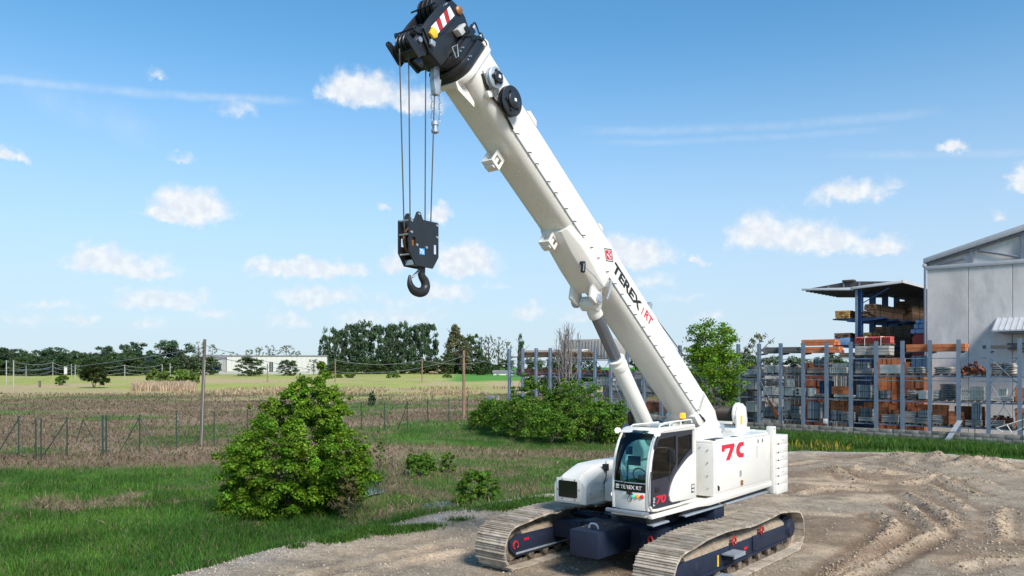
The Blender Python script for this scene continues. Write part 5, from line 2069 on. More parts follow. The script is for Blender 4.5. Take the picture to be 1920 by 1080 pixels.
# wall of concrete blocks under it
m_block = noise_mat('concrete_block', (.27, .255, .225), rough=.95, var=.2, scale=3, bump=.01, bscale=14, dirt=(.14, .13, .115), dirt_amt=.45, dirt_scale=1.6, objvar=.14)
WL = rthing('block_wall', 'low wall of weathered concrete blocks in front of the storage rack', 'wall', 0, -.75)
blk = MB().box(.006, .794, 0, .3, .005, .235).mesh('concrete_block', m_block, bevel=.008)
half = MB().box(.006, .394, 0, .3, .005, .235).mesh('concrete_block', m_block, bevel=.008)
nb = 0
for i in range(23, 58):
    for c in range(5):
        x = .8 * i + (.4 if c % 2 else 0)
        link('concrete_block', blk if random.random() < .9 else half, WL, loc=(x, random.uniform(-.012, .012), -.70 + .24 * c))
MB().box(-1, 46, .03, .27, -.8, .495).obj('wall_core', m_block, WL)
MB().box(-2, 18.2, .0, .3, -.8, .62).obj('plain_wall', m_block, WL, bevel=.01)
for (x0, x1) in ((-2.2, -.6), (-.55, .9)):
    link('wall_panel', MB().box(x0, x1, -.14, -.02, -.3, 1.9 if x0 < -1 else 1.3).mesh('wall_panel', m_block, bevel=.01), WL)
# concrete paving under the goods
mb = MB()
mb.bm.faces.new([mb.bm.verts.new((*rkw(x, d), .035)) for x, d in ((-3, -.5), (60, -.5), (60, 60), (-3, 60))])
tag(mb.obj('yard_paving', m_block, smooth=0), kind='structure')

GM = {
    'orange': noise_mat('terracotta', (.50, .165, .065), rough=.85, var=.22, scale=3, objvar=.22),
    'rust': noise_mat('rusty_tile', (.27, .095, .05), rough=.85, var=.3, scale=4, objvar=.3),
    'grey': noise_mat('grey_concrete', (.37, .345, .315), rough=.9, var=.15, scale=4, objvar=.2),
    'dark': noise_mat('dark_concrete', (.135, .13, .125), rough=.9, var=.2, scale=4, objvar=.25),
    'blue': noise_mat('bluish_pack', (.37, .385, .405), rough=.6, var=.12, scale=3, objvar=.12),
    'wrap': noise_mat('blue_wrap', (.20, .32, .50), rough=.45, var=.18, scale=5, bump=.03, bscale=7, objvar=.15),
    'white': noise_mat('white_concrete', (.68, .635, .56), rough=.8, var=.12, scale=3, objvar=.1),
    'beige': noise_mat('cement_bag', (.40, .37, .33), rough=.85, var=.18, scale=3, objvar=.2, bump=.02, bscale=9),
    'wood': noise_mat('pallet_wood', (.26, .19, .12), rough=.9, var=.25, scale=5, objvar=.25),
    'pine': noise_mat('pine_timber', (.52, .29, .09), rough=.8, var=.18, scale=3, objvar=.25),
    'brown': noise_mat('brown_timber', (.17, .105, .06), rough=.85, var=.25, scale=3, objvar=.35),
    'red': noise_mat('red_roof_tile', (.48, .10, .085), rough=.8, var=.15, scale=4, objvar=.2),
    'black': noise_mat('black_strap', (.02, .02, .02), rough=.6, var=.1),
    'bluepost': noise_mat('blue_steel', (.035, .10, .24), rough=.5, var=.12, scale=2),
}


def pallet(parent, w, dp, z=0.0):
    mb = MB()
    for k in range(3):
        y = dp * (.06 + .41 * k)
        for q in range(3): mb.box(w * (.02 + .42 * q), w * (.02 + .42 * q) + w * .11, y, y + .1, z, z + .085)
    for k in range(5):
        mb.box(0, w, dp * k / 5 + .02, dp * (k + .8) / 5, z + .085, z + .11)
    return mb.obj('pallet', GM['wood'], parent, smooth=0)


def straps(t, x, w, h, dp, mat='black'):
    mb = MB()
    for f in (.28, .72):
        mb.box(x + w * f - .015, x + w * f + .015, -.006, dp + .006, 0.0, h + .006)
    mb.objs('strap', GM[mat], t, smooth=0)


GROUP = {'slabs': 'stacks of slabs on the rack', 'blocks': 'stacks of blocks on the rack', 'beams': 'bundles on the top of the rack', 'bags': 'piles of bags on the rack',
         'pack': 'strapped packs on the rack', 'lattice': 'lattice blocks on the rack', 'box': 'boxes on the rack', 'drum': 'round goods on the rack', 'heap': 'heaps on the rack'}


def goods(kind, mat, px0, px1, d, z, h, label, cat, dp=1.0, nx=2, nz=4, pal=True, name=None, gaps=.012):
    x0, x1 = rkx(px0, d), rkx(px1, d)
    w = x1 - x0
    names = {'slabs': 'slab_stack', 'blocks': 'block_stack', 'beams': 'beam_bundle', 'bags': 'bag_pile', 'pack': 'strapped_pack', 'lattice': 'lattice_block', 'box': 'packed_box', 'drum': 'concrete_drum', 'heap': 'tile_heap'}
    t = rthing(name or names[kind], label, cat, x0, d, z, GROUP.get(kind))
    zb = 0
    if pal and kind != 'beams':
        pallet(t, w, dp)
        zb = .112
    hh = h - zb
    if kind in ('slabs', 'blocks'):
        cw, ch = w / nx, hh / nz
        me = MB().box(0, cw - gaps, 0, dp, 0, ch - (.022 if kind == 'slabs' else gaps)).mesh('slab' if kind == 'slabs' else 'block', GM[mat], bevel=.012 if kind == 'slabs' else .008, seg=1, smooth=0)
        for k in range(nz):
            for i in range(nx):
                link('slab' if kind == 'slabs' else 'block', me, t, loc=(cw * i + random.uniform(-.015, .015), random.uniform(-.05, .03), zb + ch * k), rot=(0, 0, random.uniform(-.012, .012)))
    elif kind == 'beams':
        ny = max(2, nx)
        cd, ch = dp / ny, h / nz
        for k in range(nz):
            for i in range(ny):
                off = random.uniform(-.08, .08)
                me = MB().box(off, w + off, 0, cd - .015, 0, ch - .018).mesh('beam', GM[mat], bevel=.008, seg=1, smooth=0)
                link('beam', me, t, loc=(0, cd * i, zb + ch * k))
    elif kind == 'bags':
        cw, ch = w / nx, hh / nz
        mb = MB()
        rings = []
        for f, s in ((0, .55), (.06, .85), (.2, 1), (.8, 1), (.94, .85), (1, .55)):
            rings.append([(cw * f * .98, dp * .5 + dp * .49 * s * cy, ch * .5 + ch * .54 * s * cz) for cy, cz in ((-1, -.5), (-1, .35), (-.7, 1), (.7, 1), (1, .35), (1, -.5), (.7, -1), (-.7, -1))])
        mb.loft(rings)
        me = mb.mesh('bag', GM[mat], smooth=60)
        for k in range(nz):
            for i in range(nx):
                link('bag', me, t, loc=(cw * i + random.uniform(-.03, .03), random.uniform(-.05, .05), zb + ch * k), rot=(random.uniform(-.03, .03), random.uniform(-.03, .03), random.uniform(-.05, .05)))
    elif kind == 'pack':
        cw = w / nx
        me = MB().box(0, cw - .012, 0, dp, 0, hh).mesh('pack', GM[mat], bevel=.015, seg=1, smooth=0)
        for i in range(nx):
            link('pack', me, t, loc=(cw * i, random.uniform(-.03, .03), zb))
        mb = MB()
        for i in range(nx):
            for f in (.3, .7): mb.box(cw * i + cw * f - .012, cw * i + cw * f + .012, -.04, dp + .01, zb, zb + hh + .008)
        mb.box(-.008, w, -.038, dp + .01, zb + hh * .48, zb + hh * .48 + .025)
        mb.objs('strap', GM['black'], t, smooth=0)
    elif kind == 'lattice':
        ch = hh / nz
        me = MB()
        me.box(0, w, 0, .08, 0, .035)
        me.box(0, w, 0, .08, ch - .045, ch - .012)
        n = max(3, nx)
        for i in range(n + 1): me.box((w - .05) * i / n, (w - .05) * i / n + .05, 0, .08, .035, ch - .045)
        me.box(.02, w - .02, .10, dp, .01, ch - .02)
        mm = me.mesh('lattice_layer', GM[mat], smooth=0)
        for k in range(nz): link('lattice_layer', mm, t, loc=(random.uniform(-.02, .02), 0, zb + ch * k))
    elif kind == 'box':
        MB().box(0, w, 0, dp, zb, h).obj('box_body', GM[mat], t, bevel=.02, smooth=0)
        if nx > 1: straps(t, 0, w, h, dp, 'black')
        if nz > 4:
            mb = MB()
            for (fx, fz) in ((.3, .7), (.3, .3)): mb.cyl((w * fx, -.004, zb + hh * fz), (w * fx, .01, zb + hh * fz), .09, seg=14)
            mb.objs('hole', GM['black'], t)
    elif kind == 'drum':
        mb = MB()
        mb.lathe((w / 2, dp / 2, zb), (0, 0, 1), [(0, w * .48), (hh * .1, w * .5), (hh * .9, w * .5), (hh, w * .46)], 22)
        mb.obj('drum_body', GM[mat], t, smooth=40)
        mb = MB()
        mb.lathe((w / 2, dp / 2, zb + hh * .45), (0, 0, 1), [(0, w * .5), (.0, w * .515), (.05, w * .515), (.05, w * .5)], 22)
        mb.obj('drum_ring', GM[mat], t, smooth=40)
    elif kind == 'heap':
        mb = MB()
        for k in range(7):
            r, a = .5 * w / 4, R(180 * k / 6)
        base_t = []
        pr = [(.10 * math.cos(R(180 * k / 6)), .10 * math.sin(R(180 * k / 6))) for k in range(7)] + [(.08 * math.cos(R(180 * k / 6)), .08 * math.sin(R(180 * k / 6))) for k in range(6, -1, -1)]
        mb.prism(pr, 0, .36)
        me = mb.mesh('tile', GM[mat], smooth=40)
        n = nx * nz
        for k in range(n):
            r_ = random.random()
            zz = zb + hh * (1 - abs(2 * r_ - 1) * .8) * random.uniform(.1, .95) * .85
            link('tile', me, t, loc=(w * r_, random.uniform(0, dp * .7), zz), rot=(random.uniform(-1.2, 1.2), random.uniform(-.6, .6), random.uniform(0, 3)))
        mb = MB()
        mb.loft([[(0, .15, zb), (w, .15, zb), (w, dp, zb), (0, dp, zb)], [(w * .25, .3, zb + hh * .6), (w * .75, .3, zb + hh * .6), (w * .75, dp, zb + hh * .6), (w * .25, dp, zb + hh * .6)]])
        mb.obj('heap_core', GM[mat], t, smooth=0)
    return t


Z0, Z1, Z2, Z3 = LEVELS
g = goods
# --- top of the rack
g('beams', 'dark', 1431, 1494, .25, Z3, .47, 'grey-brown bundle of beams on top of the first two columns right of the tree', 'beam bundle', nx=4, nz=4)
g('beams', 'orange', 1505, 1573, .25, Z3, .45, 'orange beam bundle on the rack top, lower of the two stacked there', 'beam bundle', nx=3, nz=2)
g('beams', 'orange', 1503, 1566, .30, Z3 + .54, .43, 'orange beam bundle lying highest of all on the rack', 'beam bundle', nx=3, nz=2)
g('beams', 'brown', 1572, 1600, .5, Z3 - .35, .35, 'short dark timber bundle between orange beams and red roof tiles', 'timber bundle', nx=4, nz=3)
for (z, lab) in ((Z3 - .30, 'grey slab stack under the pallet of red roof tiles'),):
    g('slabs', 'grey', 1603, 1668, .3, z, .75, lab, 'slab stack', nx=3, nz=3, dp=1.1)
t = rthing('roof_tile_pallet', 'pallet of dark red wavy roof tiles under the timber shed', 'roof tiles', rkx(1602, .3), .3, Z3 + .46)
wt_ = rkx(1671, .3) - rkx(1602, .3)
mb = MB()
pr = []
for k in range(25):
    a = k / 24
    pr.append((.25 * a, .05 * abs(math.sin(math.pi * 2 * a))))
pr += [(x, z - .018) for x, z in pr[::-1]]
mb.prism(pr, 0, .42)
tile_me = mb.mesh('roof_tile', GM['red'], smooth=40)
for k in range(6):
    for q in range(int(wt_ / .26)):
        for r_ in range(2):
            link('roof_tile', tile_me, t, loc=(.26 * q + random.uniform(-.015, .015), .03 + .46 * r_, .14 + .075 * k), rot=(.12, random.uniform(-.04, .04), random.uniform(-.03, .03)))
pallet(t, wt_, 1.0)
straps(t, 0, wt_, .62, 1.0, 'white')
g('beams', 'orange', 1699, 1810, .25, Z3, .50, 'long orange beam bundle on the rack top in front of the grey hall', 'beam bundle', nx=3, nz=2)
g('beams', 'dark', 1840, 1935, .25, Z3 + .15, .22, 'single dark grey beam pair on the rack top below the hall canopy', 'beam pair', nx=2, nz=1)
# --- third shelf
g('box', 'white', 1432, 1460, .3, Z2, .66, 'white box on the third shelf in the first bay right of the tree', 'box', nx=2)
g('slabs', 'grey', 1473, 1505, .3, Z2, .5, 'grey board stack under an arched sheet on the third shelf', 'slab stack', nx=1, nz=6)
t = rthing('arched_sheet', 'arched grey sheet lying on the grey board stack on the third shelf', 'sheet', rkx(1480, .3), .3, Z2 + .52)
mb = MB()
ar = [(.75 * k / 10, .24 * math.sin(math.pi * k / 10)) for k in range(11)]
mb.prism(ar + [(x, z + .03) for x, z in ar[::-1]], 0, 1.0)
mb.obj('sheet', GM['grey'], t, smooth=40)
mb = MB()
mb.box(.0, .75, .05, .1, -.012, .02)
mb.obj('batten', GM['wood'], t)
g('slabs', 'beige', 1513, 1546, .3, Z2, .45, 'flat brownish slab stack on a pallet, below the small grey crate', 'slab stack', nx=1, nz=5)
g('pack', 'blue', 1524, 1547, .5, Z2 + .55, .5, 'small grey-blue crate high on the third shelf beside the fourth column right of the tree', 'crate', nx=2, dp=.7)
g('lattice', 'white', 1556, 1588, .3, Z2, .55, 'white row of slotted blocks on the third shelf left of the grey slabs', 'lattice block', nx=7, nz=1)
g('slabs', 'white', 1560, 1590, .9, Z2 + .1, .75, 'pale slab stack behind the white slotted blocks', 'slab stack', nx=2, nz=3, dp=.5)
g('slabs', 'grey', 1603, 1636, .3, Z2, .46, 'low grey slab stack on the third shelf, crates standing on it', 'slab stack', nx=2, nz=4)
g('pack', 'blue', 1603, 1628, .35, Z2 + .48, .42, 'pair of bluish crates standing on the low grey slab stack', 'crates', nx=3, dp=.7, pal=False)
g('box', 'white', 1649, 1688, .3, Z2, .70, 'big plain white box on the third shelf left of the cement bags', 'box', nx=1)
g('bags', 'beige', 1698, 1732, .3, Z2, .55, 'loose pile of grey bags in front of the blue wrapped cube', 'bag pile', nx=2, nz=3)
g('box', 'wrap', 1709, 1737, 1.3, Z2 + .15, 1.15, 'blue plastic wrapped cube on the third shelf against the hall corner', 'wrapped cube', nx=2, dp=.9)
g('bags', 'beige', 1750, 1788, .3, Z2, .55, 'sagging pile of pale bags on the third shelf left of the heaped tiles', 'bag pile', nx=1, nz=3)
g('heap', 'rust', 1803, 1847, .3, Z2, .75, 'heap of rust red curved tiles on the third shelf', 'tile heap', nx=8, nz=5)
g('bags', 'beige', 1857, 1880, .3, Z2, .80, 'neat stack of grey bags just right of the heaped rust tiles', 'bag stack', nx=1, nz=5)
g('bags', 'beige', 1880.6, 1904, .3, Z2, .78, 'neat stack of grey bags beside the last column at the picture edge', 'bag stack', nx=1, nz=5)
# --- second shelf
g('box', 'white', 1431, 1487, .5, Z1, .70, 'long pack under a white sheet on the second shelf', 'wrapped pack', nx=2)
g('bags', 'grey', 1432, 1463, .5, Z1 + .78, .5, 'rumpled grey bundle lying on the long white pack', 'bundle', nx=1, nz=3, pal=False)
g('drum', 'white', 1470, 1487, .4, Z1 + .74, .62, 'pale round tub standing on the long white pack', 'tub', dp=.55, pal=False)
g('box', 'white', 1490, 1508, .3, Z1, .70, 'white block with two round holes on the second shelf', 'block', nx=1, nz=5, dp=.7)
g('drum', 'white', 1512, 1527, .3, Z1, .70, 'white round drum beside the block with two holes', 'drum', dp=.6)
g('slabs', 'grey', 1528, 1550, .3, Z1, .30, 'low grey slab pile on the second shelf in front of dark blue crates', 'slab stack', nx=1, nz=2)
g('pack', 'bluepost', 1536, 1560, 1.1, Z1, 1.2, 'dark blue crates standing deep in the second shelf', 'crates', nx=2, dp=.5)
g('slabs', 'white', 1563, 1604, .3, Z1, .28, 'white flat slabs carrying an orange cube of blocks', 'slab stack', nx=2, nz=2)
g('blocks', 'orange', 1559, 1591, .45, Z1 + .30, .55, 'orange cube of hollow blocks standing on white slabs', 'block stack', nx=3, nz=2, pal=False)
g('pack', 'blue', 1606, 1633, .3, Z1, .98, 'tall grey-blue pack of upright slabs on the second shelf', 'slab pack', nx=4)
g('heap', 'wood', 1633, 1648, .6, Z1, .85, 'brown coiled heap right of the tall grey-blue pack', 'heap', nx=4, nz=4)
g('pack', 'blue', 1650, 1664, .3, Z1, .62, 'narrow bluish pack on the second shelf beside a dark gap', 'slab pack', nx=2)
g('slabs', 'dark', 1682, 1719, .3, Z1, .36, 'dark slab stack with pale bags on it on the second shelf', 'slab stack', nx=2, nz=3)
g('bags', 'white', 1700, 1717, .4, Z1 + .37, .28, 'small pile of pale bags on the dark slab stack', 'bag pile', nx=1, nz=2, pal=False)
g('box', 'white', 1722, 1738, .3, Z1, .65, 'small grey-white box left of the hall corner column', 'box', nx=1, dp=.7)
g('bags', 'white', 1749, 1762, .4, Z1, .68, 'white sack pile left of the dark layered slabs', 'sack pile', nx=1, nz=3, dp=.8)
g('slabs', 'dark', 1763, 1793, .3, Z1, 1.12, 'tall dark stack of layered slabs on the second shelf', 'slab stack', nx=2, nz=7)
g('lattice', 'white', 1802, 1816, .3, Z1, .80, 'narrow white lattice block pile on the second shelf', 'lattice block', nx=3, nz=3)
g('lattice', 'white', 1817, 1846, .3, Z1, .98, 'wide white lattice block pile under a flat lid', 'lattice block', nx=5, nz=4)
g('slabs', 'white', 1857, 1900, .3, Z1, .38, 'white slab pile with a small lattice block standing on it', 'slab stack', nx=2, nz=3)
g('lattice', 'white', 1872, 1887, .4, Z1 + .40, .48, 'small upright white lattice block on the white slab pile', 'lattice block', nx=4, nz=1, pal=False, dp=.5)
g('blocks', 'orange', 1903, 1936, .4, Z1, .95, 'orange blocks on the second shelf cut by the picture edge', 'block stack', nx=3, nz=3)
# --- lowest shelf
g('pack', 'blue', 1431, 1460, .5, Z0, .82, 'grey-blue slab packs at the left end of the lowest shelf behind leaning orange planks', 'slab pack', nx=4)
t = rthing('leaning_planks', 'orange planks leaning askew in the first bay right of the tree', 'planks', rkx(1445, .28), .28, Z0)
for k in range(3):
    mb = MB()
    a, b = Vector((.45 + .12 * k, .0, .0)), Vector((-.35 + .12 * k, .25, 1.45 - .1 * k))
    mb.cyl(a, b, .055, seg=4)
    mb.obj('plank', GM['orange'], t, smooth=0)
g('blocks', 'orange', 1479, 1507, .9, Z0, 1.05, 'orange block stack behind the first grey slab stack of the lowest shelf', 'block stack', nx=3, nz=3, dp=.55)
g('slabs', 'grey', 1484, 1502, .3, Z0, .45, 'grey slab stack carrying an upright pack, second bay of the lowest shelf', 'slab stack', nx=1, nz=4, dp=.6)
g('pack', 'blue', 1484.5, 1500, .32, Z0 + .46, .5, 'upright bluish pack standing on the second bay grey slabs', 'slab pack', nx=3, dp=.5, pal=False)
g('slabs', 'grey', 1464, 1478, .5, Z0, .7, 'narrow grey slab stack beside the white bin', 'slab stack', nx=1, nz=4)
g('box', 'white', 1469, 1482, .8, Z0 + .1, 1.2, 'tall white bin on the lowest shelf behind the second column right of the tree', 'bin', nx=1, dp=.5)
g('pack', 'blue', 1513.5, 1526, .3, Z0, 1.36, 'tall leaning grey pack, left one of a pair', 'slab pack', nx=2, dp=.7)
g('pack', 'blue', 1527.5, 1539, .32, Z0, 1.28, 'tall leaning grey pack, right one of a pair', 'slab pack', nx=2, dp=.7)
g('blocks', 'orange', 1538, 1556, .9, Z0, 1.2, 'orange blocks half hidden behind the fourth column', 'block stack', nx=2, nz=3, dp=.5)
g('blocks', 'orange', 1557, 1584, .8, Z0, 1.42, 'tall orange block stack below the orange cube', 'block stack', nx=3, nz=4, dp=.6)
g('blocks', 'orange', 1585, 1617, .8, Z0, 1.1, 'lower orange block stack right below the white flat slabs', 'block stack', nx=4, nz=3, dp=.6)
g('pack', 'blue', 1557, 1573, .3, Z0, .75, 'small grey pack in front of the tall orange block stack', 'slab pack', nx=3, dp=.45)
g('slabs', 'grey', 1577, 1603, .3, Z0, .68, 'grey slab stack on white boards in front of lower orange blocks', 'slab stack', nx=2, nz=4, dp=.45)
g('slabs', 'grey', 1609, 1640, .3, Z0, .40, 'pale grey slab pile below a strapped pack', 'slab stack', nx=2, nz=2, dp=.5)
g('pack', 'blue', 1610, 1637, .32, Z0 + .42, .52, 'strapped grey pack standing on pale grey slabs', 'slab pack', nx=5, dp=.45, pal=False)
g('blocks', 'orange', 1619, 1663, .85, Z0, 1.38, 'wide orange block stack behind the strapped grey pack', 'block stack', nx=5, nz=4, dp=.55)
g('heap', 'dark', 1666, 1688, .8, Z0, 1.0, 'dark tangled heap of cable on the lowest shelf', 'cable heap', nx=6, nz=4)
g('slabs', 'grey', 1653, 1685, .3, Z0, .62, 'flat grey slab stack in front of the cable heap', 'slab stack', nx=1, nz=5, dp=.45)
g('blocks', 'orange', 1677, 1706, .75, Z0, .95, 'orange block stack right of the cable heap', 'block stack', nx=3, nz=3, dp=.5)
g('slabs', 'grey', 1695, 1717, .3, Z0, .86, 'grey slab stack of six layers beside the seventh column', 'slab stack', nx=1, nz=6, dp=.42)
g('blocks', 'orange', 1720, 1776, .8, Z0, 1.32, 'long orange terracotta stack with sloping top below the hall corner', 'block stack', nx=6, nz=5, dp=.55)
g('slabs', 'grey', 1717, 1742, .3, Z0, .48, 'grey slab stack under the pale blue pack below the hall corner', 'slab stack', nx=1, nz=4, dp=.45)
g('pack', 'blue', 1722, 1741, .32, Z0 + .5, .45, 'pale blue pack on grey slabs in front of the terracotta stack', 'slab pack', nx=2, dp=.42, pal=False)
g('slabs', 'grey', 1748, 1766, .3, Z0, .68, 'narrow grey slab stack in front of the terracotta stack', 'slab stack', nx=1, nz=5, dp=.42)
g('blocks', 'orange', 1779, 1808, .5, Z0, .95, 'two orange block piles left of the white-blue upright pack', 'block stack', nx=2, nz=3, dp=.5)
g('blocks', 'rust', 1790, 1846, 1.05, Z0, 1.28, 'brown-orange block stack behind the white-blue upright pack', 'block stack', nx=6, nz=4, dp=.4)
g('slabs', 'grey', 1809, 1840, .3, Z0, .46, 'pale slab stack under the white-blue upright pack', 'slab stack', nx=2, nz=4, dp=.5)
g('pack', 'blue', 1822, 1839, .33, Z0 + .48, .98, 'white-blue upright pack on pale slabs of the lowest shelf', 'slab pack', nx=2, dp=.42, pal=False)
g('heap', 'rust', 1858, 1898, .9, Z0, .85, 'dark orange heap of broken tiles below the white slab pile', 'tile heap', nx=8, nz=5)
g('slabs', 'grey', 1854, 1882, .3, Z0, .50, 'grey slab stack in front of the heap of broken tiles', 'slab stack', nx=1, nz=5, dp=.42)
g('slabs', 'grey', 1884, 1900, .3, Z0, .30, 'low grey slab remnant above the white steel frame', 'slab stack', nx=1, nz=3, dp=.42)
g('blocks', 'orange', 1903, 1936, .5, Z0, 1.25, 'orange blocks on the lowest shelf cut by the picture edge', 'block stack', nx=3, nz=4)
# --- left part, behind the brambles
g('beams', 'brown', 972, 1036, .3, Z3 - .1, .5, 'dark timber boards on the far left of the rack top', 'timber bundle', nx=4, nz=4)
g('beams', 'white', 978, 1090, .6, Z3 + .38, .22, 'pale boards lying on the dark timber at the far left of the rack', 'timber bundle', nx=3, nz=2)
g('beams', 'brown', 1040, 1110, .3, Z3 - .1, .45, 'dark timber boards below the bare tree', 'timber bundle', nx=4, nz=3)
g('blocks', 'rust', 968, 1030, .3, Z2 - .3, .7, 'rust brown tile stack at the left end of the rack', 'tile stack', nx=6, nz=3)
g('blocks', 'rust', 1034, 1088, .3, Z2 - .3, .62, 'rust brown tile stack below the bare tree', 'tile stack', nx=6, nz=3)
g('blocks', 'rust', 1092, 1140, .3, Z2 - .3, .6, 'rust brown tile stack left of the lifting cylinder', 'tile stack', nx=5, nz=3)
g('lattice', 'white', 1118, 1142, .3, Z1 + .5, .85, 'pale slotted blocks left of the lifting cylinder, upper shelf', 'lattice block', nx=3, nz=2)
g('lattice', 'white', 1148, 1172, .3, Z1 + .1, .95, 'pale slotted blocks right beside the lifting cylinder', 'lattice block', nx=3, nz=2)
g('lattice', 'white', 1146, 1178, .3, Z0 + .1, 1.0, 'pale slotted blocks above the brambles, lowest shelf', 'lattice block', nx=3, nz=2)
g('pack', 'grey', 1176, 1203, .3, Z1, 1.2, 'grey slab pack between lifting cylinder and boom', 'slab pack', nx=3)
g('blocks', 'grey', 1206, 1238, .3, Z1, 1.0, 'grey block stack between lifting cylinder and boom', 'block stack', nx=4, nz=4)
g('blocks', 'rust', 1206, 1236, .3, Z0, .9, 'reddish tiles low between lifting cylinder and boom', 'tile stack', nx=5, nz=4)
g('slabs', 'white', 1078, 1116, .3, Z1 + .2, .7, 'pale slab stack seen above the brambles', 'slab stack', nx=2, nz=4)
g('slabs', 'white', 1396, 1424, .3, Z2 - .3, .7, 'pale slab stack beside the green tree', 'slab stack', nx=2, nz=4)
g('box', 'white', 1392, 1424, .4, Z1 + .4, .9, 'whitish box on the second shelf right of the green tree', 'box', nx=2)
g('box', 'white', 1398, 1424, .4, Z0 + .3, .9, 'whitish box on the lowest shelf right of the green tree', 'box', nx=1)
g('beams', 'wood', 1388, 1424, .4, Z2 + .55, .2, 'thin boards lying on pale slabs beside the green tree', 'boards', nx=4, nz=2)
# big steel container behind the left part of the rack
t = rthing('steel_container', 'grey ribbed steel container standing behind the bare tree', 'container', rkx(1052, 3), 3, 0)
w_ = rkx(1150, 3) - rkx(1052, 3)
MB().box(0, w_, 0, 3, 5.3, 7.15).obj('container_body', GM['grey'], t, bevel=.03)
for k in range(int(w_ / .35)):
    link('container_rib', MB().box(.1 + .35 * k, .22 + .35 * k, -.03, 0, 5.4, 7.05).mesh('container_rib', GM['grey'], smooth=0), t)
for x in (.2, w_ - .4): MB().box(x, x + .2, .1, .3, 0, 5.3).obj('leg', m_rack, t)
# scrap in front of the rack
t = rthing('scrap_ladder', 'white steel ladder frame lying askew on the block wall', 'ladder', rkx(1868, -.35), -.35, .50)
for (a, b) in (((0, 0, .35), (1.45, .0, .95)), ((.75, -.02, .06), (1.5, -.02, .5)), ((.55, -.01, .60), (.85, -.01, .06)), ((.0, 0, .35), (.35, 0, .12))):
    MB().cyl(a, b, .035, seg=6).obj('bar', GM['white'], t)
t = rthing('metal_profile', 'bent pale metal profile leaning over the block wall', 'metal profile', rkx(1772, -1.0), -1.0, 0)
mb = MB()
for k in range(3):
    mb.loft([[(.0 + .11 * k, -.3, -.05), (.10 + .11 * k, -.3, -.05), (.10 + .11 * k, -.26, -.04), (.0 + .11 * k, -.26, -.04)],
             [(.62 + .10 * k, .35, 1.25), (.71 + .10 * k, .35, 1.25), (.71 + .10 * k, .39, 1.25), (.62 + .10 * k, .39, 1.25)]])
mb.obj('profile_sheet', GM['blue'], t, smooth=0)
mb = MB()
mb.box(.25, .62, -.06, -.03, .55, .58)
mb.obj('profile_clip', GM['grey'], t)
t = rthing('white_board', 'small white board hung on a column between orange and grey packs', 'board', rkx(1543, -.2), -.2, .62)
MB().box(0, .32, 0, .03, 0, .34).obj('board_panel', GM['white'], t, bevel=.02)
mb = MB()
mb.cyl((.16, .03, .3), (.16, .1, .34), .01, seg=5)
mb.obj('board_hook', GM['black'], t)

# ------------------------------------------------------------------ the concrete hall on the right
m_conc = noise_mat('hall_concrete', (.62, .592, .565), rough=.9, var=.11, scale=.55, dirt=(.47, .45, .435), dirt_amt=.45, dirt_scale=.5, stretch=(1, 1, .45), bump=.004, bscale=9, objvar=.05)
m_sheet = noise_mat('roof_sheet', (.46, .465, .48), rough=.6, var=.08, scale=2)
m_hsteel = noise_mat('hall_steel', (.18, .20, .25), rough=.5, var=.1)
HD = 4.6
hx0 = rkx(1738, HD)
HL = rthing('concrete_hall', 'pale concrete industrial hall with a sloping roof edge at the right edge', 'hall', hx0, HD)
Yc = rkw(hx0, HD)[1]
EV = CAM_H + (688 - 507) * Yc / 1500       # underside of the eaves band
jx = [0.0] + [rkx(p, HD) - hx0 for p in (1815.6, 1898.5)]
step_ = jx[2] - jx[1]
jx += [jx[2] + step_ * k for k in range(1, 5)]
pan_ = []
for a, b in zip(jx[:-1], jx[1:]):
    link('wall_panel', MB().box(a + .015, b - .015, 0, .2, 0, EV).mesh('wall_panel', m_conc, bevel=.012, smooth=0), HL)
MB().box(0.02, jx[-1], .10, .3, 0, EV + .01).obj('wall_core', m_hsteel, HL)
MB().box(0, .22, .3, 30, 0, EV).obj('side_wall', m_conc, HL)
MB().box(-.02, jx[-1], -.10, .2, EV + .005, EV + .28).obj('eaves_band', m_sheet, HL, bevel=.01)
slope = math.tan(R(15.2))
LX = jx[-1]
rise = lambda x: EV + .55 + slope * x
mb = MB()
mb.prism([(0.05, EV + .28), (LX, EV + .28), (LX, rise(LX)), (.05, rise(.05) - .1)], .25, .4)
mb.obj('gable_wall', m_conc, HL)
mb = MB()
mb.prism([(-.2, rise(-.2)), (LX, rise(LX)), (LX, rise(LX) + .52), (-.2, rise(-.2) + .34)], -.18, .3)
mb.prism([(-.2, rise(-.2)), (LX, rise(LX)), (LX, rise(LX) + .5), (-.2, rise(-.2) + .32)], .3, 30)
mb.obj('roof', m_sheet, HL, bevel=.02)
mb = MB()
mb.box(-.26, -.02, -.16, 30, EV + .22, EV + .46)
mb.obj('gutter', m_sheet, HL, bevel=.03)
mb = MB()
mb.box(-.17, -.03, -.16, .02, 0, EV + .2)
mb.obj('downpipe', m_hsteel, HL, bevel=.03)
for (x, dx2) in ((2.75, 0), (5.75, 0)):
    zt = rise(x) - .05
    MB().box(x - .10, x + .10, .0, .18, EV + .28, zt).obj('gable_post', m_hsteel, HL)
for (x0, z0, x1, z1) in ((3.1, rise(3.0) - .25, 5.5, EV + .45), (6.1, rise(6) - .35, 9.4, EV + .6), (.6, EV + .35, 2.3, EV + .62)):
    MB().cyl((x0, .1, z0), (x1, .1, z1), .075, seg=6).obj('gable_brace', m_hsteel, HL)
MB().cyl((0.1, .06, rise(.1) - .12), (LX, .06, rise(LX) - .12), .07, seg=6).obj('gable_rail', m_hsteel, HL)
cx0 = rkx(1862, HD - 1) - hx0
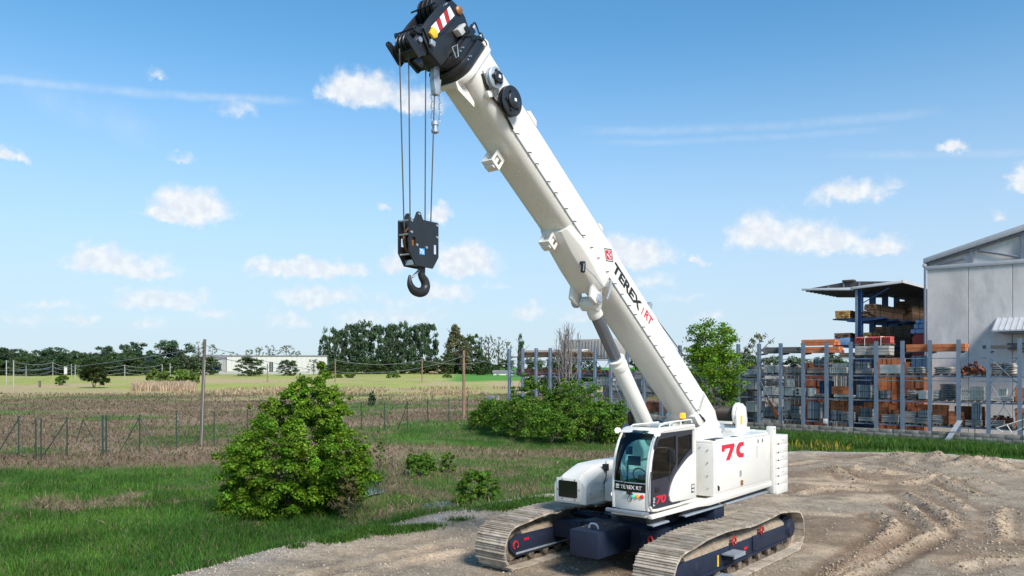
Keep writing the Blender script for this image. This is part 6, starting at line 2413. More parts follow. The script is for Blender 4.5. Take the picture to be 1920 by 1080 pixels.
cz = rkz(622, rkx(1862, HD - 1), HD - 1)
cp = MB()
cp.prism([(-1.5, cz), (0, cz + .85), (0, cz + .93), (-1.5, cz + .08)], cx0, cx0 + 6, f=lambda p, t: (t, p[0], p[1]))
can = cp.obj('canopy', m_sheet, HL)
for k in range(18):
    x = cx0 + .06 + .33 * k
    mb = MB()
    mb.prism([(-1.5, cz + .08), (0, cz + .93), (0, cz + .98), (-1.5, cz + .13)], x, x + .07, f=lambda p, t: (t, p[0], p[1]))
    mb.obj('canopy_rib', m_sheet, can, smooth=0)
MB().box(cx0 + .35, cx0 + 6, -1.35, -.02, cz - .14, cz - .04).obj('canopy_beam', m_hsteel, can)
cd0 = rkx(1890, HD - .4) - hx0
MB().box(cd0, cd0 + 3, -.7, -.02, 5.75, 6.15).obj('wall_unit', m_rack2, HL, bevel=.03)

# ------------------------------------------------------------------ timber shed behind the rack
SD = 7.0
m_shroof = noise_mat('shed_roof', (.075, .065, .06), rough=.75, var=.3, scale=2, stretch=(4, .4, 1))
m_gut = noise_mat('shed_gutter', (.62, .62, .62), rough=.45, var=.06)
sx = lambda px, d=SD: rkx(px, d)
sz = lambda px, py, d=SD: rkz(py, rkx(px, d), d)
bx = sx(1609)
SH = rthing('timber_shed', 'open timber shed with a winged dark roof on one tall blue post', 'shed', bx, SD)
xl, xc, xr = sx(1505) - bx, sx(1600) - bx, sx(1692) - bx
zl, zc, zr = sz(1505, 544), sz(1600, 541.5), sz(1692, 530)
DEP = 24.0
mb = MB()
mb.prism([(xl, zl), (xc, zc - .05), (xc, zc + .12), (xl, zl + .08)], .05, 7.5)
mb.prism([(xc, zc - .05), (xr, zr), (xr, zr + .1), (xc, zc + .12)], .05, DEP)
mb.obj('roof', m_shroof, SH)
xm, zm = sx(1590) - bx, sz(1590, 527)
mb = MB()
mb.prism([(xl + .15, zl + .08), (xm, zm), (xr - .1, zr + .12), (xc, zc + .14)], .25, .6)
mb.obj('roof_gable', m_shroof, SH)
for k in range(6):
    x = xl + .8 + (xr - xl - 1.6) * k / 5
    z0_ = zl + (zc - zl) * (x - xl) / (xc - xl) if x < xc else zc + (zr - zc) * (x - xc) / (xr - xc)
    z1_ = zl + (zm - zl) * (x - xl) / (xm - xl) if x < xm else zm + (zr - zm) * (x - xm) / (xr - xm)
    MB().box(x - .06, x + .06, .18, .245, z0_ + .1, z1_ - .05).obj('gable_rib', m_hsteel, SH)
MB().box(xm - .5, xm + .4, .1, .7, zm - .05, zm + .12).obj('ridge_cap', m_shroof, SH, bevel=.04)
mb = MB()
mb.prism([(xl - .05, zl - .03), (xc + .05, zc - .12), (xc + .05, zc + .09), (xl - .05, zl + .13)], -.12, .05)
mb.obj('gutter', m_gut, SH, bevel=.02)
mb = MB()
mb.prism([(xc - .05, zc - .06), (xr, zr - .04), (xr, zr + .18), (xc - .05, zc + .14)], -.2, .045)
mb.obj('gutter', m_gut, SH, bevel=.02)
mb = MB()
mb.box(xr, xr + .1, -.2, DEP, zr - .02, zr + .2)
mb.obj('eaves_trim', m_gut, SH)
for k in range(9):      # purlins under the wings
    y = .4 + .85 * k
    mb = MB()
    mb.prism([(xl + .1, zl - .12), (xc, zc - .22), (xc, zc - .06), (xl + .1, zl + .0)], y, y + .12)
    mb.obj('purlin', m_rack2, SH)
mb = MB()
mb.box(-.22, -.18, .1, .55, 0, zc - .05)
mb.box(.18, .22, .1, .55, 0, zc - .05)
mb.box(-.2, .2, .28, .36, 0, zc - .05)
mb.obj('post', GM['bluepost'], SH)
MB().box(-.235, -.05, .02, .10, 0, zc - .1).obj('post_pipe', m_rack, SH)
for k in range(1, 8):
    MB().box(-.2, .2, 3.2 * k, 3.2 * k + .4, 0, zc - .05).obj('post', GM['bluepost'], SH)
for z in (zc - 2.25, zc - 4.35, zc - 6.2):
    for k in range(8):
        for s in (-1, 1):
            mb = MB()
            mb.prism([(.2 * s, z), (.2 * s, z - .28), (2.0 * s, z - .1), (2.0 * s, z)], .2 + 3.2 * k, .36 + 3.2 * k)
            mb.obj('shed_arm', GM['bluepost'], SH)
MB().prism([(.2, zc - 1.1), (.3, zc - 1.1), (xr * .7, zr - .3), (xr * .7 - .15, zr - .28)], .3, .4).obj('roof_brace', GM['bluepost'], SH)
mb = MB()
mb.box(-.05, 10, 24.2, 24.4, 0, zc - 4)
mb.obj('back_screen', m_shroof, SH)


def timber(x0, x1, y0, y1, z, h, mat, nx, nz, label):
    w = rkw(bx, SD)
    t = thing('timber_stack', label, 'timber stack', (*rkw(bx + x0, SD + y0), z), RK_ANG, 'timber stacks in the open shed')
    cw, ch = (x1 - x0) / nx, h / nz
    for k in range(nz):
        for i in range(nx):
            o = random.uniform(-.12, .12)
            me = MB().box(0, cw - .015, o, y1 - y0 + o, 0, ch - .02).mesh('board', GM[mat], bevel=.0, smooth=0)
            link('board', me, t, loc=(cw * i, 0, ch * k))
    mb = MB()
    for f in (.15, .6): mb.box(-.012, x1 - x0 + .012, (y1 - y0) * f, (y1 - y0) * f + .05, -.005, h + .01)
    mb.objs('strap', GM['black'], t, smooth=0)
    return t


za, zb_, zc_ = zc - 2.25, zc - 4.35, zc - 6.2
lx0, lx1 = sx(1566) - bx, sx(1590) - bx
timber(lx0, lx1 + .1, .0, 5, za, .62, 'pine', 4, 4, 'yellow pine timber stack on the top left arms of the shed')
timber(lx0 - .1, lx1 + .1, .0, 5, zb_ + .62, .36, 'brown', 4, 2, 'thin dark timber stack lying on the grey-blue wrapped bundle')
t = thing('wrapped_bundle', 'grey-blue wrapped timber bundle on the lower left arms of the shed', 'wrapped bundle', (*rkw(bx + lx0 - .1, SD), zb_ + .0), RK_ANG)
MB().box(0, lx1 - lx0 + .2, 0, 5, 0, .60).obj('wrapped_body', GM['wrap'], t, bevel=.05)
mb = MB()
for f in (.2, 1.6): mb.box(-.008, lx1 - lx0 + .208, f, f + .04, -.008, .608)
mb.objs('strap', GM['black'], t)
timber(.3, 1.3, .1, 7, za, .55, 'brown', 5, 4, 'brown timber stack on the top arms right of the blue post')
timber(.35, 1.2, .3, 8, za + .6, .45, 'brown', 5, 3, 'loose upper brown boards closest under the shed roof')
timber(.3, 1.7, 8.2, 22, za, 1.75, 'brown', 4, 6, 'dark timber stack deep on the top arms of the shed')
timber(.35, .95, .0, 2.2, zb_, .95, 'pine', 3, 5, 'yellow pine end stack on the middle arms right of the blue post')
timber(.4, 1.6, 2.5, 8, zb_, 1.5, 'brown', 4, 6, 'greyish-brown timber stack in the middle of the shed')
timber(.4, 1.7, 8.4, 22, zb_, 1.8, 'brown', 4, 7, 'reddish-brown timber stack deep on the middle arms')
timber(.4, 1.7, .4, 9, zc_, 1.5, 'brown', 4, 5, 'dark timber stack at the front of the lowest arms')
timber(.4, 1.8, 9.2, 22, zc_, 1.7, 'brown', 4, 5, 'dark timber stack deep on the lowest arms of the shed')
timber(.4, 1.8, .4, 22, .3, 2.4, 'brown', 4, 6, 'long dark timber stack on the ground under the shed')
# wrapped goods in the corner between shed and hall
for (px0, px1, py0, py1, d, mt, lab, nm, cat) in ((1716, 1736, 600, 607, 6.2, 'wrap', 'flat pale blue wrapped pack topmost against the hall corner', 'wrapped_pack', 'wrapped pack'),
                                              (1713, 1736, 607.5, 617, 6.0, 'wrap', 'thick pale blue wrapped pack, middle one against the hall corner', 'wrapped_pack', 'wrapped pack'),
                                              (1707, 1736, 617.5, 626, 5.9, 'wrap', 'pale blue sheet draped over the dark red drum', 'draped_sheet', 'sheet'),
                                              (1710, 1736, 626.5, 652, 5.8, 'redbox', 'dark red rounded tank beside the hall corner', 'red_tank', 'tank')):
    x0, x1 = rkx(px0, d), rkx(px1, d)
    za_, zb2 = rkz(py1, x0, d), rkz(py0, x0, d)
    t = rthing(nm, lab, cat, x0, d, za_)
    if mt == 'redbox':
        mb = MB()
        mb.prism([(.0, -3.2), (0, (zb2 - za_) * .75), (.2, zb2 - za_), (x1 - x0, zb2 - za_), (x1 - x0, -3.2)], 0, 1.5)
        mb.obj('tank_body', noise_mat('dark_red', (.30, .02, .015), rough=.5, var=.15), t, bevel=.08)
        MB().box(-.02, x1 - x0, -.02, 1.52, -.4, -.3).obj('tank_band', m_rack2, t)
    else:
        MB().box(0, x1 - x0, 0, 1.4, 0, zb2 - za_).obj('pack_body', GM[mt], t, bevel=.07)
        MB().box(.3, .34, -.008, 1.408, -.008, zb2 - za_ + .008).obj('strap', GM['black'], t)

# green fence posts with wire along the block wall
m_fence = noise_mat('green_fence', (.018, .045, .035), rough=.5, var=.1)
FW = rthing('verge_fence', 'thin dark green wire fence standing in front of the block wall', 'fence', 0, -1.5)
pxs = [1415, 1465.5, 1536.6, 1600.3, 1674.8, 1747.2, 1828, 1917]
xs_ = [rkx(p, -1.5) for p in pxs] + [rkx(1990, -1.5)]
for x in xs_:
    MB().cyl((x, 0, -.1), (x, 0, 1.75), .025, seg=8).obj('fence_post', m_fence, FW)
x = xs_[1]
for s in (-1, 1): MB().cyl((x, 0, 1.5), (x + .85 * s, 0, 0), .02, seg=6).obj('fence_brace', m_fence, FW)
for z in (.15, .9, 1.68):
    MB().cyl((xs_[0], .0, z), (xs_[-1], .0, z), .004, seg=4).obj('fence_wire', m_fence, FW)

# ------------------------------------------------------------------ foliage
def leaf_cloud(name, cen, rad, per, size, mat, up=.35, flat=.8, seed=0, fill=.5):
    """many small leaves round clump centres; cen (K,3), rad (K,)"""
    rg = np.random.default_rng(seed + 11)
    K = len(cen)
    n = K * per
    c = np.repeat(cen, per, 0)
    r = np.repeat(rad, per)[:, None]
    d = rg.normal(0, 1, (n, 3))
    d /= np.linalg.norm(d, axis=1)[:, None]
    d[:, 2] = np.where(d[:, 2] < -.35, -d[:, 2] * .7, d[:, 2])
    rr = rg.uniform(0, 1, (n, 1)) ** fill
    p = c + d * r * rr * np.array([1, 1, flat])
    nrm = d + rg.normal(0, .55, (n, 3)) + np.array([0, 0, up])
    nrm /= np.linalg.norm(nrm, axis=1)[:, None]
    t = rg.normal(0, 1, (n, 3))
    t -= nrm * (t * nrm).sum(1)[:, None]
    t /= np.linalg.norm(t, axis=1)[:, None]
    b = np.cross(nrm, t)
    s = size * rg.uniform(.6, 1.35, (n, 1))
    V = np.stack([p - t * s * .5, p + b * s * .34 + nrm * s * .06, p + t * s * .6, p - b * s * .34 + nrm * s * .06], 1).reshape(-1, 3)
    F = (np.arange(n)[:, None] * 4 + np.arange(4)[None]).astype(np.int32)
    tone = np.repeat(rg.uniform(.62, 1.32, K), per * 4)[:, None] * np.array([1.0, 1.0, 1.0])
    tone[:, 0] *= np.repeat(rg.uniform(.85, 1.2, K), per * 4)
    return np_mesh(name, V, F, mat, tone)


m_bark = noise_mat('bark', (.13, .105, .08), rough=.95, var=.3, scale=8, stretch=(1, 1, .3), bump=.02, bscale=20)
m_bark2 = noise_mat('pale_bark', (.22, .19, .175), rough=.95, var=.25, scale=8, stretch=(1, 1, .3))
m_leafA = leaf_mat('bush_leaf', (.088, .205, .012), sat2=(.205, .345, .022), var=.42, trans=.42)
m_leafB = leaf_mat('bramble_leaf', (.062, .155, .014), sat2=(.155, .275, .026), var=.42, trans=.4)
m_leafD = leaf_mat('far_dark_leaf', (.042, .082, .036), sat2=(.066, .118, .048), var=.35, trans=.25)  # lightened a little in colour for a touch of distant haze
m_leafM = leaf_mat('far_mid_leaf', (.045, .085, .025), sat2=(.070, .115, .032), var=.35, trans=.25)
m_leafO = leaf_mat('far_olive_leaf', (.10, .115, .055), sat2=(.14, .15, .075), var=.35, trans=.25)
m_leafL = leaf_mat('light_leaf', (.11, .19, .035), sat2=(.16, .24, .05), var=.3, trans=.3)
m_leafX = leaf_mat('grey_twig', (.15, .13, .11), sat2=(.20, .17, .15), var=.3, trans=.1)


def hgt(x, y):
    return float(terrain(np.array([x]), np.array([y]))[0])


def limb(mb, p0, d, L, r, depth, rg, spread=.7):
    pts = [Vector(p0)]
    d = Vector(d).normalized()
    for k in range(4):
        d = (d + Vector(rg.normal(0, .10, 3)) + Vector((0, 0, .06))).normalized()
        pts.append(pts[-1] + d * L / 4)
    mb.tube([tuple(p) for p in pts], [r, r * .85, r * .7, r * .55, r * .4], 6)
    ends = [pts[-1]]
    if depth:
        for k in range(3):
            q = pts[2 + k // 2].lerp(pts[3 + k // 2 if 3 + k // 2 < 5 else 4], rg.uniform(0, 1))
            nd = (d + Vector(rg.normal(0, spread, 3))).normalized()
            ends += limb(mb, q, nd, L * rg.uniform(.5, .75), r * .5, depth - 1, rg, spread)
    return ends


# ---- the big bush on the left
BY = 27.8
prof = [(680, 600, 10), (700, 603, 34), (730, 582, 62), (760, 575, 84), (790, 568, 98), (820, 566, 130), (850, 560, 150), (880, 556, 153), (910, 556, 150), (935, 548, 138), (955, 532, 110)]
pz = np.array([CAM_H + (688 - p[0]) * BY / 1500 for p in prof])[::-1]
pc = np.array([(p[1] - 960) * BY / 1500 for p in prof])[::-1]
pw = np.array([p[2] * 1.0 * BY / 1500 for p in prof])[::-1]
pw = np.maximum(pw - .26, .10)
bx0 = float(np.interp(0.6, pz, pc))
bz0 = hgt(bx0, BY)
rg = np.random.default_rng(3)
K = 720
cz = np.interp(rg.uniform(0, 1, K), np.cumsum(pw ** .75 * np.gradient(pz)) / np.sum(pw ** .75 * np.gradient(pz)), pz)
th = rg.uniform(0, 2 * np.pi, K)
wob = .84 + .30 * vnoise(th * 1.9 + cz * .2, cz * 1.3, 5) + .10 * rg.normal(0, 1, K)
fr = np.where(rg.uniform(0, 1, K) < .72, rg.uniform(.74, 1.0, K), rg.uniform(.2, .75, K))
w = np.interp(cz, pz, pw) * np.clip(wob, .6, 1.15) * fr
cen = np.stack([np.interp(cz, pz, pc) - bx0 + w * np.cos(th), w * np.sin(th) * .92, cz - bz0 - .08], 1)
cr = rg.uniform(.20, .42, K)
cr *= np.clip(np.interp(cz, pz, pw) / 1.6, .62, 1.0)
BU = thing('field_maple', 'big dense bright green bush tree standing in the meadow', 'tree', (bx0, BY, bz0))
link('crown', leaf_cloud('crown', cen, cr * .88, 150, .088, m_leafA, seed=5, flat=1.0, up=.5), BU)
# young shoots standing out of the crown
sp = []
for k in range(150):
    i = rg.integers(0, K)
    if fr[i] > .72: sp.append(cen[i] + np.array([rg.normal(0, .1), rg.normal(0, .1), cr[i] + rg.uniform(-.05, .3)]))
for dx, dz in ((.45, 4.55), (.75, 4.35), (1.05, 4.25), (-1.6, 3.6), (-1.5, 2.6), (1.75, 3.9), (-2.4, 1.7)):
    sp.append(np.array([dx, rg.normal(0, .3), dz]))
link('shoots', leaf_cloud('shoots', np.array(sp), np.full(len(sp), .15), 26, .095, m_leafA, seed=6, flat=1.3), BU)
mb = MB()
for k in range(6):
    a = 2 * math.pi * k / 6
    limb(mb, (.15 * math.cos(a), .15 * math.sin(a), -.1), (.42 * math.cos(a), .42 * math.sin(a), 1.2), 2.4, .08, 1, rg)
mb.obj('trunk', m_bark, BU, smooth=60)


# ---- smaller shrubs
def shrub(px, ytop, ybase, wpx, Y, label, mat, seed, name='bramble_bush', cat='shrub', group=None, dens=1.0, leaf=.13, airy=False):
    rg = np.random.default_rng(seed)
    x = (px - 960) / 1500 * Y
    z0 = hgt(x, Y)
    h = CAM_H + (688 - ytop) / 1500 * Y - z0
    w = wpx / 1500 * Y / 2
    t = thing(name, label, cat, (x, Y, z0), 0, group)
    h *= .93
    K = int(60 * dens)
    zz = rg.uniform(.08, 1, K) ** .8
    th = rg.uniform(0, 6.283, K)
    prof_ = np.sqrt(np.clip(1 - ((zz - .35) / .72) ** 2, .02, 1))
    q = w * prof_ * np.where(rg.uniform(0, 1, K) < .7, rg.uniform(.65, 1.05, K), rg.uniform(.1, .6, K))
    cen = np.stack([q * np.cos(th), q * np.sin(th) * .9, zz * h * .92], 1)
    cr = rg.uniform(.5, 1.0, K) * min(w, h) * (.26 if not airy else .2)
    m_ = int(14 * dens)      # taller shoots break the outline
    i_ = rg.integers(0, K, m_)
    cen = np.concatenate([cen, cen[i_] * np.array([1.05, 1.05, 1.0]) + np.stack([np.zeros(m_), np.zeros(m_), rg.uniform(.06, .24, m_) * h * (.4 + zz[i_])], 1)])
    cr = np.concatenate([cr, np.full(m_, min(w, h) * .11)])
    link('crown', leaf_cloud('crown', cen, cr, 70 if not airy else 36, leaf, mat, seed=seed, flat=.95), t)
    mb = MB()
    for k in range(5):
        a = rg.uniform(0, 6.283)
        limb(mb, (.1 * math.cos(a), .1 * math.sin(a), -.05), (.5 * math.cos(a), .5 * math.sin(a), 1), h * .6, max(.03, h * .012), 1, rg)
    mb.obj('stems', m_bark, t, smooth=60)
    return t


GB = 'bramble thicket in front of the rack'
for k, (px, yt, yb, w, Y, lab) in enumerate((
        (905, 762, 792, 52, 60, 'low bramble bush at the thicket left end beside the wooden pole'),
        (928, 748, 802, 90, 57, 'rounded bramble bush at the left of the thicket under the wall panel'),
        (972, 742, 815, 115, 53.5, 'wide bramble bush below the first rack columns'),
        (1000, 704, 812, 95, 56.5, 'tall dark bramble bush, left of the two tallest in the thicket'),
        (1030, 768, 819, 120, 51.5, 'low front bramble bush in the middle of the thicket'),
        (1050, 732, 812, 90, 56, 'bramble bush between the two tall dark ones'),
        (1088, 708, 810, 118, 56, 'tall dark bramble bush below the bare tree'),
        (1105, 760, 818, 110, 52, 'front bramble bush among the yellow flowers'),
        (1138, 748, 812, 100, 54, 'bramble bush beside the lower end of the lifting cylinder'),
        (1160, 772, 815, 70, 52.5, 'small bramble bush just left of the cab roof'),
        (1195, 770, 800, 60, 56, 'small bramble bush seen between cylinder and boom'))):
    shrub(px, yt, yb, w, Y, lab, m_leafB, 40 + k, group=GB, dens=1.25, leaf=.14)
shrub(895, 876, 948, 82, 28.6, 'small round bush on the meadow edge between big bush and crane', m_leafB, 70, name='young_bush', dens=1.4, leaf=.085)
shrub(787, 853, 885, 70, 36.5, 'flat clump of leafy weeds on the dry meadow', m_leafB, 71, name='weed_clump', cat='plant', dens=.8, leaf=.09)
shrub(712, 812, 895, 24, 33.5, 'tall yellow-green weed beside the big bush', m_leafL, 72, name='tall_weed', cat='plant', dens=.5, leaf=.09, airy=True)
shrub(838, 848, 878, 34, 38, 'small leafy tuft right of the flat weed clump', m_leafB, 73, name='weed_clump', cat='plant', dens=.5, leaf=.09)
shrub(698, 738, 758, 14, 95, 'lone dark juniper-like bush in the fallow field', m_leafD, 74, name='field_bush', dens=.6, leaf=.2)
shrub(650, 885, 950, 66, 26.4, 'straw coloured undergrowth at the right foot of the big bush', leaf_mat('dry_leaf', (.17, .13, .06), sat2=(.10, .13, .03), var=.35), 75, name='dry_undergrowth', cat='undergrowth', dens=.7, leaf=.07)


# ---- green tree and bare tree by the rack
def branchy_tree(name, label, px, ytop, wpx, Y, seed, mat, per, leaf, trunk_r, bark, cr0=.5, bare=False):
    rg = np.random.default_rng(seed)
    x = (px - 960) / 1500 * Y
    z0 = hgt(x, Y)
    h = CAM_H + (688 - ytop) / 1500 * Y - z0
    w = wpx / 1500 * Y / 2
    t = thing(name, label, 'tree', (x, Y, z0))
    mb = MB()
    ends = []
    mb.tube([(0, 0, -.2), (.05, 0, h * .25), (.0, .05, h * .5), (.05, 0, h * .8)], [trunk_r, trunk_r * .8, trunk_r * .55, trunk_r * .2], 8)
    n = 16 if not bare else 20
    for k in range(n):
        f = .18 + .68 * k / n
        a = k * 2.4 + rg.uniform(-.3, .3)
        L = w * (1.25 - .75 * f) * rg.uniform(.75, 1.1)
        ends += limb(mb, (0, 0, h * f), (math.cos(a), math.sin(a), .75 + (.9 if bare else 0)), L, trunk_r * .32, 2 if not bare else 2, rg, .55)
    mb.obj('trunk', bark, t, smooth=60)
    if per:
        cen = np.array([tuple(e) for e in ends])
        cen = np.concatenate([cen, cen * .8 + rg.normal(0, .3, cen.shape)])
        cen[:, 2] = np.clip(cen[:, 2], h * .08, h)
        cr = rg.uniform(.6, 1.1, len(cen)) * cr0
        link('crown', leaf_cloud('crown', cen, cr, per, leaf, mat, seed=seed), t)
    return t


branchy_tree('ash_tree', 'loose bright green tree standing between the boom and the right rack', 1338, 606, 122, 56.5, 81, m_leafA, 44, .15, .13, m_bark, .55)
# slender upright bare stems
rg = np.random.default_rng(90)
bxx, byy = (1068 - 960) / 1500 * 60, 60.0
BT = thing('bare_tree', 'bare twiggy pale tree rising behind the bramble thicket', 'tree', (bxx, byy, hgt(bxx, byy)))
mb = MB()
for k in range(15):
    x0 = rg.uniform(-1.2, 1.2)
    top = 8.0 - .8 * abs(x0) + rg.uniform(-1.0, .2)
    pts = [(x0 * .5, rg.uniform(-.3, .3), 0)]
    for q in range(1, 6):
        pts.append((x0 * (.5 + .5 * q / 5) + rg.normal(0, .08), rg.normal(0, .2), top * q / 5))
    mb.tube(pts, [.06, .055, .048, .04, .03, .016], 5)
    for q in range(16):
        f = rg.uniform(.45, .95)
        i = int(f * 5)
        p = Vector(pts[i]).lerp(Vector(pts[min(i + 1, 5)]), f * 5 - i)
        d = Vector((rg.normal(0, .45), rg.normal(0, .45), 1)).normalized()
        L = rg.uniform(.4, 1.1)
        e = p + d * L
        mb.tube([tuple(p), tuple(p + d * L * .5 + Vector((rg.normal(0, .05), 0, 0))), tuple(e)], [.022, .017, .010], 4)
mb.obj('trunk', m_bark2, BT, smooth=60)


# ---- far trees: a few crown meshes shared by many trees, each tree with trunk and crown of its own
def crown_mesh(kind, seed):
    rg = np.random.default_rng(seed)
    K = {'oval': 90, 'poplar': 90, 'pyramid': 100, 'sparse': 55, 'round': 80, 'olive': 80}[kind]
    zz = rg.uniform(0, 1, K)
    th = rg.uniform(0, 6.283, K)
    if kind == 'poplar':
        z = .05 + .93 * zz
        pr = .5 * np.clip(np.minimum(1, (z / .14)) * np.sqrt(np.clip(1 - ((z - .5) / .52) ** 4, 0.05, 1)), .1, 1)
    elif kind == 'pyramid':
        z = .10 + .88 * zz
        pr = .5 * np.clip(1.02 - z, .06, .9) ** .8 * np.minimum(1, z / .22)
    elif kind in ('sparse',):
        z = .15 + .83 * zz
        pr = .42 * np.sqrt(np.clip(1 - ((z - .5) / .55) ** 2, .03, 1))
    else:
        z = .03 + .93 * zz
        pr = .5 * np.sqrt(np.clip(1 - ((z - .48) / .56) ** 2, .05, 1))
    pr = pr * (.78 + .4 * vnoise(th * 1.3, z * 5, seed))
    q = pr * np.where(rg.uniform(0, 1, K) < .62, rg.uniform(.7, .95, K), rg.uniform(.05, .7, K))
    cen = np.stack([q * np.cos(th), q * np.sin(th), z * .96], 1)
    cr = rg.uniform(.08, .16, K) * (.62 if kind == 'sparse' else 1)
    mat = {'oval': m_leafD, 'poplar': m_leafD, 'pyramid': m_leafO, 'sparse': m_leafO, 'round': m_leafM, 'olive': m_leafM}[kind]
    return leaf_cloud('crown', cen, cr, 64 if kind != 'sparse' else 22, .052 if kind != 'sparse' else .04, mat, seed=seed)


CROWN = {k: [crown_mesh(k, 200 + 10 * i + j) for j in range(3)] for i, k in enumerate(('oval', 'poplar', 'pyramid', 'sparse', 'round'))}
mb = MB()
mb.tube([(0, 0, -.03), (.01, 0, .3), (0, .01, .6), (.01, 0, .9)], [.022, .018, .012, .004], 6)
for k in range(6):
    a = k * 2.1
    mb.tube([(0, 0, .25 + .09 * k), (.12 * math.cos(a), .12 * math.sin(a), .38 + .09 * k), (.22 * math.cos(a), .22 * math.sin(a), .52 + .08 * k)], [.009, .006, .003], 4)
TRUNK = mb.mesh('trunk', m_bark, smooth=60)
ntree = 0


def far_tree(kind, px, ytop, wpx, Y, label, group, name=None):
    global ntree
    ntree += 1
    x = (px - 960) / 1500 * Y
    z0 = hgt(x, Y)
    h = (CAM_H + (688 - ytop) / 1500 * Y - z0) * 1.03
    w = wpx / 1500 * Y * 1.28
    rt = random.uniform(0, 6.28)
    nm = name or {'oval': 'dark_tree', 'poplar': 'poplar_tree', 'pyramid': 'olive_tree', 'sparse': 'sparse_tree', 'round': 'round_tree'}[kind]
    nm = {'olive_tree': 'pointed_tree'}.get(nm, nm)
    t = thing(nm, label, 'tree', (x, Y, z0), 0, group)
    link('trunk', TRUNK, t, scale=(h, h, h), rot=(0, 0, rt))
    link('crown', CROWN[kind][ntree % 3], t, scale=(w, w, h), rot=(0, 0, rt))
    return t


GL = 'trees along the left edge of the fields'
L1 = [('oval', 12, 652, 48, 300, 'dark tree at the left picture edge behind the wire poles'), ('oval', -8, 655, 44, 320, 'dark tree cut by the left picture edge'),
      ('oval', 32, 655, 34, 330, 'dark tree second from the left picture edge'), ('round', 58, 662, 34, 300, 'low rounded tree between the two left dark masses'),
      ('oval', 84, 655, 44, 320, 'dark tree above the middle wire pole'), ('oval', 105, 652, 46, 300, 'broad dark tree behind the middle wire poles'),
      ('round', 128, 661, 32, 320, 'mid green tree right of the broad dark one'), ('oval', 142, 657, 30, 340, 'dark tree just left of the lone field tree'),
      ('round', 160, 662, 34, 330, 'mid green tree behind the lone field tree'), ('sparse', 176, 660, 30, 350, 'thin crowned tree behind the lone field tree'),
      ('oval', 197, 648, 34, 330, 'tall dark tree right behind the lone field tree'), ('round', 215, 661, 36, 310, 'rounded mid green tree right of the tall dark one'),
      ('oval', 234, 646, 22, 360, 'narrow dark tree beside the highest domed one'), ('oval', 258, 641, 38, 350, 'highest domed dark tree of the left group'),
      ('round', 240, 660, 52, 300, 'wide mid green tree below the highest domed one'), ('round', 280, 666, 32, 320, 'rounded tree under the blue roof'),
      ('sparse', 299, 650, 30, 330, 'thin crowned tree left of the large loose one'), ('oval', 325, 639, 58, 320, 'large loose dark tree left of the utility pole'),
      ('sparse', 350, 664, 44, 300, 'greyish low tree left of the white factory'), ('sparse', 372, 640, 18, 420, 'thin tall tree behind the utility pole'),
      ('sparse', 398, 646, 18, 430, 'thin tall tree just right of the utility pole'), ('oval', 186, 668, 30, 290, 'low dark tree in front of the left row'),
      ('oval', 68, 668, 40, 285, 'low dark tree in front of the wire poles')]
for a in L1: far_tree(*a, GL)
for k, a in enumerate(L1):
    far_tree('round' if k % 3 else 'oval', a[1] + random.uniform(-6, 6), 672 + random.uniform(-7, 5), random.uniform(24, 36), 285 + random.uniform(0, 25),
             'low scrub below the ' + a[5], 'low scrub at the foot of the left trees', 'scrub_tree')
GP = 'tall dark poplars in the middle distance'
for k, (px, yt, w, lab) in enumerate(((618, 619, 28, 'leftmost dark poplar of the tall clump'), (640, 620, 26, 'second dark poplar from the left of the clump'), (661, 611, 32, 'tall dark poplar left of the tallest one'),
                                      (683, 607, 38, 'tallest dark poplar of the left half of the clump'), (710, 612, 38, 'broad dark poplar in the middle of the clump'), (737, 611, 28, 'dark poplar left of the gap in the clump'),
                                      (757, 608, 28, 'dark poplar right of the gap in the clump'), (778, 612, 34, 'second dark poplar from the right of the clump'), (801, 610, 36, 'rightmost dark poplar of the tall clump'),
                                      (725, 640, 30, 'lower dark poplar in front of the gap in the clump'))):
    far_tree('poplar', px, yt, w, 335 + 9 * (k % 3), lab, GP)
    x = (px - 960) / 1500
GO = 'lighter trees right of the dark poplars'
for (kind, px, yt, w, Y, lab) in (('pyramid', 853, 612, 44, 330, 'tall pointed olive green tree right of the dark poplars'), ('round', 884, 627, 34, 330, 'rounded tree right of the pointed olive one'),
                                  ('pyramid', 872, 640, 34, 320, 'lower olive tree between the pointed and the rounded one'), ('sparse', 902, 632, 18, 340, 'bare looking thin tree left of the pair of pale ones'),
                                  ('sparse', 916, 628, 20, 340, 'tall pale thin tree, left of the pale pair'), ('sparse', 935, 631, 20, 340, 'tall pale thin tree, right of the pale pair'),
                                  ('sparse', 951, 641, 20, 345, 'pale thin tree just left of the rack end'), ('round', 838, 662, 24, 320, 'low tree between poplars and pointed olive tree'),
                                  ('poplar', 976.5, 630, 11, 300, 'slim dark cypress above the left rack end'), ('round', 906, 668, 30, 300, 'low bushy tree beneath the pale thin ones')):
    far_tree(kind, px, yt, w, Y, lab, GO)
FOOT = ['leftmost dark poplar', 'second dark poplar', 'tall poplar left of the tallest', 'tallest poplar', 'broad middle poplar', 'poplar left of the gap', 'poplar right of the gap',
        'second last poplar', 'rightmost dark poplar', 'pink house', 'pointed olive tree', 'lower olive tree', 'rounded tree beside the olive ones', 'bare looking thin tree', 'pale pair of thin trees', 'pale thin tree by the rack end']
for k, nm in enumerate(FOOT):
    px = (612, 634, 655, 678, 702, 728, 752, 772, 796, 818, 846, 866, 886, 904, 924, 948)[k]
    far_tree('round', px, 679 + random.uniform(-7, 5), random.uniform(24, 34), 318 + random.uniform(0, 12),
             'low scrub at the foot of the ' + nm, 'scrub at the foot of the poplars', 'scrub_tree')
GF = 'trees around the white factory'
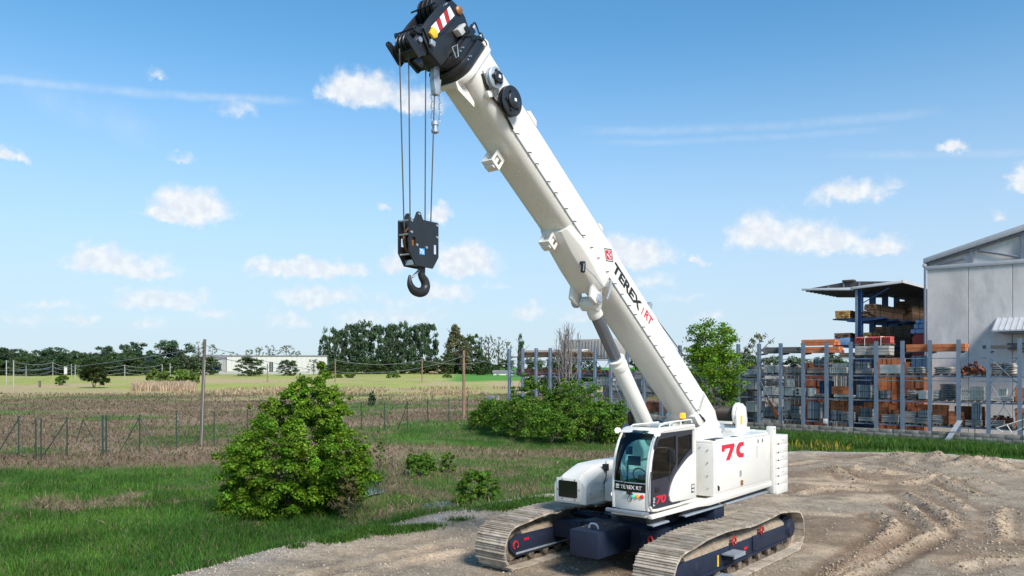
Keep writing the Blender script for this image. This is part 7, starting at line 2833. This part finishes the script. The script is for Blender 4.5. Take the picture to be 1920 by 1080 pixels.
for (kind, px, yt, w, Y, lab) in (('round', 471, 669, 44, 285, 'round dark green tree in front of the white factory wall'), ('round', 540, 675, 30, 290, 'dark bushy tree right of the factory window'),
                                  ('sparse', 588, 673, 26, 300, 'thin olive tree at the right end of the factory'), ('sparse', 432, 659, 34, 520, 'pale tree behind the factory roof, leftmost'),
                                  ('sparse', 467, 656, 24, 520, 'pale tree behind the factory roof, second from left'), ('sparse', 486, 650, 18, 520, 'slim pale tree behind the factory roof'),
                                  ('sparse', 506, 647, 30, 520, 'highest pale tree behind the factory roof'), ('sparse', 537, 648, 34, 520, 'broad pale tree behind the factory roof'),
                                  ('sparse', 556, 657, 22, 520, 'small pale tree behind the factory roof, rightmost'), ('sparse', 395, 668, 26, 420, 'small tree over the grey factory annex')):
    far_tree(kind, px, yt, w, Y, lab, GF)
for (px, yt, w, Y, lab) in ((297, 694, 46, 205, 'light green shrub left of the pair by the reeds'), (344, 691, 40, 205, 'light green shrub in the middle by the reeds'), (364, 696, 24, 205, 'light green shrub nearest to the utility pole'),
                            (656, 699, 18, 260, 'small light shrub at the foot of the poplars, left'), (738, 699, 26, 260, 'light shrub at the foot of the poplars, right'), (634, 702, 14, 260, 'smallest light shrub right of the thin wooden pole'),
                            (838, 703, 20, 262, 'light shrub at the corner of the green crop field')):
    shrub(px, yt, yt + 18, w, Y, lab, m_leafL, 120 + int(px), name='light_shrub', group='light shrubs at the field edges', dens=.7, leaf=.55)
shrub(117, 703, 722, 22, 190, 'dark low shrub left of the lone field tree', m_leafB, 131, name='field_bush', dens=.6, leaf=.4)
shrub(176, 674, 727, 48, 172, 'lone dark round tree standing in the fields on the left', leaf_mat('lone_leaf', (.032, .055, .012), sat2=(.055, .085, .018), var=.35), 132, name='lone_tree', cat='tree', dens=2.2, leaf=.30)
far_tree('sparse', 1424, 627, 56, 110, 'hazy rounded tree behind the right rack end', 'trees behind the rack')
far_tree('sparse', 1395, 650, 40, 130, 'small hazy tree left of the rounded one behind the rack', 'trees behind the rack')
for k, (px, yt, w, lab) in enumerate(((1004, 672, 40, 'green tree seen through the left rack columns'), (1045, 668, 40, 'green tree seen behind the bare tree'), (1095, 664, 50, 'green tree seen left of the lifting cylinder'),
                                      (1210, 660, 50, 'green tree seen between cylinder and boom'), (1400, 664, 44, 'green bush right beside the loose green tree'), (1450, 668, 50, 'green tree behind the first right rack bays'),
                                      (1500, 670, 50, 'green tree behind the orange beam bundles'), (1558, 666, 60, 'green tree behind the left wing of the shed'), (1620, 668, 50, 'green tree behind the blue shed post'), (1690, 668, 50, 'green tree behind the shed'))):
    far_tree('round', px, yt, w, 125, lab, 'trees behind the rack')

# ------------------------------------------------------------------ far buildings
m_fwall = noise_mat('factory_wall', (.62, .61, .57), rough=.8, var=.06, scale=.4, stretch=(1, 1, .2))
m_fgrey = noise_mat('factory_grey', (.40, .40, .40), rough=.85, var=.1, scale=.5)
m_froof = noise_mat('factory_roof', (.22, .21, .21), rough=.8, var=.15, scale=.3)
m_fglass = noise_mat('factory_glass', (.035, .05, .055), rough=.15, var=.3, scale=1)
FY = 330.0
fx = lambda px, Y=FY: (px - 960) / 1500 * Y
fz0 = hgt(fx(500), FY)
FB = thing('white_factory', 'long low white factory hall with a dark window beyond the fields', 'factory', (fx(425), FY, fz0))
wd = fx(613) - fx(425)
top = CAM_H + (688 - 668.5) / 1500 * FY - fz0
n = 20
pm = MB().box(.04, wd / n - .04, 0, .3, .9, top).mesh('wall_panel', m_fwall, bevel=.05, seg=1, smooth=0)
for k in range(n):
    link('wall_panel', pm, FB, loc=(wd * k / n, 0, 0))
MB().box(0, wd, .1, 30, 0, top).obj('wall', m_fgrey, FB)
MB().box(-.3, wd + .3, -.2, 30, top + .01, top + .5).obj('roof', m_froof, FB)
MB().box(fx(505) - fx(425), fx(512) - fx(425), -.08, -.005, .9, top - 2.2).obj('window', m_fglass, FB)
MB().box(fx(508.2) - fx(425), fx(508.8) - fx(425), -.12, -.085, .9, top - 2.2).obj('window_bar', m_fwall, FB)
FA = thing('factory_annex', 'grey low annex with saw-tooth roof and blue door left of the white factory', 'factory annex', (fx(386), FY - 4, fz0))
wa = fx(424) - fx(386)
ta = CAM_H + (688 - 674) / 1500 * FY - fz0
MB().box(0, wa, 0, 20, 0, ta).obj('wall', m_fgrey, FA)
MB().box(1.0, wa - .5, -.1, -.01, ta - 4.3, ta - 2.2).obj('window_band', m_fglass, FA)
MB().box(fx(405) - fx(386), fx(410) - fx(386), -.12, -.01, 0, 2.2).obj('door', GM['bluepost'], FA)
for k in range(3):
    x0, x1 = wa * k / 3, wa * (k + 1) / 3 - .2
    MB().prism([(x0, ta), (x1, ta), (x1, ta + .6), (x0, ta + 1.9)], -.3, 20).obj('roof', m_froof, FA)
FWt = thing('field_wall', 'low grey wall along the foot of the white factory', 'wall', (fx(388), FY - 10, fz0 - .4))
MB().box(0, fx(600) - fx(388), 0, .3, 0, 1.1).obj('wall_body', m_fgrey, FWt, bevel=.05)
WTk = thing('water_ball', 'small blue ball shaped tank above the factory roof', 'tank', (fx(583), FY + 15, fz0))
mb = MB()
mb.lathe((0, 0, top + 1.1), (0, 0, 1), [(-.65, .05), (-.5, .5), (0, .75), (.5, .5), (.65, .05)], 14)
mb.obj('ball', GM['wrap'], WTk, smooth=60)
MB().cyl((0, 0, 0), (0, 0, top + .6), .15, seg=8).obj('leg', m_rack, WTk)


def far_house(name, label, px0, px1, ytop, Y, wall, roofm, hip=1.6):
    x0, x1 = fx(px0, Y), fx(px1, Y)
    z0 = hgt(x0, Y)
    h = CAM_H + (688 - ytop) / 1500 * Y - z0 - hip
    t = thing(name, label, 'house', (x0, Y, z0))
    w = x1 - x0
    MB().box(0, w, 0, 9, 0, h).obj('wall', wall, t)
    mb = MB()
    mb.prism([(-.4, h), (9.4, h), (4.5, h + hip)], -.4, w + .4, f=lambda p, q: (q, p[0], p[1]))
    mb.obj('roof', roofm, t)
    for k in range(max(2, int(w / 3))):
        x = w * (k + .3) / max(2, int(w / 3))
        MB().box(x, x + 1.1, -.06, -.005, h - 1.9, h - .6).obj('window', m_fglass, t)


far_house('pink_house', 'low pinkish house between the poplars and the olive trees', 792, 838, 676, 380, noise_mat('pink_plaster', (.52, .34, .27), rough=.9, var=.06), GM['rust'])
far_house('blue_roof_barn', 'barn with a dark blue roof between the left trees', 262, 292, 665, 345, m_fgrey, noise_mat('blue_roof', (.07, .10, .16), rough=.5, var=.08), 2.8)
far_house('grey_shed', 'grey shed with pale roof seen behind the left rack columns', 985, 1060, 690, 170, m_fgrey, m_sheet, 1.2)
far_house('white_cabin', 'whitish low cabin at the far end of the crop field', 925, 962, 694, 300, m_fwall, m_froof, 1.0)

# more goods in the yard behind the rack
for k, (px0, px1, d, h, kind, mt, lab) in enumerate((
        (1396, 1424, 3.5, 4.6, 'pack', 'grey', 'grey crate wall deep behind the tree side of the right rack'), (1428, 1466, 3.5, 4.7, 'blocks', 'white', 'pale block wall behind the first two bays of the right rack'),
        (1469, 1506, 3.8, 4.6, 'pack', 'grey', 'grey packs in the yard behind the white tub'), (1509, 1550, 3.6, 4.9, 'blocks', 'rust', 'rust brown block wall behind the tall leaning grey packs'),
        (1553, 1596, 3.7, 4.8, 'pack', 'white', 'pale packs in the yard behind the orange cube'), (1600, 1643, 3.5, 5.2, 'pack', 'bluepost', 'deep blue crates in the yard behind the tall bluish pack'),
        (1646, 1690, 3.6, 5.2, 'blocks', 'orange', 'orange block wall in the yard behind the big white box'), (1693, 1733, 3.4, 4.9, 'blocks', 'rust', 'rust brown block wall in the yard beside the hall corner'),
        (1432, 1530, 9.0, 4.6, 'slabs', 'white', 'pale slab wall farthest back behind the right rack'), (1245, 1300, 3.2, 4.4, 'blocks', 'dark', 'dark block wall behind the boom foot'),
        (1130, 1190, 4.0, 4.2, 'blocks', 'dark', 'dark block wall behind the lifting cylinder'), (1300, 1390, 4.0, 4.6, 'pack', 'grey', 'grey packs behind the loose green tree'))):
    g(kind, mt, px0, px1, d, .05, h, lab, 'block wall' if kind == 'blocks' else 'packs', dp=1.2, nx=5, nz=8, pal=False, name='yard_' + ('blocks' if kind == 'blocks' else 'packs'))

# ------------------------------------------------------------------ poles, wires, fences in the fields
m_wpole = noise_mat('pole_wood', (.135, .11, .088), rough=.9, var=.25, scale=5, stretch=(1, 1, .15))
m_wpole2 = noise_mat('pole_wood_red', (.26, .16, .10), rough=.9, var=.25, scale=5, stretch=(1, 1, .15))
m_cpole = noise_mat('concrete_pole', (.38, .37, .36), rough=.9, var=.12, scale=3)
m_wire = noise_mat('wire_grey', (.22, .22, .23), rough=.5, var=.1)
m_wirefar = noise_mat('wire_pale', (.45, .45, .47), rough=.5, var=.1)


def pole(name, label, px, yb, yt, Y, r, mat, lean=0.0, group=None):
    x = (px - 960) / 1500 * Y
    z0 = hgt(x, Y)
    h = CAM_H + (688 - yt) / 1500 * Y - z0
    t = thing(name, label, 'pole', (x, Y, z0), 0, group)
    mb = MB()
    mb.tube([(0, 0, -.1), (lean * .5, 0, h * .5), (lean, 0, h)], [r, r * .88, r * .72], 10)
    mb.obj('shaft', mat, t, smooth=50)
    return t, Vector((x + lean, Y, z0 + h)), h


t1, top1, h1 = pole('utility_pole', 'grey wooden utility pole standing left of the big bush behind the fence', 377, 835, 636, 46.9, .118, m_wpole, lean=.22)
mb = MB()
mb.tube([(.10, -.17, 0), (.20, -.16, h1 * .5), (.29, -.14, h1 - 1.2)], .022, 6)
mb.obj('conduit', m_cpole, t1)
for k in range(3):
    mb = MB()
    mb.cyl((.2, -.2, h1 - .25 - .2 * k), (.2, .2, h1 - .25 - .2 * k), .03, seg=8)
    mb.cyl((.2, -.2, h1 - .27 - .2 * k), (.2, -.2, h1 - .15 - .2 * k), .045, seg=8)
    mb.obj('insulator', m_wpole, t1)
t2, top2, h2 = pole('utility_pole', 'reddish wooden utility pole left of the bramble thicket', 869.5, 781, 657, 74, .15, m_wpole2)
mb = MB()
mb.cyl((0, -.2, h2 - .5), (0, .2, h2 - .5), .035, seg=8)
mb.obj('insulator', m_wpole, t2)
fp = []
for (px, yb, yt, lab) in ((628.6, 710, 673, 'thin far wooden pole just right of the big bush top'), (791.4, 716, 673, 'thin far wooden pole at the foot of the dark poplars'), (501.5, 711, 682, 'thin far wooden pole in front of the white factory')):
    t, tp_, h_ = pole('field_pole', lab, px, yb, yt, 215, .17, m_wpole2, group='thin wooden poles far out in the fields')
    MB().cyl((0, -.2, h_ - .3), (0, .2, h_ - .3), .05, seg=6).obj('insulator', m_wpole, t)
    fp.append(tp_)


def wire(label, a, b, sag, r, mat=m_wire, n=24):
    t = bpy.data.objects.new('overhead_wire', None)
    pts = []
    for k in range(n + 1):
        f = k / n
        p = a.lerp(b, f)
        pts.append((p.x, p.y, p.z - 4 * sag * f * (1 - f)))
    mb = MB()
    mb.tube(pts, r, 5)
    return tag(mb.obj('overhead_wire', mat, smooth=60), label, 'wire')


wire('heavy overhead wire sagging between the two wooden utility poles', top1 + Vector((0, 0, -.35)), top2 + Vector((0, 0, -.5)), 1.6, .016)
wire('second overhead wire hanging below the heavy one from the grey pole', top1 + Vector((0, 0, -.9)), fp[0] + Vector((0, 0, -.4)), 1.6, .02)
wire('overhead wire running from the reddish pole down to the rack end', top2 + Vector((0, 0, -.5)), Vector((2.5, 70, 5.2)), .5, .018)
wire('far overhead wire between the two thin wooden field poles', fp[0] + Vector((0, 0, -.3)), fp[1] + Vector((0, 0, -.3)), 1.2, .05)
wire('far overhead wire from the thin field pole to the trees at right', fp[1] + Vector((0, 0, -.3)), Vector((-8, 235, 6.3)), 1.0, .05)
wire('overhead wire running left from the grey utility pole across the fields', top1 + Vector((0, 0, -.5)), Vector((-150, 215, 6.4)), 2.0, .022)
cps = []
GC = 'concrete poles with wires on the left'
for (px, yb, yt, lab) in ((12, 723, 676, 'concrete pole nearest to the left picture edge'), (25.5, 729, 676, 'concrete pole second from the left picture edge'), (49, 712, 687, 'short concrete pole third from the left picture edge'),
                          (99, 714, 679, 'concrete pole left of the white banner'), (134, 712, 683, 'concrete pole right of the white banner'), (141, 711, 684, 'concrete pole nearest to the lone field tree'), (304, 701, 683, 'far concrete pole left of the loose tree'), (319, 701, 681, 'far concrete pole in front of the loose tree'), (234, 705, 684, 'far concrete pole beyond the lone field tree')):
    Y = 4.6 * 1500 / (yb - 688) if yb > 711 else 250
    Y = min(Y, 260)
    t, tp_, h_ = pole('concrete_pole', lab, px, yb, yt, Y, .13, m_cpole, group=GC)
    MB().box(-.16, .16, -.05, .05, h_ - .12, h_).obj('pole_cap', m_cpole, t)
    cps.append((tp_, h_))
for k, (i, j) in enumerate(((0, 3), (1, 3), (3, 4), (4, 5), (5, 8), (8, 6), (0, 2))):
    for q in range(3):
        wire(('topmost', 'middle', 'lowest')[q] + ' pale wire strand ' + ('from the picture edge pole to the banner pole', 'from the second pole to the banner pole', 'beside the white banner', 'between the close pair of poles',
                                                                            'running behind the lone field tree', 'running to the far loose tree', 'along the short pole at left')[k],
             cps[i][0] + Vector((0, 0, -.1 - .26 * q * cps[i][1])), cps[j][0] + Vector((0, 0, -.1 - .26 * q * cps[j][1])), .8, .03, m_wirefar, 12)
t = thing('white_banner', 'small white banner board hung between concrete poles at left', 'banner', (fx(120, 195), 195, hgt(fx(120, 195), 195)))
MB().box(0, .75, 0, .06, 2.6, 4.4).obj('banner_board', m_fwall, t)
MB().box(.02, .10, .065, .14, 0, 4.5).obj('leg', m_cpole, t)
t = thing('field_marker', 'dark post stump in the fields left of the lone tree', 'post', (fx(74.5, 178), 178, hgt(fx(74.5, 178), 178)))
MB().box(-.2, .2, -.2, .2, 0, 1.3).obj('stump', m_wpole, t, bevel=.06)
MB().box(-.24, .24, -.24, .24, 1.3, 1.4).obj('stump_cap', m_wpole, t)

# the green wire mesh fence
FP = [(-30, 868), (35, 854), (67, 862), (77, 860), (125.7, 856), (192.5, 851), (199, 850), (262, 849), (330.7, 842.5), (401.5, 836), (463.7, 830), (560, 820), (620, 812), (677.5, 806), (720.7, 808), (763.6, 804), (802, 794), (841.6, 791.5), (876, 790)]
F0 = G(*FP[0])
FE = thing('mesh_fence', 'long dark green wire mesh fence with braced posts crossing the meadow', 'fence', (F0[0], F0[1], 0))
pts = []
for (px, py) in FP:
    x, y = G(px, py)
    z = hgt(x, y)
    x, y = G(px, py, z)
    pts.append(Vector((x - F0[0], y - F0[1], hgt(x, y))))
for k, p in enumerate(pts):
    big = k in (5, 6)
    mb = MB()
    mb.cyl(p - Vector((0, 0, .15)), p + Vector((0, 0, 2.02)), .045 if big else .035, seg=8)
    pp = mb.obj('fence_post', m_fence, FE)
    MB().cyl(p + Vector((0, 0, 2.02)), p + Vector((0, 0, 2.05)), .05, seg=8).obj('post_cap', m_fence, pp)
for k, offs in ((7, ((-1.05, -.1), (1.05, .1))), (1, ((-1.0, -.3),)), (4, ((-1.15, -.2),)), (-4, ((-.7, .3),))):
    p = pts[k]
    for (dx, dy) in offs:
        MB().cyl(p + Vector((0, 0, 1.9)), p + Vector((dx, dy, 0)), .028, seg=6).obj('fence_brace', m_fence, FE)
m_mesh = noise_mat('fence_wire', (.05, .075, .06), rough=.5, var=.1)
for k in range(len(pts) - 1):
    a, b = pts[k], pts[k + 1]
    if k == 2: continue
    mb = MB()
    d = b - a
    for q in range(14):
        z = .05 + 1.9 * q / 13
        r_ = .006 if q in (0, 13) else .0022
        mb.cyl(a + Vector((0, 0, z)), b + Vector((0, 0, z)), r_, seg=3, cap=False)
    n = int(d.length / .3)
    for q in range(1, n):
        p = a.lerp(b, q / n)
        mb.cyl(p + Vector((0, 0, .05)), p + Vector((0, 0, 1.95)), .0022, seg=3, cap=False)
    tag(mb.obj('mesh_panel', m_mesh, FE, smooth=0), kind='stuff')
t = thing('leaning_brace', 'loose tilted green brace post standing behind the mesh fence', 'brace post', (*G(143, 828), hgt(*G(143, 828))))
MB().cyl((0, 0, -.1), (0, 0, 1.5), .03, seg=6).obj('fence_post', m_fence, t).rotation_euler = (0, .3, 0)
MB().cyl((.40, 0, 1.4), (1.0, .3, 0), .03, seg=6).obj('fence_brace', m_fence, t)
